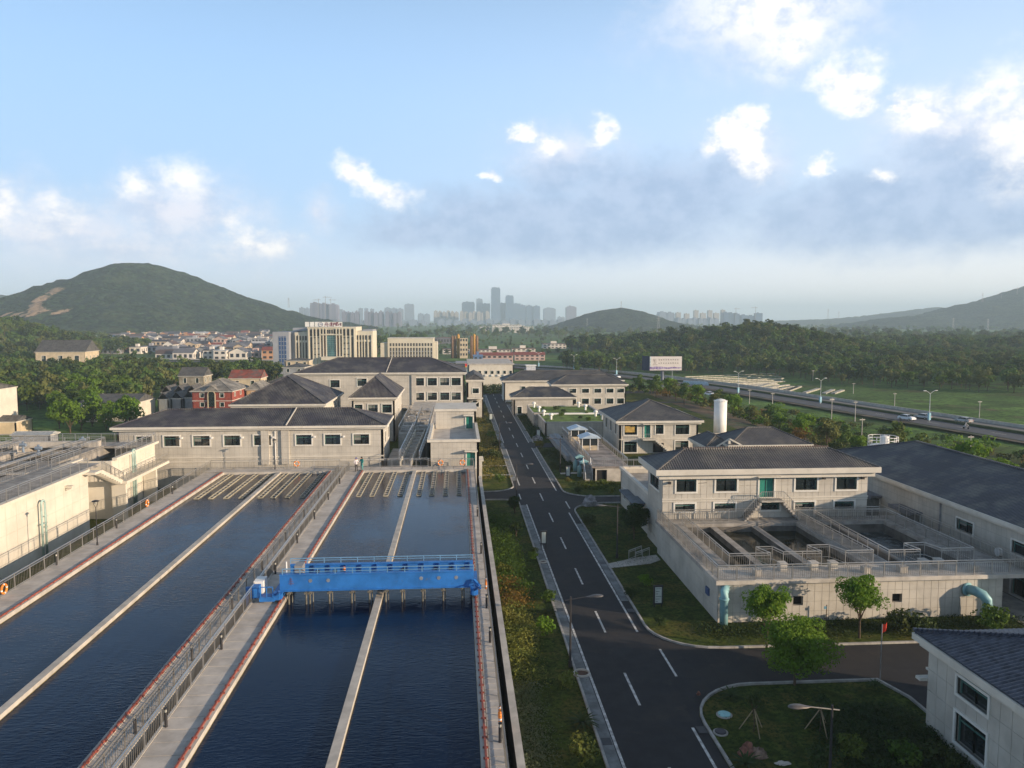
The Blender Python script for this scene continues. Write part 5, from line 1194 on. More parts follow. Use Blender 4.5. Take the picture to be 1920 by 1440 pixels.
def near_house():
    x0, x1, y0, y1 = 25.0, 37.5, 18, 38.6; ze = 5.15
    t = thing('near_house', 'bluish shaded stone clad house with glazed tile roof in the bottom right corner', 'building', (31, 30, 0))
    L = y1-y0
    facade(t, (x0, y1, 0), (0, -1), (-1, 0), L, ze-.62, [(2.45, 4.75, 3.25, 4.15), (2.45, 4.75, .75, 2.3), (8, 10.3, 3.25, 4.15), (8, 10.3, .75, 2.3)], STONE, panel=(.78, 1.12), frame=.14)
    facade(t, (x0, y0, 0), (1, 0), (0, -1), x1-x0, ze-.62, (), STONE); facade(t, (x1, y0, 0), (0, 1), (1, 0), L, ze-.62, (), STONE); facade(t, (x1, y1, 0), (-1, 0), (0, 1), x1-x0, ze-.62, (), STONE)
    b = MB(); b.box(x0+.2, x0+1.6, y1, y1+.55, 3.1, 3.22); b.box(x0-.45, x0+1.2, y1-.1+.1, y1+.4, 2.7, 2.85); b.build('window_hood', FASCIA, t)
    rf, A, B = hip_roof(t, x0, x1, y0, y1, ze, 2.1, mat('roof_underlay', (.04, .045, .06), .8), ov=.62, band=.62, ridgecap=False)
    X0, X1, Y0, Y1 = x0-.5, x1+.5, y0-.5, y1+.5; h = (X1-X0)/2
    # single glazed tiles on the two slopes in view
    tm = MB(); w, l = .27, .36; k = 5
    for i in range(k):
        a0 = i/k; a1 = (i+1)/k; z0_ = .05*math.sin(math.pi*a0); z1_ = .05*math.sin(math.pi*a1)
        tm.quad((a0*w, 0, z0_+.02), (a1*w, 0, z1_+.02), (a1*w, l, z1_), (a0*w, l, z0_))
    tm.quad((0, 0, 0), (w, 0, 0), (w, 0, .02), (0, 0, .02))
    me = tm.mesh('roof_tile', TILE); me.polygons.foreach_set('use_smooth', [True]*len(me.polygons))
    sl = math.atan2(2.1, h); cnt = 0; rest = MB(); nrow = int(h/math.cos(sl)/.33)
    cand = []
    for r in range(nrow):
        u = r*.33*math.cos(sl); z = ze+r*.33*math.sin(sl)+.03
        yy = Y1-u-.3
        while yy > max(Y0+u, 24): cand.append(('L', X0+u, yy, z)); yy -= .27
        xx = X0+u+.02
        while xx < X1-u-.3: cand.append(('B', xx, Y1-u, z)); xx += .27
    cand.sort(key=lambda q: -q[2]*1.0+abs(q[1]-X0)*.8+(6 if q[0] == 'B' else 0))
    RL_ = Matrix.Rotation(0, 4, 'Z')
    for q in cand:
        if q[0] == 'L': M = Matrix(((0, math.cos(sl), -math.sin(sl)), (-1, 0, 0), (0, math.sin(sl), math.cos(sl)))).to_4x4()
        else: M = Matrix(((-1, 0, 0), (0, -math.cos(sl), math.sin(sl)), (0, math.sin(sl), math.cos(sl)))).to_4x4()
        M.translation = Vector((q[1]+(0 if q[0] == 'L' else .27), q[2]+(.27 if q[0] == 'L' else 0), q[3]))
        if cnt < 300:
            o = bpy.data.objects.new('roof_tile', me); COL.objects.link(o); o.parent = rf; o.matrix_local = Matrix.Translation(-wloc(rf)) @ M; cnt += 1
        else:
            for f in tm.f: rest.quad(*[tuple(M @ Vector(tm.v[i])) for i in f])
    tag(rest.build('roof_tiles', TILE, rf, True), kind='stuff')
    c = MB(); n = 40
    for i in range(n):
        p = Vector((X0, Y1, ze+.1)).lerp(Vector(A if False else B), i/n); c.box(p.x-.1, p.x+.1, p.y-.1, p.y+.1, p.z, p.z+.16)
    c.bar((X0, Y1, ze+.05), B, .2, .14); c.bar(A, B, .2, .14); c.build('ridge_cap', mat('ridge_navy', (.05, .06, .09), .5), rf)
near_house()
# ------------------------------------------------------------------ house by the low tank, pavilion, silo, green roof ...
t, rf = simple_house('corner_house', 'two storey house with grey hip roof, green door above steps and a gold lit window', 'building', 26.3, 39.4, 124.8, 139.5, 0, 5.45, 2.7, ROOF, STONE,
    front=[(.8, 2.9, 3.1, 4.75), (4.1, 5.1, 2.6, 4.75, 'd'), (6.0, 7.3, 3.2, 4.75), (9.3, 11.6, 3.1, 4.75), (.8, 2.9, .2, 2.0), (5.6, 7.4, .1, 1.7, 'v'), (9.3, 11.5, .2, 2.0)], left=[(3.0, 4.3, 2.9, 4.6), (7.2, 8.5, 2.9, 4.6), (11.4, 12.7, 2.9, 4.6)], ov=.75, band=.65)
b = MB(); b.box(29.9, 32.0, 123.4, 124.75, 2.35, 2.55)
for i in range(9): b.box(32+i*.3, 32.3+i*.3, 123.4, 124.7, 2.1-i*.25, 2.4-i*.25)
b.build('stairs', FASCIA, t)
b = MB(); b.bar((29.9, 123.4, 3.4), (32, 123.4, 3.4), .06); b.bar((32, 123.4, 3.4), (34.7, 123.4, 1.2), .06)
for i in range(8): b.bar((29.9+i*.3, 123.4, 2.5), (29.9+i*.3, 123.4, 3.4), .03)
b.build('stair_rail', STEEL, t); b = MB(); b.box(30.0, 32.0, 123.9, 124.75, 4.85, 4.95); b.build('door_canopy', FASCIA, t)
b = MB(); b.box(27.25, 28.9, 124.9, 124.95, 3.5, 4.5); b.build('lit_window_panel', mat('gold_window_light', (.50, .34, .10), .5, .2, 2), t)  # gold light of the lit window, put into the colour of a thin panel
b = MB(); b.box(26.2, 39.5, 124.7, 124.8, 2.3, 2.42); b.build('string_course', FASCIA, t)
def pavilion():
    t = thing('pavilion', 'open sided pavilion with a flat hip roof on square columns, cream wall inside', 'pavilion', (43, 105, 0))
    for x in (38.2, 41.0, 44.0, 46.4, 48.6):
        for y in (105.3, 112):
            b = MB(); b.box(x-.18, x+.18, y-.18, y+.18, 0, 3.95); b.build('column', FASCIA, t)
    b = MB(); b.box(38.6, 46.2, 107.2, 107.5, 0, 3.9); b.build('back_wall', CREAM, t)
    for z in (2.4, 3.2):
        b = MB(); b.box(38.4, 46.2, 107.0, 107.2, z, z+.12); b.build('beam', FASCIA, t)
    hip_roof(t, 38.0, 48.8, 105.2, 112.4, 4.55, 1.9, ROOF, ov=.7, band=.6)
    t2, r2 = simple_house('pavilion_annex', 'low annex with a small hip roof left of the open pavilion', 'building', 35.2, 38.6, 107, 114, 0, 4.1, 1.3, ROOF, STONE, front=[(1.0, 2.0, .5, 2)], ov=.6)
    b = MB(); b.bar((37.6, 104.9, 5.4), (39.9, 104.8, 4.2), .28, .2); b.bar((37.6, 104.9, 5.4), (36.0, 105.6, 4.2), .2, .2); b.bar((37.6, 105, 0), (37.6, 105, 5.3), .3); b.build('gable_frame', FASCIA, t)
pavilion()
t = thing('white_silo', 'tall white cylindrical silo behind the corner house', 'silo', (46.6, 135, 0))
b = MB(); b.lathe((46.6, 135, 0), [(1.12, 0), (1.12, 7.4)], 28); b.build('drum', WPAINT, t, True)
b = MB(); b.lathe((46.6, 135, 7.4), [(1.18, 0), (1.18, .08), (.7, .35), (.1, .48)], 28); b.build('cap', WPAINT, t)
b = MB()
for i in range(16): a = i*math.pi/8; b.box(46.6+1.13*math.cos(a)-.04, 46.6+1.13*math.cos(a)+.04, 135+1.13*math.sin(a)-.04, 135+1.13*math.sin(a)+.04, 7.38, 7.62)
b.build('rim_lugs', WPAINT, t)
t = thing('white_tank', 'squat white tank with a round handrail and hatch, behind the navy roof', 'tank', (59.8, 105, -2))
b = MB(); b.lathe((59.8, 105, -2), [(2.0, 0), (2.0, 6.1), (1.4, 6.35), (.1, 6.45)], 28); b.build('drum', WPAINT, t)
b = MB(); b.lathe((60.0, 105, 4.3), [(.55, 0), (.55, 1.2), (.6, 1.22), (.3, 1.32), (.05, 1.34)], 16); b.build('hatch', WPAINT, t)
b = MB()
for z in (4.6, 5.1, 5.5):
    for i in range(20): a, c = i*math.pi/10, (i+1)*math.pi/10; b.bar((59.8+1.95*math.cos(a), 105+1.95*math.sin(a), z), (59.8+1.95*math.cos(c), 105+1.95*math.sin(c), z), .06)
for i in range(10): a = i*math.pi/5; b.bar((59.8+1.95*math.cos(a), 105+1.95*math.sin(a), 4.1), (59.8+1.95*math.cos(a), 105+1.95*math.sin(a), 5.5), .06)
b.build('handrail', WPAINT, t)
b = MB()
for s in (-.25, .25): b.bar((57.7, 105+s, -2), (57.7, 105+s, 5.4), .05)
for k in range(20): b.bar((57.7, 104.75, -1.5+k*.34), (57.7, 105.25, -1.5+k*.34), .04)
b.build('ladder', STEEL, t)
def green_roof():
    t = thing('planted_tank', 'low buried tank with lawn and white mushroom vents on its roof', 'water tank', (22, 144, 0))
    facade(t, (16.3, 144.4, 0), (1, 0), (0, -1), 13.0, 2.5, (), STONE); facade(t, (16.3, 156.8, 0), (0, -1), (-1, 0), 12.4, 2.5, (), STONE); facade(t, (15.4, 172, 0), (0, -1), (-1, 0), 13.8, 2.5, (), STONE); facade(t, (29.3, 144.4, 0), (0, 1), (1, 0), 27.6, 2.5, (), STONE)
    b = MB(); b.box(15.4, 17.2, 157.0, 158.2, 0, 2.9); b.build('joint_pier', CONC, t)
    gm = mat('roof_lawn', (.13, .21, .032), .95, .35, .5, bump=.8, bscale=5)
    b = MB(); b.box(16.6, 29.0, 144.8, 157.0, 2.2, 2.55); b.box(15.8, 29.0, 158.2, 172, 2.2, 2.55); b.build('roof_lawn', gm, t)
    b = MB(); b.box(16.15, 29.4, 144.3, 144.7, 2.5, 2.72); b.box(16.15, 16.5, 144.7, 156.9, 2.5, 2.72); b.box(15.3, 15.65, 158, 172.1, 2.5, 2.72); b.box(29.1, 29.5, 144.7, 172, 2.5, 2.8); b.box(15.65, 29.1, 171.8, 172.1, 2.5, 2.72); b.build('parapet', CONCL, t)
    b = MB(); b.box(16.2, 29.1, 157.0, 157.25, 2.3, 2.75); b.box(16.2, 29.1, 158.0, 158.25, 2.3, 2.75); b.build('joint_kerb', WPAINT, t)
    sp = [(18.0, 149.4), (17.2, 155.2), (17.0, 162.3), (16.7, 170.2), (27.9, 148.6), (27.5, 153.7), (27.2, 164.5), (26.6, 170.0)]
    for i, (x, y) in enumerate(sp):
        v = thing('mushroom_vent', 'white mushroom vent on the planted roof, %s' % ['nearest of the left row', 'second of the left row', 'third of the left row', 'farthest of the left row', 'nearest of the right row', 'second of the right row', 'third of the right row', 'farthest of the right row'][i], 'vent', (x, y, 2.4), 'white vents on the planted roof')
        b = MB(); b.tube([(x, y, 2.4), (x, y, 3.5)], .22, 12); b.build('stack', WPAINT, v); b = MB(); b.lathe((x, y, 3.35), [(.45, 0), (.46, .12), (.3, .36), (.05, .45)], 14); b.build('hood', WPAINT, v, True)
green_roof()
def low_tank():
    t = thing('low_tank', 'low concrete tank with teal bent pipes and two glazed shelters on its deck', 'water tank', (20.5, 103, 0))
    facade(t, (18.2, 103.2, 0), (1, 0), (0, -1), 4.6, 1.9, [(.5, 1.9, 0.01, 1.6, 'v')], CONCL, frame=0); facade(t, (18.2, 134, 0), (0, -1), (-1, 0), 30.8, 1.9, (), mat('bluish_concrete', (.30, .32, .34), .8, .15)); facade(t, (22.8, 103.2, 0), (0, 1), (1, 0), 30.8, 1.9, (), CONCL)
    b = MB(); b.box(18.0, 23.0, 103.0, 134, 1.9, 2.1); b.build('deck', mat('stained_deck', (.34, .30, .27), .85, .3, .5, fn=f_stain(.5)), t)
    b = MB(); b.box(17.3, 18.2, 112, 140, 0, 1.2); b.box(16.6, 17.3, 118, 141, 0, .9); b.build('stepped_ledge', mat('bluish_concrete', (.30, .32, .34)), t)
    for y in (106.8, 110.8):
        b = MB(); b.tube([(16.9, y, 0), (16.9, y, 1.4), (17.05, y, 1.9), (17.5, y, 2.15), (17.95, y, 1.95), (18.25, y, 1.5)], .32, 12); b.build('bent_pipe', TEAL, t, True)
    b = MB()
    for i in range(6): b.box(17.2, 18.2, 103.4+i*.35, 103.75+i*.35, 0, .32*(i+1))
    b.build('steps', CONC, t)
    for i in range(2):
        b = MB(); b.bar((17.2+i*1.0, 103.4, .9), (17.2+i*1.0, 105.4, 2.9), .07); b.bar((17.2+i, 103.4, 0), (17.2+i, 103.4, .9), .06); b.bar((17.2+i, 105.4, 2), (17.2+i, 105.4, 2.9), .06); b.build('step_rail', WPAINT, t)
    for i, (y, xx) in enumerate(((117.5, 20.0), (126.5, 19.6))):
        s = thing('glazed_shelter', ['nearer glazed shelter with a pale blue sheet roof on the low tank', 'farther glazed shelter with a bluish roof on the low tank'][i], 'shelter', (xx, y, 2.1), 'glazed shelters on the low tank')
        b = MB()
        for x in (xx-1.2, xx, xx+1.2):
            for yy in (y-1.3, y+1.3): b.box(x-.05, x+.05, yy-.05, yy+.05, 2.1, 4.0)
        b.build('post', WPAINT, s); b = MB(); b.box(xx-1.15, xx+1.15, y-1.3, y-1.24, 2.1, 2.8); b.box(xx-1.2, xx-1.14, y-1.2, y+1.2, 2.1, 2.8); b.build('skirt', CREAM, s)
        b = MB(); b.box(xx-1.12, xx+1.12, y-1.27, y-1.25, 2.8, 3.9); b.box(xx-1.17, xx-1.15, y-1.2, y+1.2, 2.8, 3.9); b.build('glazing', GLASS, s)
        b = MB(); b.quad((xx-1.6, y-1.7, 3.95), (xx, y-1.7, 4.5), (xx, y+1.7, 4.5), (xx-1.6, y+1.7, 3.95)).quad((xx, y-1.7, 4.5), (xx+1.6, y-1.7, 3.95), (xx+1.6, y+1.7, 3.95), (xx, y+1.7, 4.5)).quad((xx-1.6, y-1.7, 3.94), (xx+1.6, y-1.7, 3.94), (xx, y-1.7, 4.49)); b.build('roof', mat('pale_blue_sheet', (.42, .52, .62), .35, .1), s)
    railing([(18.1, 103.2, 2.1), (22.9, 103.2, 2.1), (22.9, 134, 2.1)], 'railing round the front and right side of the low tank deck', sp=1.6, bal=.25)
    railing([(18.1, 134, 2.1), (18.1, 106, 2.1)], 'railing along the left side of the low tank deck', sp=1.6, bal=.3)
    t = thing('garden_wall', 'low cream wall running from the corner house towards the silo', 'wall', (42.5, 133, 0)); b = MB(); b.box(39.6, 46, 133, 133.3, 0, 1.9); b.build('wall', CREAM, t); b = MB(); b.box(39.6, 46, 132.9, 133.4, 1.9, 2.0); b.build('coping', CONCL, t)
low_tank()
simple_house('low_pavilion_house', 'low house with a dark blue grey hip roof behind the planted tank', 'building', 12.7, 26.6, 176.6, 184, 0, 4.2, 2.0, ROOFN, STONE, front=[(.8, 1.8, .4, 2.0), (3.4, 5.4, .3, 2.3)], left=[(2, 3, 1.5, 2.6)], ov=.6)
t, rf = simple_house('office_house', 'two storey white house with two rows of small windows, behind the planted tank', 'building', 22.9, 40.6, 186, 194, 0, 6.3, 2.1, ROOF, STONE, front=[(x, x+1.7, z, z+h) for x in (.8, 3.9, 7.0, 10.0, 13.0, 15.7-.1) for z, h in ((4.2, 1.0), (1.5, 1.3))], ov=.6)
simple_house('cream_house', 'long cream house with a row of square windows, farthest in the works before the junction', 'building', 12.2, 44, 206, 216, 0, 5.7, 2.3, ROOF, WHITE, front=[(4.6+i*2.6, 5.7+i*2.6, 2.9, 4.1) for i in range(9)], left=[(3, 4, 2.9, 4)], ov=.6)
# ------------------------------------------------------------------ village houses on the lower land (z -6)
ZL = -6.0
def house(label, x, y, w, d, h, rise, rot, wm, rm, nwin=2, floors=2, gable=True, cat='house', name='village_house', group='houses of the village on the left', z=None, ov=.35, band=.25, winw=1.1):
    z = ZL if z is None else z; t = thing(name, label, cat, (0, 0, 0), group)
    fh = h/floors; ops = [(w*(i+.5)/nwin-winw/2, w*(i+.5)/nwin+winw/2, k*fh+fh*.35, k*fh+fh*.8) for i in range(nwin) for k in range(floors)]
    nr = max(1, int(d/4)); opr = [(d*(i+.5)/nr-.45, d*(i+.5)/nr+.45, k*fh+fh*.4, k*fh+fh*.78) for i in range(nr) for k in range(floors)] if nwin else []
    shell(t, -w/2, w/2, 0, d, 0, h-band, wm, front=ops if nwin else (), right=opr if rot[1] else (), left=opr if rot[1] else (), frame=.1)
    hip_roof(t, -w/2, w/2, 0, d, h, rise, rm, ov=ov, band=band, gable=gable, fm=FASCIA, ridgecap=True)
    if gable:
        b = MB()
        if w+2*ov >= d+2*ov:
            for x_, s in ((-w/2+.02, -1), (w/2-.02, 1)):
                q = [(x_, 0, h-.02), (x_, d, h-.02), (x_, d/2, h+rise*.93)]; b.quad(*(q if s > 0 else q[::-1]))
        else:
            for y_, s in ((.02, -1), (d-.02, 1)):
                q = [(-w/2, y_, h-.02), (w/2, y_, h-.02), (0, y_, h+rise*.93)]; b.quad(*(q if s < 0 else q[::-1]))
        b.build('gable', wm, t)
    t.location = (x, y, z); t.rotation_euler = (0, 0, math.radians(rot[0])); return t
BRICK = mat('red_brick', (.30, .075, .055), .85, .2, 1.5, fn=f_stain(.2)); PEACH = mat('peach_plaster', (.58, .42, .24), .8, .12, .5, fn=f_stain(.2)); DIRTY = mat('dirty_plaster', (.30, .27, .21), .85, .2, .6, fn=f_stain(.5))
SLATE = mat('old_slate_tile', (.10, .10, .10), .7, .35, 1.2, fn=roof_fn, bump=.5); PALET = mat('bleached_tile', (.34, .32, .28), .7, .3, 1.4, fn=roof_fn, bump=.4); GREYW = mat('grey_plaster', (.30, .31, .33), .85, .15, .5, fn=f_stain(.3))
house('tall white house with a plain sunlit gable wall at the left picture edge', -112, 195, 22, 24, 10.9, 2.1, (90, 0), WHITE, SLATE, 0, 1, ov=.12)
house('peach house with a dark gable roof at the left edge, before the tall white one', -101, 173.5, 6, 8, 4.6, 1.3, (90, 0), PEACH, SLATE, 0, 1, ov=.12)
house('small outbuilding with a brown roof and pale gable beside the tall white house', -107, 199, 7.4, 8.5, 3.2, 1.1, (90, 0), CREAM, SLATE, 0, 1, ov=.12)
house('white house with a bright right gable, between the bushes and the long dark roof', -88, 225.5, 14, 15, 5.1, 1.9, (90, 0), WHITE, SLATE, 0, 1, ov=.12)
house('dirty grey house with a bleached roof left of the bright gable', -106.5, 233, 7, 8, 3.9, 1.8, (0, 1), DIRTY, PALET, 1, 1)
t = house('red brick house with white window trim and a bleached hip roof', -68.6, 222, 11, 15, 7.9, 3.0, (-3, 1), BRICK, PALET, 2, 3, gable=False, ov=.5)
b = MB(); b.box(-1.5, 1.5, -.35, .0, 0, 8.3); b.build('porch_bay', BRICK, t)
def raw(mb, nm, m, t): me = mb.mesh(nm, m); o = bpy.data.objects.new(nm, me); COL.objects.link(o); o.parent = t; return o
b = MB()
for s in (-1, 1): b.box(s*1.0-.15, s*1.0+.15, -.5, -.36, 1, 7.0)
for i in range(10): a0, a1 = math.pi*i/10, math.pi*(i+1)/10; b.bar((1.0*math.cos(a0), -.43, 7.0+1.0*math.sin(a0)), (1.0*math.cos(a1), -.43, 7.0+1.0*math.sin(a1)), .3, .14)
raw(b, 'arch_trim', CREAM, t); b = MB(); b.box(-.85, .85, -.42, -.36, 3.6, 7.7); raw(b, 'arch_window', GLASS, t)
b = MB(); b.box(-5.55, 5.55, -.06, .0, 5.1, 5.28); b.box(5.5, 5.56, 0, 15, 5.1, 5.28); raw(b, 'string_course', FASCIA, t)
b = MB(); b.quad((-2, -.6, 7.9), (0, -.6, 9.6), (0, 4, 9.6), (-2, 2, 7.9)).quad((0, -.6, 9.6), (2, -.6, 7.9), (2, 2, 7.9), (0, 4, 9.6)).quad((-2, -.55, 7.9), (2, -.55, 7.9), (0, -.55, 9.5)); raw(b, 'porch_roof', PALET, t)
house('peach side house touching the right of the red brick one', -59.8, 232, 4.2, 12, 7.4, 2.0, (-3, 1), PEACH, PALET, 1, 2, gable=False)
house('red roofed house with a timber gable, behind the red brick house', -70.2, 262, 10, 9, 8.5, 2.5, (0, 1), CREAM, mat('village_red_roof', (.30, .075, .05), .75, .25, .6, fn=roof_fn, bump=.3), 2, 2)
house('hip roofed grey tiled house right of the red roofed one', -59.5, 262, 8.6, 10, 6.7, 1.9, (-3, 1), CREAM, SLATE, 2, 2, gable=False)
house('old yellowish house with a brown gable roof above the white sheds', -95.2, 285, 8.8, 8, 7.7, 2.9, (-4, 1), DIRTY, SLATE, 2, 2)
for i, (x, y, h) in enumerate(((-87.6, 240, 6), (-84.2, 241, 6.1), (-80.8, 242, 6), (-84.9, 230, 5), (-81.5, 231, 5.1), (-78.2, 232, 5.2))):
    house('small white shed with a gable, %s' % ['left of the back row', 'middle of the back row', 'right of the back row', 'left of the front row', 'middle of the front row', 'right of the front row, before the red brick house'][i], x, y, 3.0, 8, h, 1.8, (0, 0), [WHITE, WHITE, CREAM, WHITE, GREYW, GREYW][i], SLATE, 0, 1, name='village_shed', ov=.1)
house('grey four storey block just left of the big hall roof', -66, 318, 8.5, 14, 8.6, 1.2, (-2, 1), GREYW, SLATE, 2, 3, gable=False)
house('cream block behind the grey four storey block', -70, 345, 10, 10, 9.9, 1.0, (0, 1), CREAM, SLATE, 3, 3, gable=False)
house('long beige hall with a dark roof standing in the wood on the left', -211, 430, 25, 18, 10.6, 6.0, (2, 1), CREAM, SLATE, 3, 1, winw=2.2)
house('long low shed roof at the foot of the left wood', -94.5, 178, 8, 4, 2.4, .5, (0, 0), GREYW, mat('pale_sheet', (.4, .42, .42), .5), 0, 1, name='village_shed')
# ------------------------------------------------------------------ town houses in the middle distance
rng = random.Random(11)
wcols = [('white', mat('town_white', (.66, .62, .56), .8, .1, .1)), ('cream', mat('town_cream', (.52, .42, .30), .8, .1, .1)), ('orange', mat('town_orange', (.50, .27, .15), .8, .1, .1)), ('grey', mat('town_grey', (.30, .31, .34), .8, .1, .1)), ('pink', mat('town_pink', (.50, .36, .32), .8, .1, .1)), ('blue', mat('town_blue', (.12, .22, .40), .6, .1, .1))]
rcols = [('dark', mat('town_roof_dark', (.06, .06, .075), .7)), ('grey', mat('town_roof_grey', (.16, .16, .18), .7)), ('red', mat('town_roof_red', (.26, .07, .05), .7)), ('pale', mat('town_roof_pale', (.5, .5, .5), .6)), ('brown', mat('town_roof_brown', (.12, .08, .07), .7))]
TW = mat('town_window', (.03, .035, .045), .3)
def block(name, label, x, y, w, d, h, wc, rc, rise, cat='house', group=None, z=ZL, floors=None, parapet=False):
    b = MB(); b.box(x-w/2, x+w/2, y, y+d, z, z+h); o = .5
    if rise > 0:
        b.cur = 1; zt = z+h
        if w > d: A = (x-w/2-o, y+d/2, zt+rise); B = (x+w/2+o, y+d/2, zt+rise); b.quad((x-w/2-o, y-o, zt-.1), (x+w/2+o, y-o, zt-.1), B, A).quad((x+w/2+o, y+d+o, zt-.1), (x-w/2-o, y+d+o, zt-.1), A, B); b.cur = 0; b.quad((x+w/2, y, zt), (x+w/2, y+d, zt), (x+w/2, y+d/2, zt+rise*.9)).quad((x-w/2, y+d, zt), (x-w/2, y, zt), (x-w/2, y+d/2, zt+rise*.9))
        else: A = (x, y-o, zt+rise); B = (x, y+d+o, zt+rise); b.quad((x-w/2-o, y-o, zt-.1), A, B, (x-w/2-o, y+d+o, zt-.1)).quad((x+w/2+o, y+d+o, zt-.1), B, A, (x+w/2+o, y-o, zt-.1)); b.cur = 0; b.quad((x-w/2, y, zt), (x+w/2, y, zt), (x, y, zt+rise*.9))
    else:
        b.cur = 1; b.box(x-w/2-.3, x+w/2+.3, y-.3, y+d+.3, z+h, z+h+.5); b.cur = 0; b.box(x-w*.15, x+w*.1, y+d*.3, y+d*.6, z+h+.5, z+h+2.6)
    fl = floors or max(1, int(h/3.2)); fh = h/fl; b.cur = 2; nw = max(2, int(w/3.2))
    for k in range(fl):
        for i in range(nw):
            cx = x-w/2+w*(i+.5)/nw; b.box(cx-w/nw*.27, cx+w/nw*.27, y-.06, y, z+k*fh+fh*.35, z+k*fh+fh*.8)
        for i in range(max(1, int(d/4))): cy = y+d*(i+.5)/max(1, int(d/4)); b.box(x+w/2, x+w/2+.06, cy-.7, cy+.7, z+k*fh+fh*.35, z+k*fh+fh*.8)
    return tag(b.build(name, [wc, rc, TW], None), label, cat, group)
def town(u0, u1, v0, v1, n, hmin, hmax, g, place, wmax=16):
    k = 0
    for i in range(n):
        u = rng.uniform(u0, u1); v = v0+(v1-v0)*(rng.random()**1.0); x, y = P(u, v, ZL)
        if any(math.hypot(x-a, (y-c)*.35) < r for a, c, r in PL): continue
        w = rng.uniform(8, wmax)*(1 if v > 625 else 1.3); d = rng.uniform(9, 14); h = rng.uniform(hmin, hmax); PL.append((x, y, w*.52))
        wi = rng.choices(range(6), [6, 3, 1.5, 3, 1, .35])[0]; ri = rng.choices(range(5), [4, 3, 1, 1, 2])[0]; rise = rng.choice([2.2, 2.6, 3, 0])
        size = 'wide' if w > 13 else 'narrow' if w < 10 else 'mid sized'; tall = 'tall' if h > (hmin+hmax)/2 else 'low'; dist = 'far' if v < (v0+v1)/2 else 'nearer'
        block('town_house', '%s %s %s house with %s %s roof, %s' % (size, tall, wcols[wi][0], rcols[ri][0], 'flat' if rise == 0 else 'pitched', spot(x, y)), x, y, w, d, h, wcols[wi][1], rcols[ri][1], rise, group=g); k += 1
PL = []
TLM = [(46, 135, 'the white silo'), (60, 105, 'the white tank'), (55, 80, 'the navy hall'), (43, 108, 'the pavilion'), (34, 190, 'the office house'), (30, 212, 'the cream house'), (36, 130, 'the corner house'), (100, 240, 'the middle of the highway'), (120, 190, 'the white cars'), (90, 160, 'the brown slope'), (60, 250, 'the junction'), (-480, 900, 'the dark hill'), (-330, 1000, 'the western mountain foot'), (-300, 800, 'the beige hall'), (-250, 950, 'the middle of the town'), (-180, 820, 'the long white row'), (-330, 1400, 'the mountain foot'), (-480, 1700, 'the quarry foot'), (-180, 1200, 'the office block'), (-520, 700, 'the left wood'), (-200, 700, 'the beige sheds'), (-420, 1150, 'the grey blocks'), (-260, 1250, 'the hedge line')]
def spot(x, y):
    a, b, n = min(TLM, key=lambda q: math.hypot(q[0]-x, (q[1]-y)*.5)); return ('right of ' if x-a > 25 else 'left of ' if x-a < -25 else 'behind ' if y > b else 'before ')+n
town(205, 520, 626, 652, 230, 5, 9.5, 'houses of the low town in the middle distance', 'the town left of the office block')
town(300, 520, 650, 676, 70, 4, 7.5, 'houses of the low town in the middle distance', 'x')
town(200, 300, 652, 666, 14, 4, 7, 'houses of the low town in the middle distance', 'x')
town(225, 515, 612, 626, 80, 5, 9, 'houses at the foot of the mountain', 'the far rows under the mountain')
town(15, 205, 636, 648, 30, 5, 7, 'houses behind the wood at the left', 'the houses behind the left wood')
for (u0, u1, v, vt, lab, wi, ri) in ((1040, 1140, 0, 0, '', 0, 0),): pass
def terrace(u0, u1, vb, vt, label, wm, rm, rise, depth=12, floors=2, cat='building', name='terrace_row'):
    x0, y0 = P(u0, vb, ZL); x1, y1 = P(u1, vb, ZL); y = (y0+y1)/2; h = PY((u0+u1)/2, vt, y)[1]-ZL
    return block(name, label, (x0+x1)/2, y, x1-x0, depth, h, wm, rm, rise, cat=cat, floors=floors)
W_, R_, C_, D_, B_ = wcols[0][1], rcols[2][1], wcols[4][1], rcols[0][1], wcols[5][1]
for a in ((893, 962, 681, 666, 'long white terrace row with a red roof, right of the blue shop'), (965, 1022, 676, 665, 'white terrace row continuing to the right of the long one')): terrace(*a, C_, R_, 1.6)
for a in ((895, 957, 665, 656, 'white row of balconied houses behind the red roofed terrace'), (960, 1004, 663, 654, 'short white row of houses between two tree groups'), (1018, 1062, 654, 645, 'farthest white row with brown trim by the hedge'), (830, 890, 664, 655, 'white row of shops left of the long terrace')): terrace(*a, W_, rcols[4][1], 0)
terrace(888, 905, 684, 668, 'little blue fronted shop at the crossing', B_, B_, 0); terrace(925, 940, 668, 663, 'red roofed gate building behind the rows', R_, R_, 1, floors=1)
for a in ((900, 918, 621, 613, 'small white hall at the left of the far white school'), (923, 978, 622, 609, 'far white school like block with many windows'), (960, 1000, 624, 613, 'lower wing of the far white block')): terrace(*a, W_, rcols[3][1], 0, 18, 4)
for a in ((450, 517, 655, 643, 'long white two storey row before the office block', W_), (400, 445, 660, 650, 'beige shed row with a brown roof left of the white row', wcols[1][1]), (372, 396, 657, 650, 'blue walled shed at the edge of the wood', B_), (285, 318, 660, 640, 'pale four storey block with dark roof in the trees', wcols[1][1]), (240, 262, 650, 641, 'grey two storey block left of the pale one', wcols[3][1])): terrace(a[0], a[1], a[2], a[3], a[4], a[5], D_, 1.4)
# row at the mountain foot
terrace(230, 285, 619, 608, 'row of white apartment blocks directly at the mountain foot', W_, D_, 2, 14, 3)
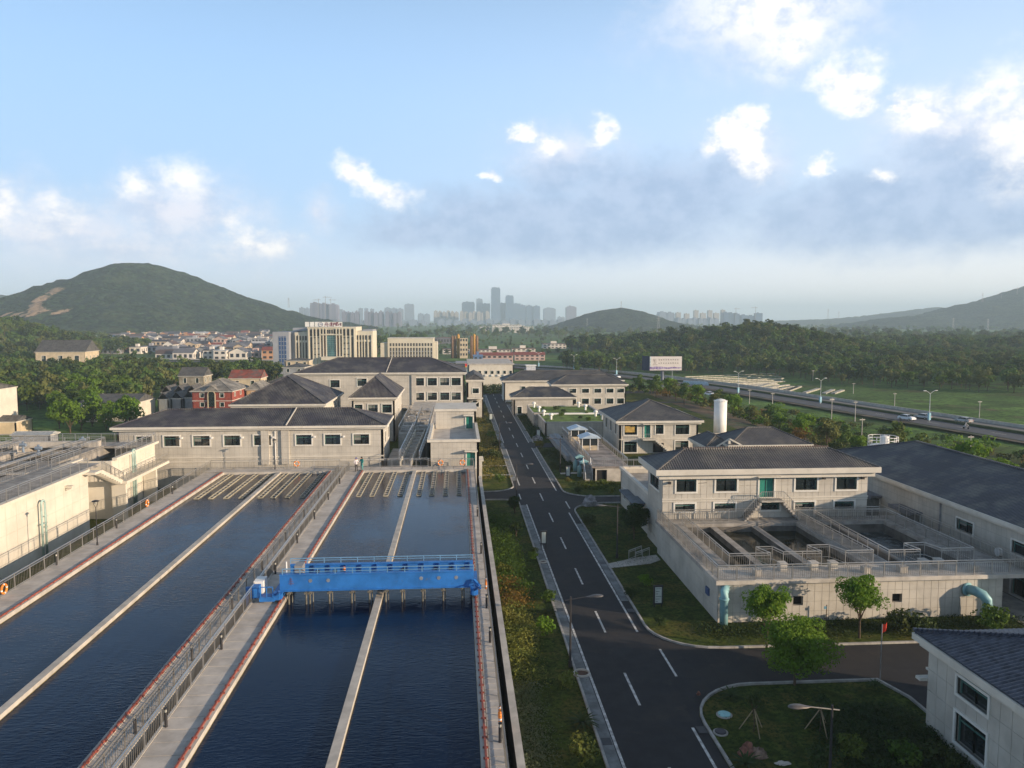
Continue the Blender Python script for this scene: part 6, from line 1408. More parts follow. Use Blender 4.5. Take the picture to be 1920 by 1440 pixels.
# concrete plant: cream box between orange silos
t = thing('batching_plant', 'cream tower block between orange and rust coloured silos', 'industrial plant', (0, 880, ZL))
x0, y0 = P(850, 672, ZL)
for i, u in enumerate((848, 853, 859, 884, 889, 894)):
    x, zt = PY(u, 629 if i in (2, 4) else 632, 560); b = MB(); b.lathe((x, 560, ZL), [(1.1, 0), (1.1, zt-ZL), (.6, zt-ZL+1), (.05, zt-ZL+1.2)], 12); b.build('silo', mat('silo_orange', (.48, .26, .05), .6) if i in (2, 4) else mat('silo_rust', (.20, .12, .07), .7), t, True)
xa, za = PY(862, 634, 558); xb, _ = PY(877, 634, 558); b = MB(); b.box(xa, xb, 557, 563, ZL, za); b.build('tower', CREAM, t)
b = MB()
for i in range(3):
    for j in range(4): cx = xa+(xb-xa)*(i+.5)/3; b.box(cx-.5, cx+.5, 556.94, 557, ZL+2+j*3.4, ZL+3.6+j*3.4)
b.build('window', TW, t)
terrace(815, 848, 645, 634, 'dark purple shed with a blue base left of the orange silos', rcols[1][1], R_, 1, 20, 1)
# white factory house behind the road end, petrol station roof, kiosk
x0, _ = PY(878, 700, 245); x1, _ = PY(963, 700, 245); fz = PY(900, 684, 245)[1]
t = thing('white_factory', 'white two storey factory with a row of small dark windows beyond the road end', 'building', ((x0+x1)/2, 245, -3))
facade(t, (x0, 245, -3), (1, 0), (0, -1), x1-x0, fz+3, [(1.3+i*1.95, 2.1+i*1.95, fz+3-2.9, fz+3-1.9) for i in range(7)], WHITE, frame=.05); facade(t, (x1, 245, -3), (0, 1), (1, 0), 30, fz+3, [(2+i*4, 3+i*4, fz+.1, fz+1.2) for i in range(6)], WHITE, frame=.05); facade(t, (x0, 275, -3), (0, -1), (-1, 0), 30, fz+3, (), WHITE)
b = MB(); b.box(x0-.2, x1+.2, 244.8, 275.2, fz, fz+.35); b.build('flat_roof', CONCL, t)
for i in range(7):
    b = MB(); b.box(x0+1.35+i*1.95, x0+2.0+i*1.95, 244.6, 245, fz-3.6, fz-3.1); b.build('air_conditioner', WPAINT, t)
PR = mat('station_red', (.65, .05, .04), .5, .1)
def px(u, v, Y): return PY(u, v, Y)
t = thing('petrol_station', 'petrol station canopy with a long red and yellow fascia', 'petrol station', (0, 330, ZL)); a, z_ = px(872, 683, 330); c, _ = px(912, 683, 330); z2 = px(880, 688, 330)[1]
b = MB(); b.box(a, c, 330, 346, z2+.25, z_+.2); b.build('fascia', PR, t); b = MB(); b.box(a, c, 330.02, 346, z2-.15, z2+.22); b.build('fascia_band', mat('station_yellow', (.75, .5, .08), .5), t); b = MB(); b.box(a-4, c+.5, 331, 347, z_+.22, z_+.5); b.build('canopy_roof', wcols[3][1], t)
b = MB()
for i in range(4):
    for y in (333, 343): x = a+2+(c-a-4)*i/3; b.box(x-.25, x+.25, y-.25, y+.25, ZL, z2-.15)
b.build('column', WPAINT, t)
t = thing('price_tower', 'stacked red sign pillar right of the petrol station', 'sign', (px(919, 690, 330)[0], 330, ZL)); x, zz = px(919, 678, 330); b = MB()
for k in range(3): w = .9+.15*k; b.box(x-w, x+w, 329.6, 330.4, zz-1.3*(k+1), zz-1.3*k-.25)
b.box(x-.3, x+.3, 329.9, 330.1, ZL, zz); b.build('sign_panel', PR, t)
t = thing('roadside_kiosk', 'white box kiosk standing beside the highway', 'kiosk', (0, 372, ZL)); x, zz = px(995, 686, 372); b = MB(); b.box(x-2.2, x+2.2, 370, 374, ZL, zz+.1); b.build('wall', mat('kiosk_white', (.6, .62, .68), .6), t); b = MB(); b.box(x-2.6, x+2.6, 369.6, 374.4, zz+.1, zz+.5); b.build('roof', WPAINT, t)
# ------------------------------------------------------------------ office block with roof sign
def strokes(mb, x, z, s, y, seed, n=7):
    r = random.Random(seed)
    for k in range(n):
        if k % 2 == 0: zz = z+s*(.08+.84*r.random()); a = r.uniform(0, .25); mb.box(x+s*a, x+s*(a+r.uniform(.5, .7)), y-.03, y, zz, zz+s*.09)
        else: xx = x+s*(.1+.75*r.random()); a = r.uniform(0, .3); mb.box(xx, xx+s*.09, y-.032, y-.002, z+s*a, z+s*(a+r.uniform(.45, .65)))
def text_mesh(txt, size):
    c = bpy.data.curves.new('lettering', 'FONT'); c.body = txt; c.size = size; c.extrude = .03; o = bpy.data.objects.new('lettering', c); COL.objects.link(o)
    dg = bpy.context.evaluated_depsgraph_get(); me = bpy.data.meshes.new_from_object(o.evaluated_get(dg)); bpy.data.objects.remove(o); return me
def office():
    Y = 407.0; OC = mat('office_cream', (.60, .56, .46), .8, .06, .2); OG = mat('office_grey', (.30, .32, .36), .8, .06, .2); OB = mat('office_glass', (.06, .16, .18), .12, .2, .3, spec=.8); OD = mat('office_dark_window', (.06, .055, .05), .3)
    t = thing('office_block', 'large cream office block with tall pilasters, a glass middle and a white roof sign', 'office building', (-68, Y, ZL))
    def X(u): return PY(u, 650, Y)[0]
    def Z(v): return PY(600, v, Y)[1]
    b = MB(); b.box(X(515), X(545), Y-4, Y+26, ZL, Z(622)); b.build('grey_wing', OG, t)
    b = MB(); b.box(X(553), X(584), Y, Y+20, ZL, Z(623)); b.box(X(667), X(699), Y, Y+20, ZL, Z(621)); b.build('side_wing', OC, t)
    b = MB(); b.box(X(545), X(553), Y+2, Y+20, ZL, Z(622)); b.build('link', OG, t)
    b = MB(); b.box(X(578), X(669), Y-2, Y+22, ZL, Z(613)); b.build('middle_wing', OC, t)
    b = MB(); b.box(X(680), X(698.5), Y+1, Y+19, Z(621), Z(618)); b.box(X(545), X(580), Y+6, Y+18, Z(621), Z(615)); b.build('roof_house', OG, t)
    def win(u0, u1, v0, v1, yy, m=OD, nm='window', par=t):
        b = MB(); b.box(X(u0), X(u1), yy-.12, yy, Z(v1), Z(v0)); w = b.build(nm, m, par); return w
    for k in range(3):
        u = 526.5+k*5; w = win(u, u+3.4, 630, 690, Y-4, mat('office_blue_window', (.04, .09, .22), .2)); b = MB()
        for j in range(7): b.box(X(u), X(u+3.4), Y-4.2, Y-4.12, Z(632+j*8), Z(631+j*8)); 
        b.build('spandrel', OG, w)
    for u in (555.5, 562, 567.5, 572): win(u, u+3.6, 630, 638, Y); 
    for u in (556, 562.5, 568, 573): win(u, u+3, 642, 690, Y)
    for k, u in enumerate((583, 590, 596.5)): win(u, u+4.3, 618, 630, Y-2); 
    for k, u in enumerate((603.5, 609, 614.5, 618.5, 623, 627.5, 633, 639)): win(u, u+3, 618, 625.5, Y-2)
    for k, u in enumerate((645, 652, 659.5)): win(u, u+4.3, 617.5, 629, Y-2)
    win(583.5, 587.5, 632, 690, Y-2); win(660, 664, 631, 690, Y-2); win(604, 606.5, 629, 668, Y-2); win(639.5, 642, 629, 668, Y-2)
    for u in (590.5, 597, 645.5, 652):
        for v in (632, 642.5, 653, 663.5): win(u, u+4, v, v+1.6, Y-2)
    g = win(614.8, 631.5, 628.5, 668, Y-2.02, OB, 'glass_front'); win(609, 612.3, 629, 667, Y-2, mat('office_bronze', (.14, .08, .05), .4)); win(633.5, 637, 629, 667, Y-2, mat('office_bronze', (.14, .08, .05)))
    b = MB()
    for j in range(1, 10): b.box(X(614.8), X(631.5), Y-2.2, Y-2.14, Z(628.5+j*4), Z(628.1+j*4))
    for j in range(1, 5): b.box(X(614.8+j*3.34)-.05, X(614.8+j*3.34)+.05, Y-2.22, Y-2.14, Z(668), Z(628.5))
    b.build('glazing_bar', mat('glazing_grey', (.16, .26, .26), .4), g)
    for u in (588.6, 594.8, 601.8, 607.8, 613.4, 632.4, 638.2, 643.7, 650.3, 657.8, 665.6, 580.6): MB().box(X(u)-.25, X(u)+.25, Y-2.6, Y-2, ZL, Z(616)).build('pilaster', OC, t)
    b = MB(); b.box(X(603), X(644), Y-2.7, Y-2, Z(628.2), Z(626.6)); b.box(X(578), X(669), Y-2.5, Y-1.9, Z(616), Z(613)); b.box(X(606), X(642), Y-7, Y-2, Z(674), Z(668)); b.build('lintel', OC, t)
    for u in (669, 674.5, 680, 684.5, 691.5): win(u, u+3.4, 629, 637, Y)
    for u in (669, 675, 680, 685, 692): win(u, u+3, 641, 690, Y)
    for u in (555, 560.5, 566, 571, 667.5, 673, 678.5, 683.5, 690, 697): MB().box(X(u)-.2, X(u)+.2, Y-.4, Y, ZL, Z(628)).build('pilaster', OC, t)
    s = thing('roof_sign', 'white rooftop sign boards with a ring logo and dark Chinese lettering on the office block', 'sign', (X(610), Y-3, Z(613)))
    for u0, u1 in ((575, 582.5), (584, 592), (593.5, 644)):
        b = MB(); b.box(X(u0), X(u1), Y-3, Y-2.7, Z(612.5), Z(603.5)); b.build('board', WPAINT, s)
    b = MB(); cx, cz, r = X(604), (Z(612)+Z(604.5))/2, 1.05
    for i in range(18): a0, a1 = i*math.pi/9, (i+1)*math.pi/9; b.bar((cx+r*math.cos(a0), Y-3.05, cz+r*math.sin(a0)), (cx+r*math.cos(a1), Y-3.05, cz+r*math.sin(a1)), .3, .1)
    b.bar((cx-.45, Y-3.05, cz), (cx, Y-3.05, cz+.35), .25, .1); b.bar((cx, Y-3.05, cz+.35), (cx+.5, Y-3.05, cz-.2), .25, .1); b.build('logo', mat('logo_violet', (.08, .06, .16), .5), s)
    me = text_mesh('舟山', 2.5); me.materials.append(mat('sign_lettering', (.20, .04, .07), .5)); o = bpy.data.objects.new('lettering', me); COL.objects.link(o); o.parent = s; o.rotation_euler = (math.pi/2, 0, 0); o.location = Vector((X(610.5), Y-3.06, Z(611.6)))-wloc(s)
    b = MB()
    for k in range(4): strokes(b, X(621+k*5.6), Z(611.4), 2.05, Y-3.02, 40+k, 9)
    b.build('lettering', mat('sign_lettering', (.20, .04, .07)), s)
    Y2 = 440; t = thing('office_annex', 'cream four storey annex with regular pilasters right of the office block', 'office building', (-28, Y2, ZL))
    def X2(u): return PY(u, 650, Y2)[0]
    def Z2(v): return PY(760, v, Y2)[1]
    b = MB(); b.box(X2(727), X2(813), Y2, Y2+16, ZL, Z2(634)); b.build('wall', OC, t); b = MB(); b.box(X2(713), X2(727), Y2+1, Y2+15, ZL, Z2(643)); b.box(X2(813), X2(820), Y2+1, Y2+15, ZL, Z2(641)); b.build('side_wing', OC, t); b = MB(); b.box(X2(726.5), X2(813.5), Y2-.3, Y2+16, Z2(635), Z2(633.6)); b.build('cornice', FASCIA, t)
    for i in range(15):
        u = 731+i*5.45; b = MB(); b.box(X2(u), X2(u+3), Y2-.1, Y2, Z2(649), Z2(643.5)); b.build('window', OD, t)
        b = MB(); b.box(X2(u), X2(u+3), Y2-.1, Y2, Z2(676), Z2(652)); w = b.build('window', OD, t); b = MB()
        for j in range(3): b.box(X2(u), X2(u+3), Y2-.18, Y2-.1, Z2(659.5+j*7), Z2(658+j*7))
        b.build('spandrel', OG, w)
office()
# ------------------------------------------------------------------ city skyline, about four kilometres off
def tower_fn(T, pos, g, c):
    s = T.new('ShaderNodeSeparateXYZ'); T.l.new(pos, s.inputs[0])
    a = T.m('LESS_THAN', T.m('FRACT', T.m('DIVIDE', s.outputs[2], 4.0)), .5); b = T.m('LESS_THAN', T.m('FRACT', T.m('DIVIDE', T.m('ADD', s.outputs[0], s.outputs[1]), 7.0)), .7)
    return T.mix(T.m('MULTIPLY', T.m('MULTIPLY', a, b), .7), c, (.06, .07, .09)), None
CITY = [mat('city_grey', (.20, .25, .34), .6, .05, .01, fn=tower_fn), mat('city_glass', (.06, .12, .22), .3, .05, .01, fn=tower_fn), mat('city_cream', (.42, .38, .33), .7, .05, .01, fn=tower_fn), mat('city_mauve', (.19, .18, .25), .7, .05, .01, fn=tower_fn)]
def tower(u0, u1, vt, D, mi, crown=0, n=1, label='', group='towers of the distant city'):
    (x0, zt), (x1, _) = PY(u0, vt, D), PY(u1, vt, D); d = min(60, max(18, (x1-x0)*.7)); b = MB(); z0 = ZL-2
    if n > 1:
        w = (x1-x0)/n
        for i in range(n): dz = ((i*7) % 3)*2.5; b.box(x0+i*w+w*.08, x0+(i+1)*w-w*.1, D+(i % 2)*6, D+d, z0, zt-dz); b.box(x0+i*w+w*.35, x0+i*w+w*.6, D+8, D+d*.7, zt-dz, zt-dz+4)
        b.box(x0, x1, D+10, D+d-2, z0, zt-9)
    else:
        b.box(x0, x1, D, D+d, z0, zt-(6 if crown else 0)); w = x1-x0
        if crown == 1: b.box(x0+w*.06, x1-w*.06, D+2, D+d-2, zt-6, zt)
        if crown == 2: b.box(x0+w*.1, x1-w*.1, D+3, D+d-3, zt-6, zt-2); b.box(x0+w*.25, x1-w*.25, D+6, D+d-6, zt-2, zt)
        b.box(x0+w*.3, x0+w*.5, D+d*.3, D+d*.6, zt, zt+3)
    return tag(b.build('city_tower', CITY[mi], None), label, 'tower', group)
for a in ((921, 938, 539, 4300, 1, 1, 1, 'tallest blue glass tower of the skyline'), (948, 963, 554, 4300, 1, 1, 1, 'second tallest tower, just right of the tallest one'), (936, 948, 568, 4350, 1, 0, 1, 'broad dark tower between the two tallest'), (962, 976, 569, 4400, 1, 0, 1, 'blue tower right of the second tallest'), (973, 1013, 572, 4450, 1, 0, 3, 'wide cluster of blue slabs right of the tall towers'), (1020, 1042, 577, 4500, 0, 2, 1, 'grey block standing alone right of the cluster'), (1062, 1081, 574, 4000, 3, 2, 1, 'dark brown tower with a rounded top, left of the small hill'),
          (893, 905, 560, 4400, 0, 1, 1, 'slim grey tower left of the tallest'), (866, 890, 566, 4400, 0, 1, 1, 'grey slab tower with a flat top'), (903, 919, 569, 4380, 1, 0, 1, 'bluish slab beside the tallest tower'), (813, 860, 583, 3600, 2, 0, 6, 'row of cream apartment towers, left group'), (862, 918, 584, 3500, 2, 0, 7, 'row of cream apartment towers, right group'),
          (758, 776, 570, 4200, 0, 1, 1, 'pale grey square tower in the left part'), (720, 756, 577, 4300, 0, 0, 3, 'hazy slabs behind the mauve blocks'), (722, 752, 585, 2900, 3, 0, 4, 'mauve apartment group, right of three'), (682, 718, 584, 2900, 3, 0, 4, 'mauve apartment group, middle of three'), (640, 672, 584, 2900, 3, 0, 4, 'mauve apartment group, left of three'), (783, 806, 588, 4200, 0, 0, 2, 'low bluish office block'),
          (580, 632, 568, 3000, 3, 0, 3, 'big unfinished block under the tower cranes'), (560, 580, 577, 3600, 0, 0, 2, 'hazy block left of the cranes'), (632, 642, 580, 3700, 0, 0, 1, 'hazy block right of the cranes'), (672, 680, 578, 3900, 0, 0, 1, 'thin hazy tower pair, left'), (683, 690, 578, 3950, 0, 0, 1, 'thin hazy tower, middle'), (694, 701, 579, 3900, 0, 0, 1, 'thin hazy tower, right'),
          (1046, 1060, 594, 4500, 0, 0, 2, 'low block before the brown tower'), (1236, 1266, 585, 3600, 0, 0, 2, 'long hazy slab right of the small hill'), (1268, 1277, 586, 3600, 2, 0, 1, 'first small tower of the right row'), (1284, 1293, 588, 3600, 2, 0, 1, 'second small tower of the right row'), (1302, 1310, 582, 3600, 2, 0, 1, 'third small tower of the right row'), (1314, 1324, 587, 3600, 2, 0, 1, 'fourth small tower of the right row'), (1328, 1336, 582, 3600, 2, 0, 1, 'fifth small tower of the right row'), (1339, 1349, 587, 3600, 2, 0, 1, 'sixth small tower of the right row'), (1353, 1360, 581, 3600, 2, 0, 1, 'seventh small tower of the right row'),
          (1358, 1388, 586, 3400, 1, 0, 3, 'broad blue block under the right cranes'), (1390, 1417, 591, 3400, 1, 0, 2, 'long low blue block'), (1417, 1430, 587, 3400, 1, 0, 1, 'squarish block at the right end of the skyline'), (1270, 1350, 597, 3300, 0, 0, 8, 'low hazy terrace of blocks under the right row'), (560, 800, 600, 3300, 0, 0, 14, 'low hazy strip of blocks under the left skyline'), (820, 1060, 599, 3300, 0, 0, 16, 'low hazy strip of blocks under the tall towers')):
    tower(*a)
def crane(u, vt, vb, D, jib, label):
    x, zt = PY(u, vt, D); _, zb = PY(u, vb, D); t = thing('tower_crane', label, 'crane', (x, D, zb), 'tower cranes in the haze'); m = mat('crane_grey', (.25, .22, .2), .6)
    b = MB(); b.bar((x, D, zb), (x, D, zt), 1.4); b.build('mast', m, t); b = MB(); b.bar((x-jib*.4, D, zt-5), (x+jib, D, zt-5), 1.0); b.bar((x, D, zt), (x+jib*.8, D, zt-5), .5); b.bar((x, D, zt), (x-jib*.35, D, zt-5), .5); b.build('jib', m, t)
for a in ((597, 560, 600, 2990, -22, 'left crane over the unfinished block'), (610, 555, 600, 2990, 24, 'middle and tallest crane over the unfinished block'), (620, 560, 600, 2990, 20, 'right crane over the unfinished block'), (1380, 577, 600, 3390, 20, 'left crane over the blue block'), (1417, 575, 600, 3390, -22, 'right crane at the end of the skyline')): crane(*a)
def pylon(u, vt, vb, D, label):
    x, zt = PY(u, vt, D); _, zb = PY(u, vb, D); t = thing('power_pylon', label, 'pylon', (x, D, zb), 'power pylons on the hills'); m = mat('pylon_grey', (.35, .36, .38), .5); h = zt-zb; w = h*.09; b = MB()
    for s in (-1, 1): b.bar((x+s*w, D, zb), (x+s*w*.15, D, zt), h*.012)
    for k in range(8): b.bar((x-w*(1-k*.105), D, zb+h*k/8), (x+w*(1-(k+1)*.105), D, zb+h*(k+1)/8), h*.008); b.bar((x+w*(1-k*.105), D, zb+h*k/8), (x-w*(1-(k+1)*.105), D, zb+h*(k+1)/8), h*.008)
    b.build('mast', m, t); b = MB()
    for f in (.72, .83, .94): b.bar((x-h*.12, D, zb+h*f), (x+h*.12, D, zb+h*f), h*.014)
    b.build('cross_arm', m, t)
for a in ((1165, 565, 580, 1890, 'mast on top of the small central hill'), (541, 558, 577, 1500, 'pylon behind the right shoulder of the mountain'), (1553, 579, 598, 3400, 'pylon left of the right hand ridge'), (1573, 584, 596, 3400, 'smaller pylon right of the first one'), (1843, 549, 566, 2250, 'pylon on the right ridge'), (1878, 551, 560, 2250, 'middle pylon on the right ridge'), (1908, 538, 552, 2250, 'pylon near the top of the right mountain'), (1788, 596, 618, 1700, 'pylon below the right ridge'), (1853, 598, 622, 1600, 'pylon at the foot of the right mountain'), (1101, 596, 612, 1600, 'thin pylon in front of the small hill'), (1235, 592, 624, 1200, 'tall thin pylon right of the small hill')): pylon(*a)
# ------------------------------------------------------------------ billboard, lamps, cars, fields by the highway
def billboard():
    Y = 285.0; xl, zt = PY(1218, 668, Y); xr, _ = PY(1279, 668, Y); zb = PY(1244, 694.5, Y)[1]; xm = PY(1243, 700, Y)[0]
    t = thing('billboard', 'large roadside billboard with Chinese characters and purple hills, on a single column', 'billboard', (xm, Y, -6))
    b = MB(); b.tube([(xm, Y+1, -7), (xm, Y+1, zb+.5)], .62, 16); b.build('column', mat('grey_column', (.13, .15, .19), .5), t, True)
    b = MB(); b.box(xl, xr, Y-.05, Y+.45, zb-.15, zt); b.build('frame', mat('board_frame', (.05, .05, .08), .6), t)
    b = MB(); n = 9; b.quad((xl, Y+.4, zb-.15), (xl-1.6, Y+4.5, zb-.1), (xl-1.6, Y+4.5, zt), (xl, Y+.4, zt)); b.quad((xl, Y+.41, zt), (xl-1.6, Y+4.6, zt), (xl-1.55, Y+4.6, zb), (xl, Y+.42, zb)); b.box(xl-1.7, xl-1.5, Y+4.4, Y+4.7, zb-.2, zt+.1)
    for k in range(n): z = zb+(zt-zb)*k/n; b.bar((xl-.05, Y+.3, z), (xl-1.6, Y+4.4, z), .1)
    b.build('side_face', mat('navy_side', (.03, .04, .09), .7), t)
    f = MB(); f.box(xl+.1, xr-.1, Y-.1, Y-.05, zb+.05, zt-.1); p = f.build('poster', mat('poster_cream', (.66, .62, .60), .6, .03), t)
    W = xr-xl; Hh = zt-zb
    b = MB(); b.box(xl+.1, xl+.5, Y-.115, Y-.1, zb+1.3, zt-.1); b.build('pale_stripe', mat('sky_stripe', (.50, .62, .68), .6), p)
    b = MB(); top = [(0, .26), (.1, .25), (.18, .29), (.27, .26), (.36, .28), (.42, .24), (.55, .22), (.7, .25), (.85, .23), (.96, .22), (.985, .2)]; bot = [.08, .07, .10, .06, .09, .12, .1, .13, .12, .14, .15]
    for i in range(len(top)-1): b.quad((xl+W*top[i][0]+.1, Y-.118, zb+Hh*bot[i]), (xl+W*top[i+1][0], Y-.118, zb+Hh*bot[i+1]), (xl+W*top[i+1][0], Y-.118, zb+Hh*top[i+1][1]), (xl+W*top[i][0]+.1, Y-.118, zb+Hh*top[i][1]))
    b.build('purple_hills', mat('print_purple', (.16, .10, .28), .6, .5, .9, col2=(.36, .30, .50)), p)
    b = MB()
    for r in range(2):
        for k in range(9): strokes(b, xl+W*(.27+.072*k), zt-Hh*(.30+.24*r), W*.045, Y-.12, 100+r*9+k, 8)
    strokes(b, xl+W*.74, zb+Hh*.27, W*.03, Y-.12, 77, 5); b.build('lettering', mat('print_brown', (.16, .12, .11), .6), p)
    b = MB(); x = xl+W*.11; z = zb+Hh*.5; s = Hh*.3
    b.box(x, x+s*.7, Y-.125, Y-.1, z+s*.93, z+s); b.box(x, x+.1, Y-.125, Y-.1, z+s*.4, z+s); b.box(x+s*.7-.1, x+s*.7, Y-.125, Y-.1, z, z+s*.9); b.box(x+s*.15, x+s*.5, Y-.126, Y-.1, z+s*.6, z+s*.68); b.box(x+s*.28, x+s*.36, Y-.127, Y-.1, z+s*.2, z+s*.85); b.box(x+.05, x+s*.62, Y-.128, Y-.1, z, z+s*.08); b.box(x-.1, x+s, Y-.128, Y-.1, z-s*.4, z-s*.3)
    b.build('logo', mat('print_brown', (.16, .12, .11)), p)
billboard()
def hw_lamp():
    t = thing('highway_lamp', 'x', 'street lamp', (0, 0, 0), 'double armed lamps along the highway'); m = mat('lamp_pale_grey', (.50, .54, .55), .5)
    b = MB(); b.tube([(0, 0, 0), (0, 0, 7.6)], [.13, .07], 8); b.build('pole', m, t)
    for s in (-1, 1):
        b = MB(); b.tube([(0, 0, 7.4), (s*.8, 0, 8.0), (s*1.6, 0, 8.3)], [.06, .05, .04], 6); a = b.build('arm', m, t); b = MB(); b.box(1.4 if s > 0 else -2.3, 2.3 if s > 0 else -1.4, -.14, .14, 8.22, 8.36); b.build('lamp_head', m, a)
    b = MB(); b.box(-.32, .32, -.25, .25, 0.4, 2.3); b.build('advert_box', mat('box_sky_blue', (.25, .50, .62), .5), t); return t
hl = hw_lamp(); sp = [(1742, 790, 'right of the white cars'), (1538, 757, 'above the dry brown slope'), (1384, 738, 'before the striped fields'), (1260, 718, 'directly right of the billboard column'), (1156, 703, 'above the office house roof'), (1076, 694, 'before the green field'), (1010, 688, 'beside the white kiosk')]
for i, (u, v, w) in enumerate(sp):
    x, y = P(u, v, -5.4); lab = 'double armed highway lamp with a box at its foot, %s' % w
    if i == 0: hl.location = (x, y, -5.4); hl.rotation_euler = (0, 0, math.radians(12)); hl['label'] = lab
    else: dup(hl, (x, y, -5.4), rz=math.radians(12+i*4), label=lab)
b = MB()
for i, (u, v, h) in enumerate(((1558, 812, 11), (1603, 790, 7), (1615, 838, 8), (1836, 783, 6), (1677, 765, 6), (1448, 765, 6), (1600, 738, 5), (1524, 714, 6), (1818, 870, 7), (1405, 757, 6))):
    x, y = P(u, v, -6); b = MB(); b.tube([(x, y, -7), (x, y, -6+h*.8)], [.13, .08], 7); b.box(x-.6, x+.6, y-.05, y+.05, -6+h*.74, -6+h*.77); tag(b.build('utility_pole', CONCL), 'grey utility pole %s' % ['tallest, left of the round white tank', 'between the scrub and the highway', 'just behind the round white tank', 'by the verge at the right', 'before the dark wood', 'at the near verge in the middle', 'at the striped field', 'far off in the wood edge', 'behind the ridge of the navy roof', 'thin one at the near verge'][i], 'utility pole', 'poles round the highway')
CARP = [(-2.2, .55), (-2.25, .75), (-2.1, .95), (-1.75, 1.0), (-1.2, 1.42), (-.9, 1.48), (.45, 1.46), (1.05, 1.02), (1.9, .92), (2.2, .7), (2.2, .4), (-2.2, .35)]
def car_proto(paint, suv=0):
    t = thing('parked_car' if False else 'car', 'x', 'car', (0, 0, 0), 'cars driving on the highway'); b = MB()
    pr = [(x, z+(.12 if suv and z > .9 else 0)) for x, z in CARP]
    low = [p for p in pr]
    n = len(pr)
    rings = []
    for yy, k in ((-.88, .0), (-.9, 1), (.9, 1), (.88, 0)): pass
    for s in (-1, 1):
        rings.append([(x, s*(.9 if z < 1.0 else .68), z) for x, z in pr])
    base = len(b.v); b.v += rings[0]+rings[1]
    for i in range(n): b.f.append((base+i, base+(i+1) % n, base+n+(i+1) % n, base+n+i)); b.mi.append(0)
    b.f.append(tuple(base+i for i in range(n-1, -1, -1))); b.f.append(tuple(base+n+i for i in range(n))); b.mi += [0, 0]
    raw(b, 'body', paint, t)
    g = MB(); d = .12 if suv else 0
    for s in (-1, 1): q = [(-1.55, s*.885, 1.03+d*.8), (.95, s*.885, 1.03+d*.8), (.45, s*.70, 1.4+d), (-1.1, s*.70, 1.4+d)]; g.quad(*(q if s < 0 else q[::-1]))
    g.quad((1.07, -.74, 1.06+d*.6), (1.07, .74, 1.06+d*.6), (.5, .62, 1.45+d), (.5, -.62, 1.45+d)); g.quad((-1.78, .74, 1.06+d*.6), (-1.78, -.74, 1.06+d*.6), (-1.25, -.62, 1.42+d), (-1.25, .62, 1.42+d))
    for i in range(len(g.v)): x, y, z = g.v[i]; g.v[i] = (x*1.01, y*1.02, z)
    raw(g, 'window', GLASS, t)
    for x in (-1.35, 1.35):
        for s in (-1, 1):
            w = MB(); w.tube([(x, s*.74, .32), (x, s*.93, .32)], .33, 14); wh = raw(w, 'wheel', mat('tyre', (.02, .02, .02), .8), t); r = MB(); r.tube([(x, s*.9, .32), (x, s*.945, .32)], .2, 10); raw(r, 'rim', STEEL, wh)
    for s in (-1, 1): l = MB(); l.box(2.16, 2.22, s*.7-.16, s*.7+.16, .62, .76); raw(l, 'headlight', WPAINT, t); l = MB(); l.box(-2.27, -2.2, s*.72-.12, s*.72+.12, .75, .9); raw(l, 'tail_light', mat('tail_red', (.4, .02, .02), .4), t)
    return t
CW = mat('car_white', (.72, .74, .78), .25, .03, 1, spec=.6); CS = mat('car_silver', (.42, .42, .42), .3, .05, 1, metal=.3)
c1 = car_proto(CW, 1); c2 = car_proto(CS, 0); KIDS.clear()
def place_car(o, u, v, rz, label, first=False):
    x, y = P(u, v, -5.38); 
    if first: o.location = (x, y, -5.38); o.rotation_euler = (0, 0, rz); o['label'] = label
    else: dup(o, (x, y, -5.38), rz, label)
A_ = math.radians(-68)
place_car(c1, 1700, 788, A_, 'white car with blue sheen, largest on the highway, on the near lanes', True)
place_car(c1, 1331, 742, math.radians(-72), 'lone white car right of the billboard'); place_car(c2, 1730, 785, math.radians(110), 'pale car just behind the white one', True); place_car(c2, 1806, 792, math.radians(110), 'silver car near the right edge on the far lanes')
place_car(c1, 1156, 709, math.radians(-66), 'tiny white car below the highway lamp on the left'); place_car(c2, 990, 696, math.radians(-60), 'tiny bluish car by the white kiosk')
t = thing('scooter', 'scooter rider in pale clothes on the near lanes of the highway', 'scooter', (0, 0, 0)); x, y = P(1811, 804, -5.38); t.location = (x, y, -5.38); t.rotation_euler = (0, 0, A_)
for xx in (-.55, .6): w = MB(); w.tube([(xx, -.05, .25), (xx, .05, .25)], .25, 12); raw(w, 'wheel', mat('tyre', (.02, .02, .02)), t)
w = MB(); w.bar((-.6, 0, .6), (.2, 0, .45), .3, .25); w.bar((.2, 0, .4), (.6, 0, .95), .25, .1); w.bar((.45, -.3, 1.0), (.45, .3, 1.0), .05); raw(w, 'body', CS, t); w = MB(); w.tube([(-.2, 0, .7), (-.15, 0, 1.05), (-.05, 0, 1.3), (0, 0, 1.38), (0, 0, 1.62)], [.18, .2, .17, .08, .12], 8); w.tube([(-.05, .2, 1.25), (.2, .25, 1.05), (.42, .25, 1.02)], .05, 6); w.tube([(-.05, -.2, 1.25), (.2, -.25, 1.05), (.42, -.25, 1.02)], .05, 6); w.tube([(-.15, .12, .7), (.25, .15, .65), (.25, .15, .35)], .08, 6); w.tube([(-.15, -.12, .7), (.25, -.15, .65), (.25, -.15, .35)], .08, 6); raw(w, 'rider', mat('pale_jacket', (.5, .5, .52), .8), t)
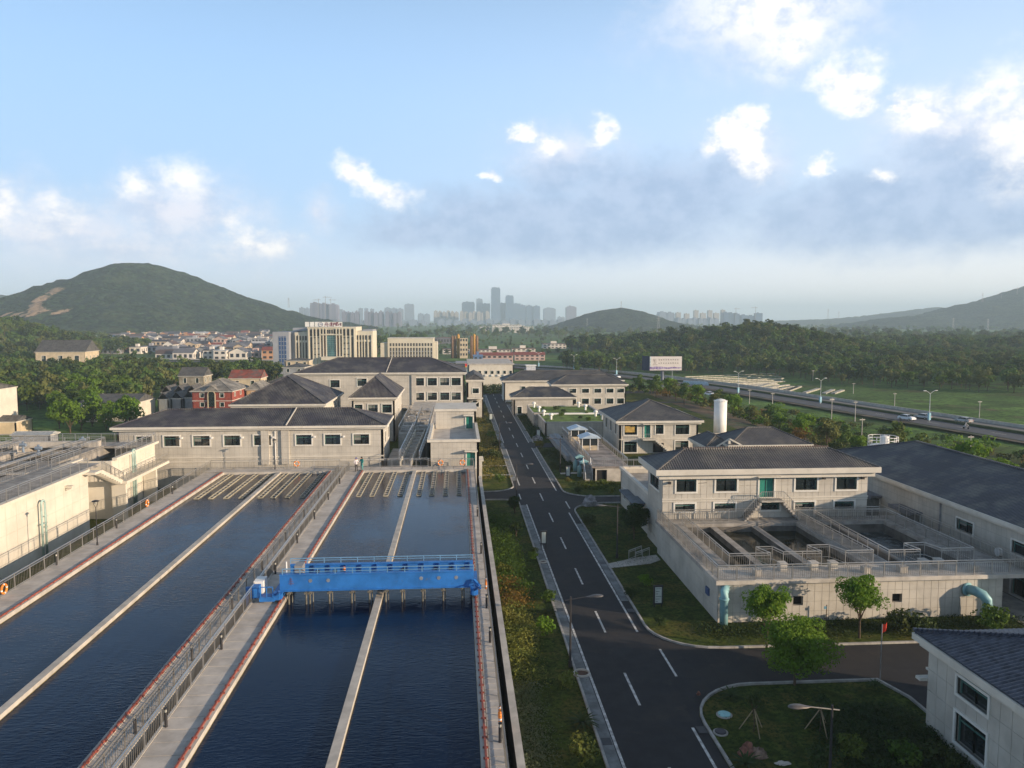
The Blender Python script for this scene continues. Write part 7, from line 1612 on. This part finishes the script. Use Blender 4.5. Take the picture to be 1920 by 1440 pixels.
# vegetable beds and the plastic tunnel
b = MB(); r5 = random.Random(5)
for k in range(11):
    u = 1282+r5.uniform(-10, 10); v = 701+k*2.9; p = P(u+k*9, v+5, -5.6); q = P(u+170+k*4-k*k*.4, v-1, -5.6); d = Vector((q[0]-p[0], q[1]-p[1], 0)).normalized(); n = Vector((d.y, -d.x, 0))*(.55 if k % 2 else .4)
    b.prism([(p[0]-n.x, p[1]-n.y), (q[0]-n.x, q[1]-n.y), (q[0]+n.x, q[1]+n.y), (p[0]+n.x, p[1]+n.y)][::-1], -6, -5.55+.3*0)
for (u0, v0, u1, v1) in ((1348, 728, 1455, 718), (1420, 729, 1478, 721), (1440, 733, 1486, 724), (1470, 735, 1500, 724), (1508, 736, 1535, 728), (1475, 732, 1495, 725), (1545, 737, 1562, 730), (1562, 737, 1580, 731), (1415, 727, 1440, 720), (1350, 722, 1400, 717)):
    p = P(u0, v0, -5.6); q = P(u1, v1, -5.6); d = Vector((q[0]-p[0], q[1]-p[1], 0)).normalized(); n = Vector((d.y, -d.x, 0))*.8; b.prism([(p[0]-n.x, p[1]-n.y), (q[0]-n.x, q[1]-n.y), (q[0]+n.x, q[1]+n.y), (p[0]+n.x, p[1]+n.y)][::-1], -6, -5.5)
tag(b.build('plastic_mulch', mat('mulch_film', (.42, .40, .33), .6, .3, 1)), 'pale strips of plastic mulch on the vegetable beds beyond the highway', 'field rows', kind='stuff')
x0, y0 = P(1282, 722, -6); x1, y1 = P(1326, 725, -6); b = MB(); k = 8
for i in range(k+1):
    a = math.pi*i/k; b.v += [(x0, y0-2.2*math.cos(a), -6+2.0*math.sin(a)), (x1, y1-2.2*math.cos(a), -6+2.0*math.sin(a))]
for i in range(k): b.f.append((2*i, 2*i+1, 2*i+3, 2*i+2)); b.mi.append(0)
b.f.append(tuple(2*i for i in range(k+1))); b.f.append(tuple(2*i+1 for i in range(k, -1, -1))); b.mi += [0, 0]
tag(b.build('plastic_tunnel', mat('tunnel_film', (.36, .46, .52), .4)), 'pale blue plastic growing tunnel beside the billboard column', 'greenhouse')
# ------------------------------------------------------------------ woods
WOODT = []
for i in range(4):
    c, tm = tree_mesh('wood_tree', 20+i, 7.5+i*.7, 3.0+.3*(i % 2), 1.8, [LEAFW, LEAF, LEAFD, LEAFW][i], n=420, ls=.95, nl=14, lobe=.45, limbs=3, r0=.16); WOODT.append(joined_tree('wood_tree', c, tm))
protos = []
def in_poly(x, y, poly):
    c = False; j = len(poly)-1
    for i in range(len(poly)):
        if (poly[i][1] > y) != (poly[j][1] > y) and x < (poly[j][0]-poly[i][0])*(y-poly[i][1])/(poly[j][1]-poly[i][1])+poly[i][0]: c = not c
        j = i
    return c
def polypts(poly, n, mind, r, avoid=()):
    xs = [p[0] for p in poly]; ys = [p[1] for p in poly]; out = []; grid = {}
    for _ in range(n*6):
        x = r.uniform(min(xs), max(xs)); y = r.uniform(min(ys), max(ys))
        if not in_poly(x, y, poly) or any(a < x < b_ and c < y < d for a, b_, c, d in avoid): continue
        k = (int(x/mind), int(y/mind))
        if any(math.hypot(x-q[0], y-q[1]) < mind for i in (-1, 0, 1) for j in (-1, 0, 1) for q in grid.get((k[0]+i, k[1]+j), ())): continue
        grid.setdefault(k, []).append((x, y)); out.append((x, y))
        if len(out) >= n: break
    return out
rr = random.Random(3)
LWOOD = [P(-60, 770, ZL), P(100, 775, ZL), P(255, 772, ZL), P(300, 748, ZL), P(330, 735, ZL), P(350, 725, ZL), P(400, 735, ZL), P(520, 730, ZL), P(520, 706, ZL), P(330, 704, ZL), P(180, 692, ZL), P(-60, 682, ZL)]
AV = [(-136, -98, 160, 210), (-112, -85, 214, 240), (-228, -192, 405, 452), (-92, -50, 205, 250), (-104, -84, 262, 296), (-78, -50, 250, 275), (-78, -58, 300, 360)]
lw = polypts(LWOOD, 1500, 5.2, rr, AV); lw.sort(key=lambda q: q[1])
near = lw[:100]; rest = lw[100:]
LM = [(46, 135, 'the white silo'), (60, 105, 'the white tank'), (55, 80, 'the navy hall'), (43, 108, 'the pavilion'), (34, 190, 'the office house'), (30, 212, 'the cream house'), (36, 130, 'the corner house'), (100, 240, 'the middle of the highway'), (120, 190, 'the white cars'), (90, 160, 'the brown slope'), (60, 250, 'the junction'), (-111, 197, 'the tall white house'), (-104, 190, 'the brown roofed outbuilding'), (-91, 226, 'the bright gable'), (-68, 222, 'the red brick house'), (-70, 262, 'the red roofed house'), (-59, 262, 'the grey hip roof'), (-95, 285, 'the old yellowish house'), (-211, 430, 'the long beige hall'), (-84, 236, 'the small white sheds'), (-66, 330, 'the cream and grey blocks'), (76, 285, 'the billboard'), (104, 324, 'the plastic tunnel'), (120, 300, 'the striped beds'), (160, 300, 'the open green field'), (200, 270, 'the far right field'), (-150, 300, 'the middle of the left wood'), (-180, 350, 'the left part of the left wood')]
def near_lm(x, y):
    a, b, n = min(LM, key=lambda q: math.hypot(q[0]-x, (q[1]-y)*.7)); d = math.hypot(a-x, b-y); dx, dy = x-a, y-b
    side = 'right of' if dx > abs(dy)*.5 else 'left of' if -dx > abs(dy)*.5 else 'straight behind' if dy > 0 else 'in front of'
    return '%s%s %s%s' % ('close ' if d < 12 else 'well ' if d > 40 else '', side, n, ', further back' if dy > 15 and 'of' in side else '')
def wood_ind(pts, place, grp, s0=.8, s1=1.25, k0=0):
    for i, (x, y) in enumerate(pts):
        k = rr.randrange(4); s = rr.uniform(s0, s1); o = inst('tree', WOODT[k], (x, y, gz(x, y)), None, rr.random()*6.28, (s, s, s*rr.uniform(.9, 1.1)))
        tag(o, '%s green tree %s' % (['tall broad', 'round', 'dark', 'tall leafy'][k] if s > (s0+s1)/2 else ['smaller broad', 'small round', 'small dark', 'low leafy'][k], near_lm(x, y)), 'tree', grp)
        if len(protos) < 4 and k == len(protos): protos.append(o)
wood_ind(near, 'in the front of the left wood, among the village houses', 'trees of the wood behind the village')
while len(protos) < 4: protos.append(protos[0])
scatter_stuff('wood', [(x, y, gz(x, y)) for x, y in rest], protos, .8, 1.3, 'dense green wood stretching back behind the village on the left')
RWOOD = [P(1075, 702, ZL), P(1180, 700, ZL), P(1300, 702, ZL), P(1400, 702, ZL), P(1500, 712, ZL), P(1640, 726, ZL), P(1800, 733, ZL), P(1990, 741, ZL), P(1990, 660, ZL), P(1800, 655, ZL), P(1640, 650, ZL), P(1600, 640, ZL), P(1400, 632, ZL), P(1230, 645, ZL), P(1170, 672, ZL), P(1050, 684, ZL)]
rw = polypts(RWOOD, 3600, 5.6, rr); rw.sort(key=lambda q: q[1]); wood_ind(rw[:80], 'at the front edge of the dark wood beyond the highway fields', 'trees of the wood beyond the highway', .75, 1.15)
scatter_stuff('wood', [(x, y, gz(x, y)) for x, y in rw[80:]], protos, .75, 1.2, 'dark wooded hill and tree belt beyond the highway')
FL = [(-600, 520), (-300, 540), (-262, 600), (-262, 700), (-330, 800), (-640, 820)]
fl = polypts(FL, 2200, 7, rr); scatter_stuff('wood', [(x, y, gz(x, y)) for x, y in fl], protos, 1.0, 1.6, 'dark low wooded hill in front of the mountain on the left')
far = []
for _ in range(9000):
    u = rr.uniform(-50, 2000); v = 606+60*rr.random()**1.6; x, y = P(u, v, ZL)
    if y > 3200 or (200 < u < 520 and v > 612) or (800 < u < 1065 and v > 640): continue
    if noise.noise(Vector((x*.006, y*.0035, 3))) + .5*noise.noise(Vector((x*.03, y*.012, 9))) < .02: continue
    far.append((x, y, gz(x, y)))
scatter_stuff('tree_belt', far, protos, .9, 1.9, 'belts and clumps of trees over the plain towards the city')
tw = []
for _ in range(1400):
    u = rr.uniform(200, 1060); v = rr.uniform(614, 668); x, y = P(u, v, ZL)
    if 515 < u < 700 and v > 640: continue
    if any(math.hypot(x-a, (y-c)*.5) < r*.9 for a, c, r in PL): continue
    tw.append((x, y, ZL))
scatter_stuff('town_trees', tw[:520], protos, .4, .65, 'trees between the houses of the distant town')
c, tm = tree_mesh('village_tree', 77, 9.5, 3.8, 1.5, LEAFB, n=1500, ls=.6, nl=40, lobe=.32, limbs=4, r0=.2); VT = joined_tree('village_tree', c, tm)
c, tm = tree_mesh('village_tree', 78, 8.5, 3.6, 1.5, LEAF, n=1500, ls=.6, nl=40, lobe=.32, limbs=4, r0=.2); VT2 = joined_tree('village_tree', c, tm)
for i, (x, y) in enumerate(polypts([P(100, 800, ZL), P(150, 822, ZL), P(262, 806, ZL), P(262, 785, ZL), P(205, 772, ZL), P(190, 738, ZL), P(105, 742, ZL), P(100, 770, ZL)], 60, 4.4, rr, [(-103, -86, 216, 236)])):
    k = rr.random(); s = rr.uniform(.7, 1.1); tag(inst('tree', VT if k < .6 else VT2, (x, y, -6.2), None, rr.random()*6.28, s), '%s %s village tree, %s' % ('large' if s > .9 else 'smaller', 'bright' if k < .6 else 'green', near_lm(x, y)), 'tree', 'full crowned trees of the village')
# scrub on the slope between the works and the highway
SC_ = [(62, 60), (66, 110), (64, 170), (60, 205), (48, 238), (20, 262), (60, 290), (74, 262), (92, 226), (104, 190), (116, 150), (126, 90), (130, 40)]
sp_ = polypts(SC_, 620, 3.4, rr); SHR = [shrub_mesh('shrub', 60+i, 1.9, 2.2, [LEAFW, LEAFD, LEAFB, LEAFO][i], n=240, ls=.42) for i in range(4)]
sh_pro = []
for i, (x, y) in enumerate(sp_[:150]):
    k = rr.choices(range(4), [5, 4, 2, 1.6])[0]; s = rr.uniform(.6, 1.4); o = inst('bush', SHR[k], (x, y, gz(x, y)), None, rr.random()*6.28, (s, s, s*rr.uniform(.8, 1.2)))
    tag(o, '%s %s bush on the slope, %s' % ('large' if s > 1 else 'small', ['mixed green', 'dark green', 'bright green', 'rusty brown'][k], near_lm(x, y)), 'bush', 'bushes on the slope below the highway')
    if len(sh_pro) < 4 and k == len(sh_pro): sh_pro.append(o)
scatter_stuff('scrub', [(x, y, gz(x, y)) for x, y in sp_[150:]], sh_pro, .5, 1.3, 'brown and green scrub covering the slope below the highway', 'scrub')
bt = polypts([(62, 90), (66, 150), (60, 190), (46, 226), (40, 232), (46, 246), (66, 222), (78, 190), (84, 140), (90, 90), (96, 60), (64, 50)], 62, 5.4, rr)
BT = []
for i in range(2): c, tm = tree_mesh('slope_tree', 50+i, 6.4, 2.2, 1.2, [LEAFB, LEAFW][i], n=800, ls=.5, nl=14, limbs=4); BT.append((c, tm))
BTJ = [joined_tree('slope_tree', c, tm) for c, tm in BT]
for i, (x, y) in enumerate(bt):
    k = rr.randrange(2); s = rr.uniform(.6, 1.15)
    tag(inst('tree', BTJ[k], (x, y, gz(x, y)), None, rr.random()*6.28, s), '%s %s tree on the slope, %s' % ('taller' if s > .87 else 'lower', ['bright green', 'mid green'][k], near_lm(x, y)), 'tree', 'young trees behind the works')
# ------------------------------------------------------------------ trees and planting inside the works
def big(u, v, h, rx, th, lm, seed, label, n=2600, ls=.26, nl=30, lobe=.36, rz=None):
    x, y = P(u, v, 0); c, tm = tree_mesh('crown', seed, h, rx, th, lm, n=n, ls=ls, nl=nl, lobe=lobe, r0=.09, rz=rz); return put_tree(x, y, 0, c, tm, label)
big(1490, 1284, 4.75, 2.65, .9, LEAFB, 101, 'broad bright green tree on the lawn island by the side road', n=13000, ls=.16, nl=120, lobe=.27, rz=2.3)
big(1437, 1222, 5.1, 1.65, 1.5, LEAFB, 102, 'egg shaped bright tree left of the wall hatch, behind the broad one', n=7000, ls=.15, nl=70, lobe=.3, rz=1.75)
big(1611, 1196, 5.0, 1.85, 1.4, LEAFB, 103, 'round bright tree on a straight trunk before the filter tank wall', n=7000, ls=.15, nl=70, lobe=.3, rz=1.85)
big(1188, 1010, 3.9, 1.75, .9, LEAFD, 104, 'large dark round tree at the left corner of the tiled building', n=7000, ls=.17, nl=70, lobe=.3)
big(965, 962, 2.1, .95, .5, LEAFD, 105, 'small dark tree on the left lawn near the side road', n=1500, ls=.16)
big(968, 1006, 1.7, .8, .4, LEAFD, 106, 'dark bush like tree below the first one on the left lawn', n=1200, ls=.15)
big(962, 745, 3.6, 2.2, 1.0, LEAFW, 107, 'tree at the right side of the road end', n=900, ls=.4)
x, y = P(1128, 1240)
SH = {k: [shrub_mesh('shrub', s, .6, .8, m, n=520, ls=.12, nl=12) for s in (1, 2)] for k, m in (('green', LEAF), ('dark', LEAFD), ('rust', LEAFO), ('yellow', LEAFY), ('silver', LEAFG), ('bright', LEAFB))}
def shrub(u, v, col, s, label, sz=None, z=0, xy=None):
    x, y = xy or P(u, v, z); o = inst('shrub', rr.choice(SH[col]), (x, y, z), None, rr.random()*6.28, (s, s, sz or s)); return tag(o, label, 'shrub')
for a in ((1020, 1190, 'bright', 1.5, 'rounded bright green shrub on the left lawn, above the round concrete ring'), (1062, 1290, 'yellow', 1.2, 'yellow green shrub below the concrete ring'), (1090, 1430, 'yellow', 1.6, 'leafy yellow shrub at the bottom edge'), (1030, 1130, 'green', 1.2, 'green shrub in the middle of the left lawn'), (1000, 1052, 'green', 1.1, 'green shrub beside the white notice board'), (945, 1080, 'rust', 1.5, 'rust coloured bush against the boundary wall'), (985, 1110, 'green', 1.1, 'green bush between the rust one and the kerb'), (950, 1165, 'yellow', 1.2, 'yellowish bush against the boundary wall'), (1000, 1040, 'dark', .9, 'dark shrub near the notice board'),
          (1212, 1098, 'bright', 1.2, 'small leafy shrub on the shaded lawn, above the printed notice board'), (1180, 1120, 'dark', 1.0, 'dark shrub on the shaded lawn at the right kerb'), (1105, 985, 'dark', 1.6, 'dark shrub behind the corner kerb of the side road'), (1240, 1175, 'dark', .9, 'dark low shrub right of the printed notice board'), (1685, 1185, 'dark', 2.0, 'dark bush by the filter tank wall, left of a pair'), (1715, 1190, 'dark', 1.9, 'dark bush by the filter tank wall, right of a pair'), (1862, 1185, 'green', 2.3, 'big loose bush under the right teal pipe'), (1555, 1215, 'dark', .8, 'small dark shrub at the foot of the sign post'),
          (1540, 1440, 'dark', 1.4, 'dark shrub around the foreground lamp'), (1600, 1425, 'green', 1.5, 'grey green bush at the bottom edge by the near house'), (1700, 1440, 'green', 1.6, 'leafy bush at the corner of the near house'), (1760, 1440, 'dark', 1.5, 'dark bush against the near house wall'), (935, 905, 'green', 1.5, 'shrub on the left verge before the side road mouth'), (925, 860, 'dark', 2.0, 'dark bush on the left verge by the stepped block'), (930, 840, 'dark', 1.8, 'second dark bush on the left verge'), (920, 820, 'green', 1.6, 'green bush on the left verge by the footpath'), (1060, 830, 'dark', 1.6, 'dark bush on the right lawn below the planted tank'), (1010, 840, 'yellow', 1.6, 'pale bush beside the rockery stone'), (1085, 925, 'dark', 1.0, 'small dark palm like shrub on the right lawn'), (1145, 925, 'yellow', 1.1, 'open leafed shrub near the side road'),
          (1065, 905, 'rust', 1.0, 'rusty shrub on the right lawn before the low tank'), (1130, 912, 'green', 1.2, 'green hedge plant below the low tank'), (975, 760, 'dark', 2.4, 'dark bush at the road end, right side'), (905, 735, 'dark', 2.6, 'hedge bush closing the road end, left'), (925, 733, 'dark', 2.8, 'hedge bush closing the road end, middle'), (945, 733, 'dark', 2.6, 'hedge bush closing the road end, right')): shrub(*a)
for i, (x, y) in enumerate(((18.5, 168), (22, 160.5), (20.5, 154), (24, 151), (25, 147), (21, 165), (26.5, 158))): shrub(0, 0, ['green', 'dark'][i % 2], .8+.3*(i % 3), 'shrub on the planted roof, %s' % ['at the far left corner', 'behind the joint kerb', 'left of the middle', 'in the middle of the near lawn', 'near the front parapet', 'farther middle', 'right by the joint kerb'][i], xy=(x, y), z=2.42)
def cycad(u, v, s, label, name='cycad'):
    x, y = P(u, v, 0); b = MB(); r = random.Random(int(u))
    for k in range(26):
        a = k*2.4; e = .25+.9*(k/26); L = s*(.9+.2*r.random()); pts = [Vector((0, 0, .15))]
        for j in range(1, 5): t_ = j/4; pts.append(Vector((math.cos(a)*L*t_*math.cos(e*(1-t_*.6)), math.sin(a)*L*t_*math.cos(e*(1-t_*.6)), .2+L*math.sin(e)*t_-.45*L*t_*t_)))
        w = Vector((-math.sin(a), math.cos(a), 0))*.075*s
        for j in range(4): k0, k1 = (1-abs(j/4-.4)), (1-abs((j+1)/4-.4)); b.quad(pts[j]-w*k0, pts[j+1]-w*k1*(0.2 if j == 3 else 1), pts[j+1]+w*k1*(0.2 if j == 3 else 1), pts[j]+w*k0)
    b.v = [(p[0]+x, p[1]+y, p[2]) for p in b.v]; return tag(b.build(name, LEAFD), label, 'palm')
cycad(1092, 1362, 1.0, 'dark spiky cycad on the left lawn near the bottom'); cycad(1028, 1150, .75, 'small cycad above the rounded bright shrub'); cycad(1370, 1312, .85, 'spiky cycad on the lawn island by the curved kerb'); cycad(1640, 1292, .6, 'small cycad at the far corner of the lawn island'); cycad(1398, 1440, .9, 'cycad below the boulders at the bottom edge')
def staked(u, v, label, seed):
    x, y = P(u, v, 0); c, tm = tree_mesh('sapling', seed, 2.3, .65, 1.2, LEAFD, n=420, ls=.13, nl=9, r0=.035, limbs=6); r = put_tree(x, y, 0, c, tm, label, rz=0, name='staked_tree')
    for k in range(3): a = k*2.09+.6; b = MB(); b.bar((x+.75*math.cos(a), y+.75*math.sin(a), 0), (x+.03*math.cos(a), y+.03*math.sin(a), 1.25), .045); b.build('stake', STAKE, r)
staked(1413, 1372, 'sapling held by three wooden stakes in the middle of the lawn island', 201); staked(1537, 1372, 'sapling with stakes right of the other one, before the dark hedge', 202)
# ground cover masses
g = np.random.default_rng(5)
def bed(x0, x1, y0, y1, n): return [(random.uniform(x0, x1), random.uniform(y0, y1)) for _ in range(n)]
fill_clumps('ground_cover', bed(2.9, 4.3, 32, 45, 170), LEAFG, 60, .1, .45, g, 'silvery green ground cover bed along the boundary wall near the bottom')
fill_clumps('ground_cover', bed(3.0, 4.8, 45, 58, 170), LEAFY, 60, .13, .9, g, 'yellow green planting along the boundary wall')
fill_clumps('ground_cover', bed(3.0, 4.9, 57, 63, 60), LEAFO, 70, .14, 1.1, g, 'rust and green shrubs massed by the boundary wall')
fill_clumps('ground_cover', bed(3.1, 5.3, 60, 84, 230), LEAF, 70, .14, 1.1, g, 'green shrubs massed by the boundary wall further up')
fill_clumps('ground_cover', bed(19.5, 25.0, 33, 40.5, 420), LEAFD, 90, .13, .6, g, 'dark hedge planting filling the lawn island beside the near house')
fill_clumps('ground_cover', bed(17, 41, 51.2, 53.2, 260), LEAFD, 50, .12, .4, g, 'dark low hedge at the foot of the filter tank wall')
fill_clumps('ground_cover', bed(16.2, 20.5, 98.4, 102.4, 110), LEAFO, 50, .14, .5, g, 'rusty hedge strip below the low tank')
fill_clumps('ground_cover', bed(14.2, 17.5, 112, 128, 160), LEAFD, 60, .14, .5, g, 'dark ground cover on the slope beside the low tank')
fill_clumps('ground_cover', bed(3.2, 6.8, 105, 200, 260), LEAFY, 40, .2, .5, g, 'patchy planting on the left verge far up the road')
fill_clumps('ground_cover', bed(13.8, 16.0, 138, 200, 200), LEAFD, 40, .2, .8, g, 'dark hedge on the right verge far up the road')
fill_clumps('ground_cover', bed(-6, 26, 229, 236, 200), LEAFD, 60, .4, 2.6, g, 'dark hedge mass closing the end of the road', spread=2.0)
fill_clumps('lawn_tufts', [(random.uniform(2.9, 7.1), random.uniform(32, 90)) for _ in range(700)], LEAF, 14, .07, .12, g, 'tufts and weeds in the left lawn', 'grass', 1.2)
fill_clumps('lawn_tufts', [(random.uniform(14, 25), random.uniform(34, 43.5)) for _ in range(400)], LEAFD, 14, .07, .12, g, 'tufts and weeds in the lawn island', 'grass', 1.2)
fill_clumps('lawn_tufts', [(random.uniform(13.8, 18), random.uniform(58, 82)) for _ in range(350)], LEAFD, 14, .08, .15, g, 'tufts in the shaded lawn right of the road', 'grass', 1.2)
# ------------------------------------------------------------------ haze
def haze():
    b = MB(); b.box(-12600, 12600, -6500, 12600, -60, 235); m = bpy.data.materials.new('haze_air'); m.use_nodes = True; T = NT(m.node_tree); T.n.clear()
    o = T.new('ShaderNodeOutputMaterial'); v = T.new('ShaderNodeVolumePrincipled'); v.inputs['Color'].default_value = (.66, .85, 1.0, 1); v.inputs['Density'].default_value = HAZE; v.inputs['Anisotropy'].default_value = .0
    T.l.new(v.outputs[0], o.inputs['Volume']); h = b.build('haze', m); tag(h, 'thin summer haze over the whole valley', 'haze', kind='stuff')
HAZE = 2.1e-4
haze()

# ------------------------------------------------------------------ tell alike things apart by their place
def finish_labels():
    bpy.context.view_layer.update(); by = {}
    for o in bpy.data.objects:
        if o.parent is None and o.get('group') and o.get('label'): by.setdefault(o['label'], []).append(o)
    ords = ['leftmost', 'second from left', 'third from left', 'fourth from left', 'fifth from left', 'sixth from left', 'seventh from left', 'eighth from left', 'ninth from left', 'tenth from left']
    for lab, os_ in by.items():
        n = len(os_)
        if n < 2 or n > 10: continue
        def uu(o):
            p = o.matrix_world.translation
            if p.length < .5 and o.type == 'MESH': p = sum((Vector(c) for c in o.bound_box), Vector())/8
            q = p-Vector((0, 0, HC)); return q.dot(rt)/max(1e-3, q.dot(fw))
        for i, o in enumerate(sorted(os_, key=uu)):
            t = lab+', '+('rightmost' if i == n-1 else ords[i])
            if len(t.split()) <= 16: o['label'] = t
finish_labels()
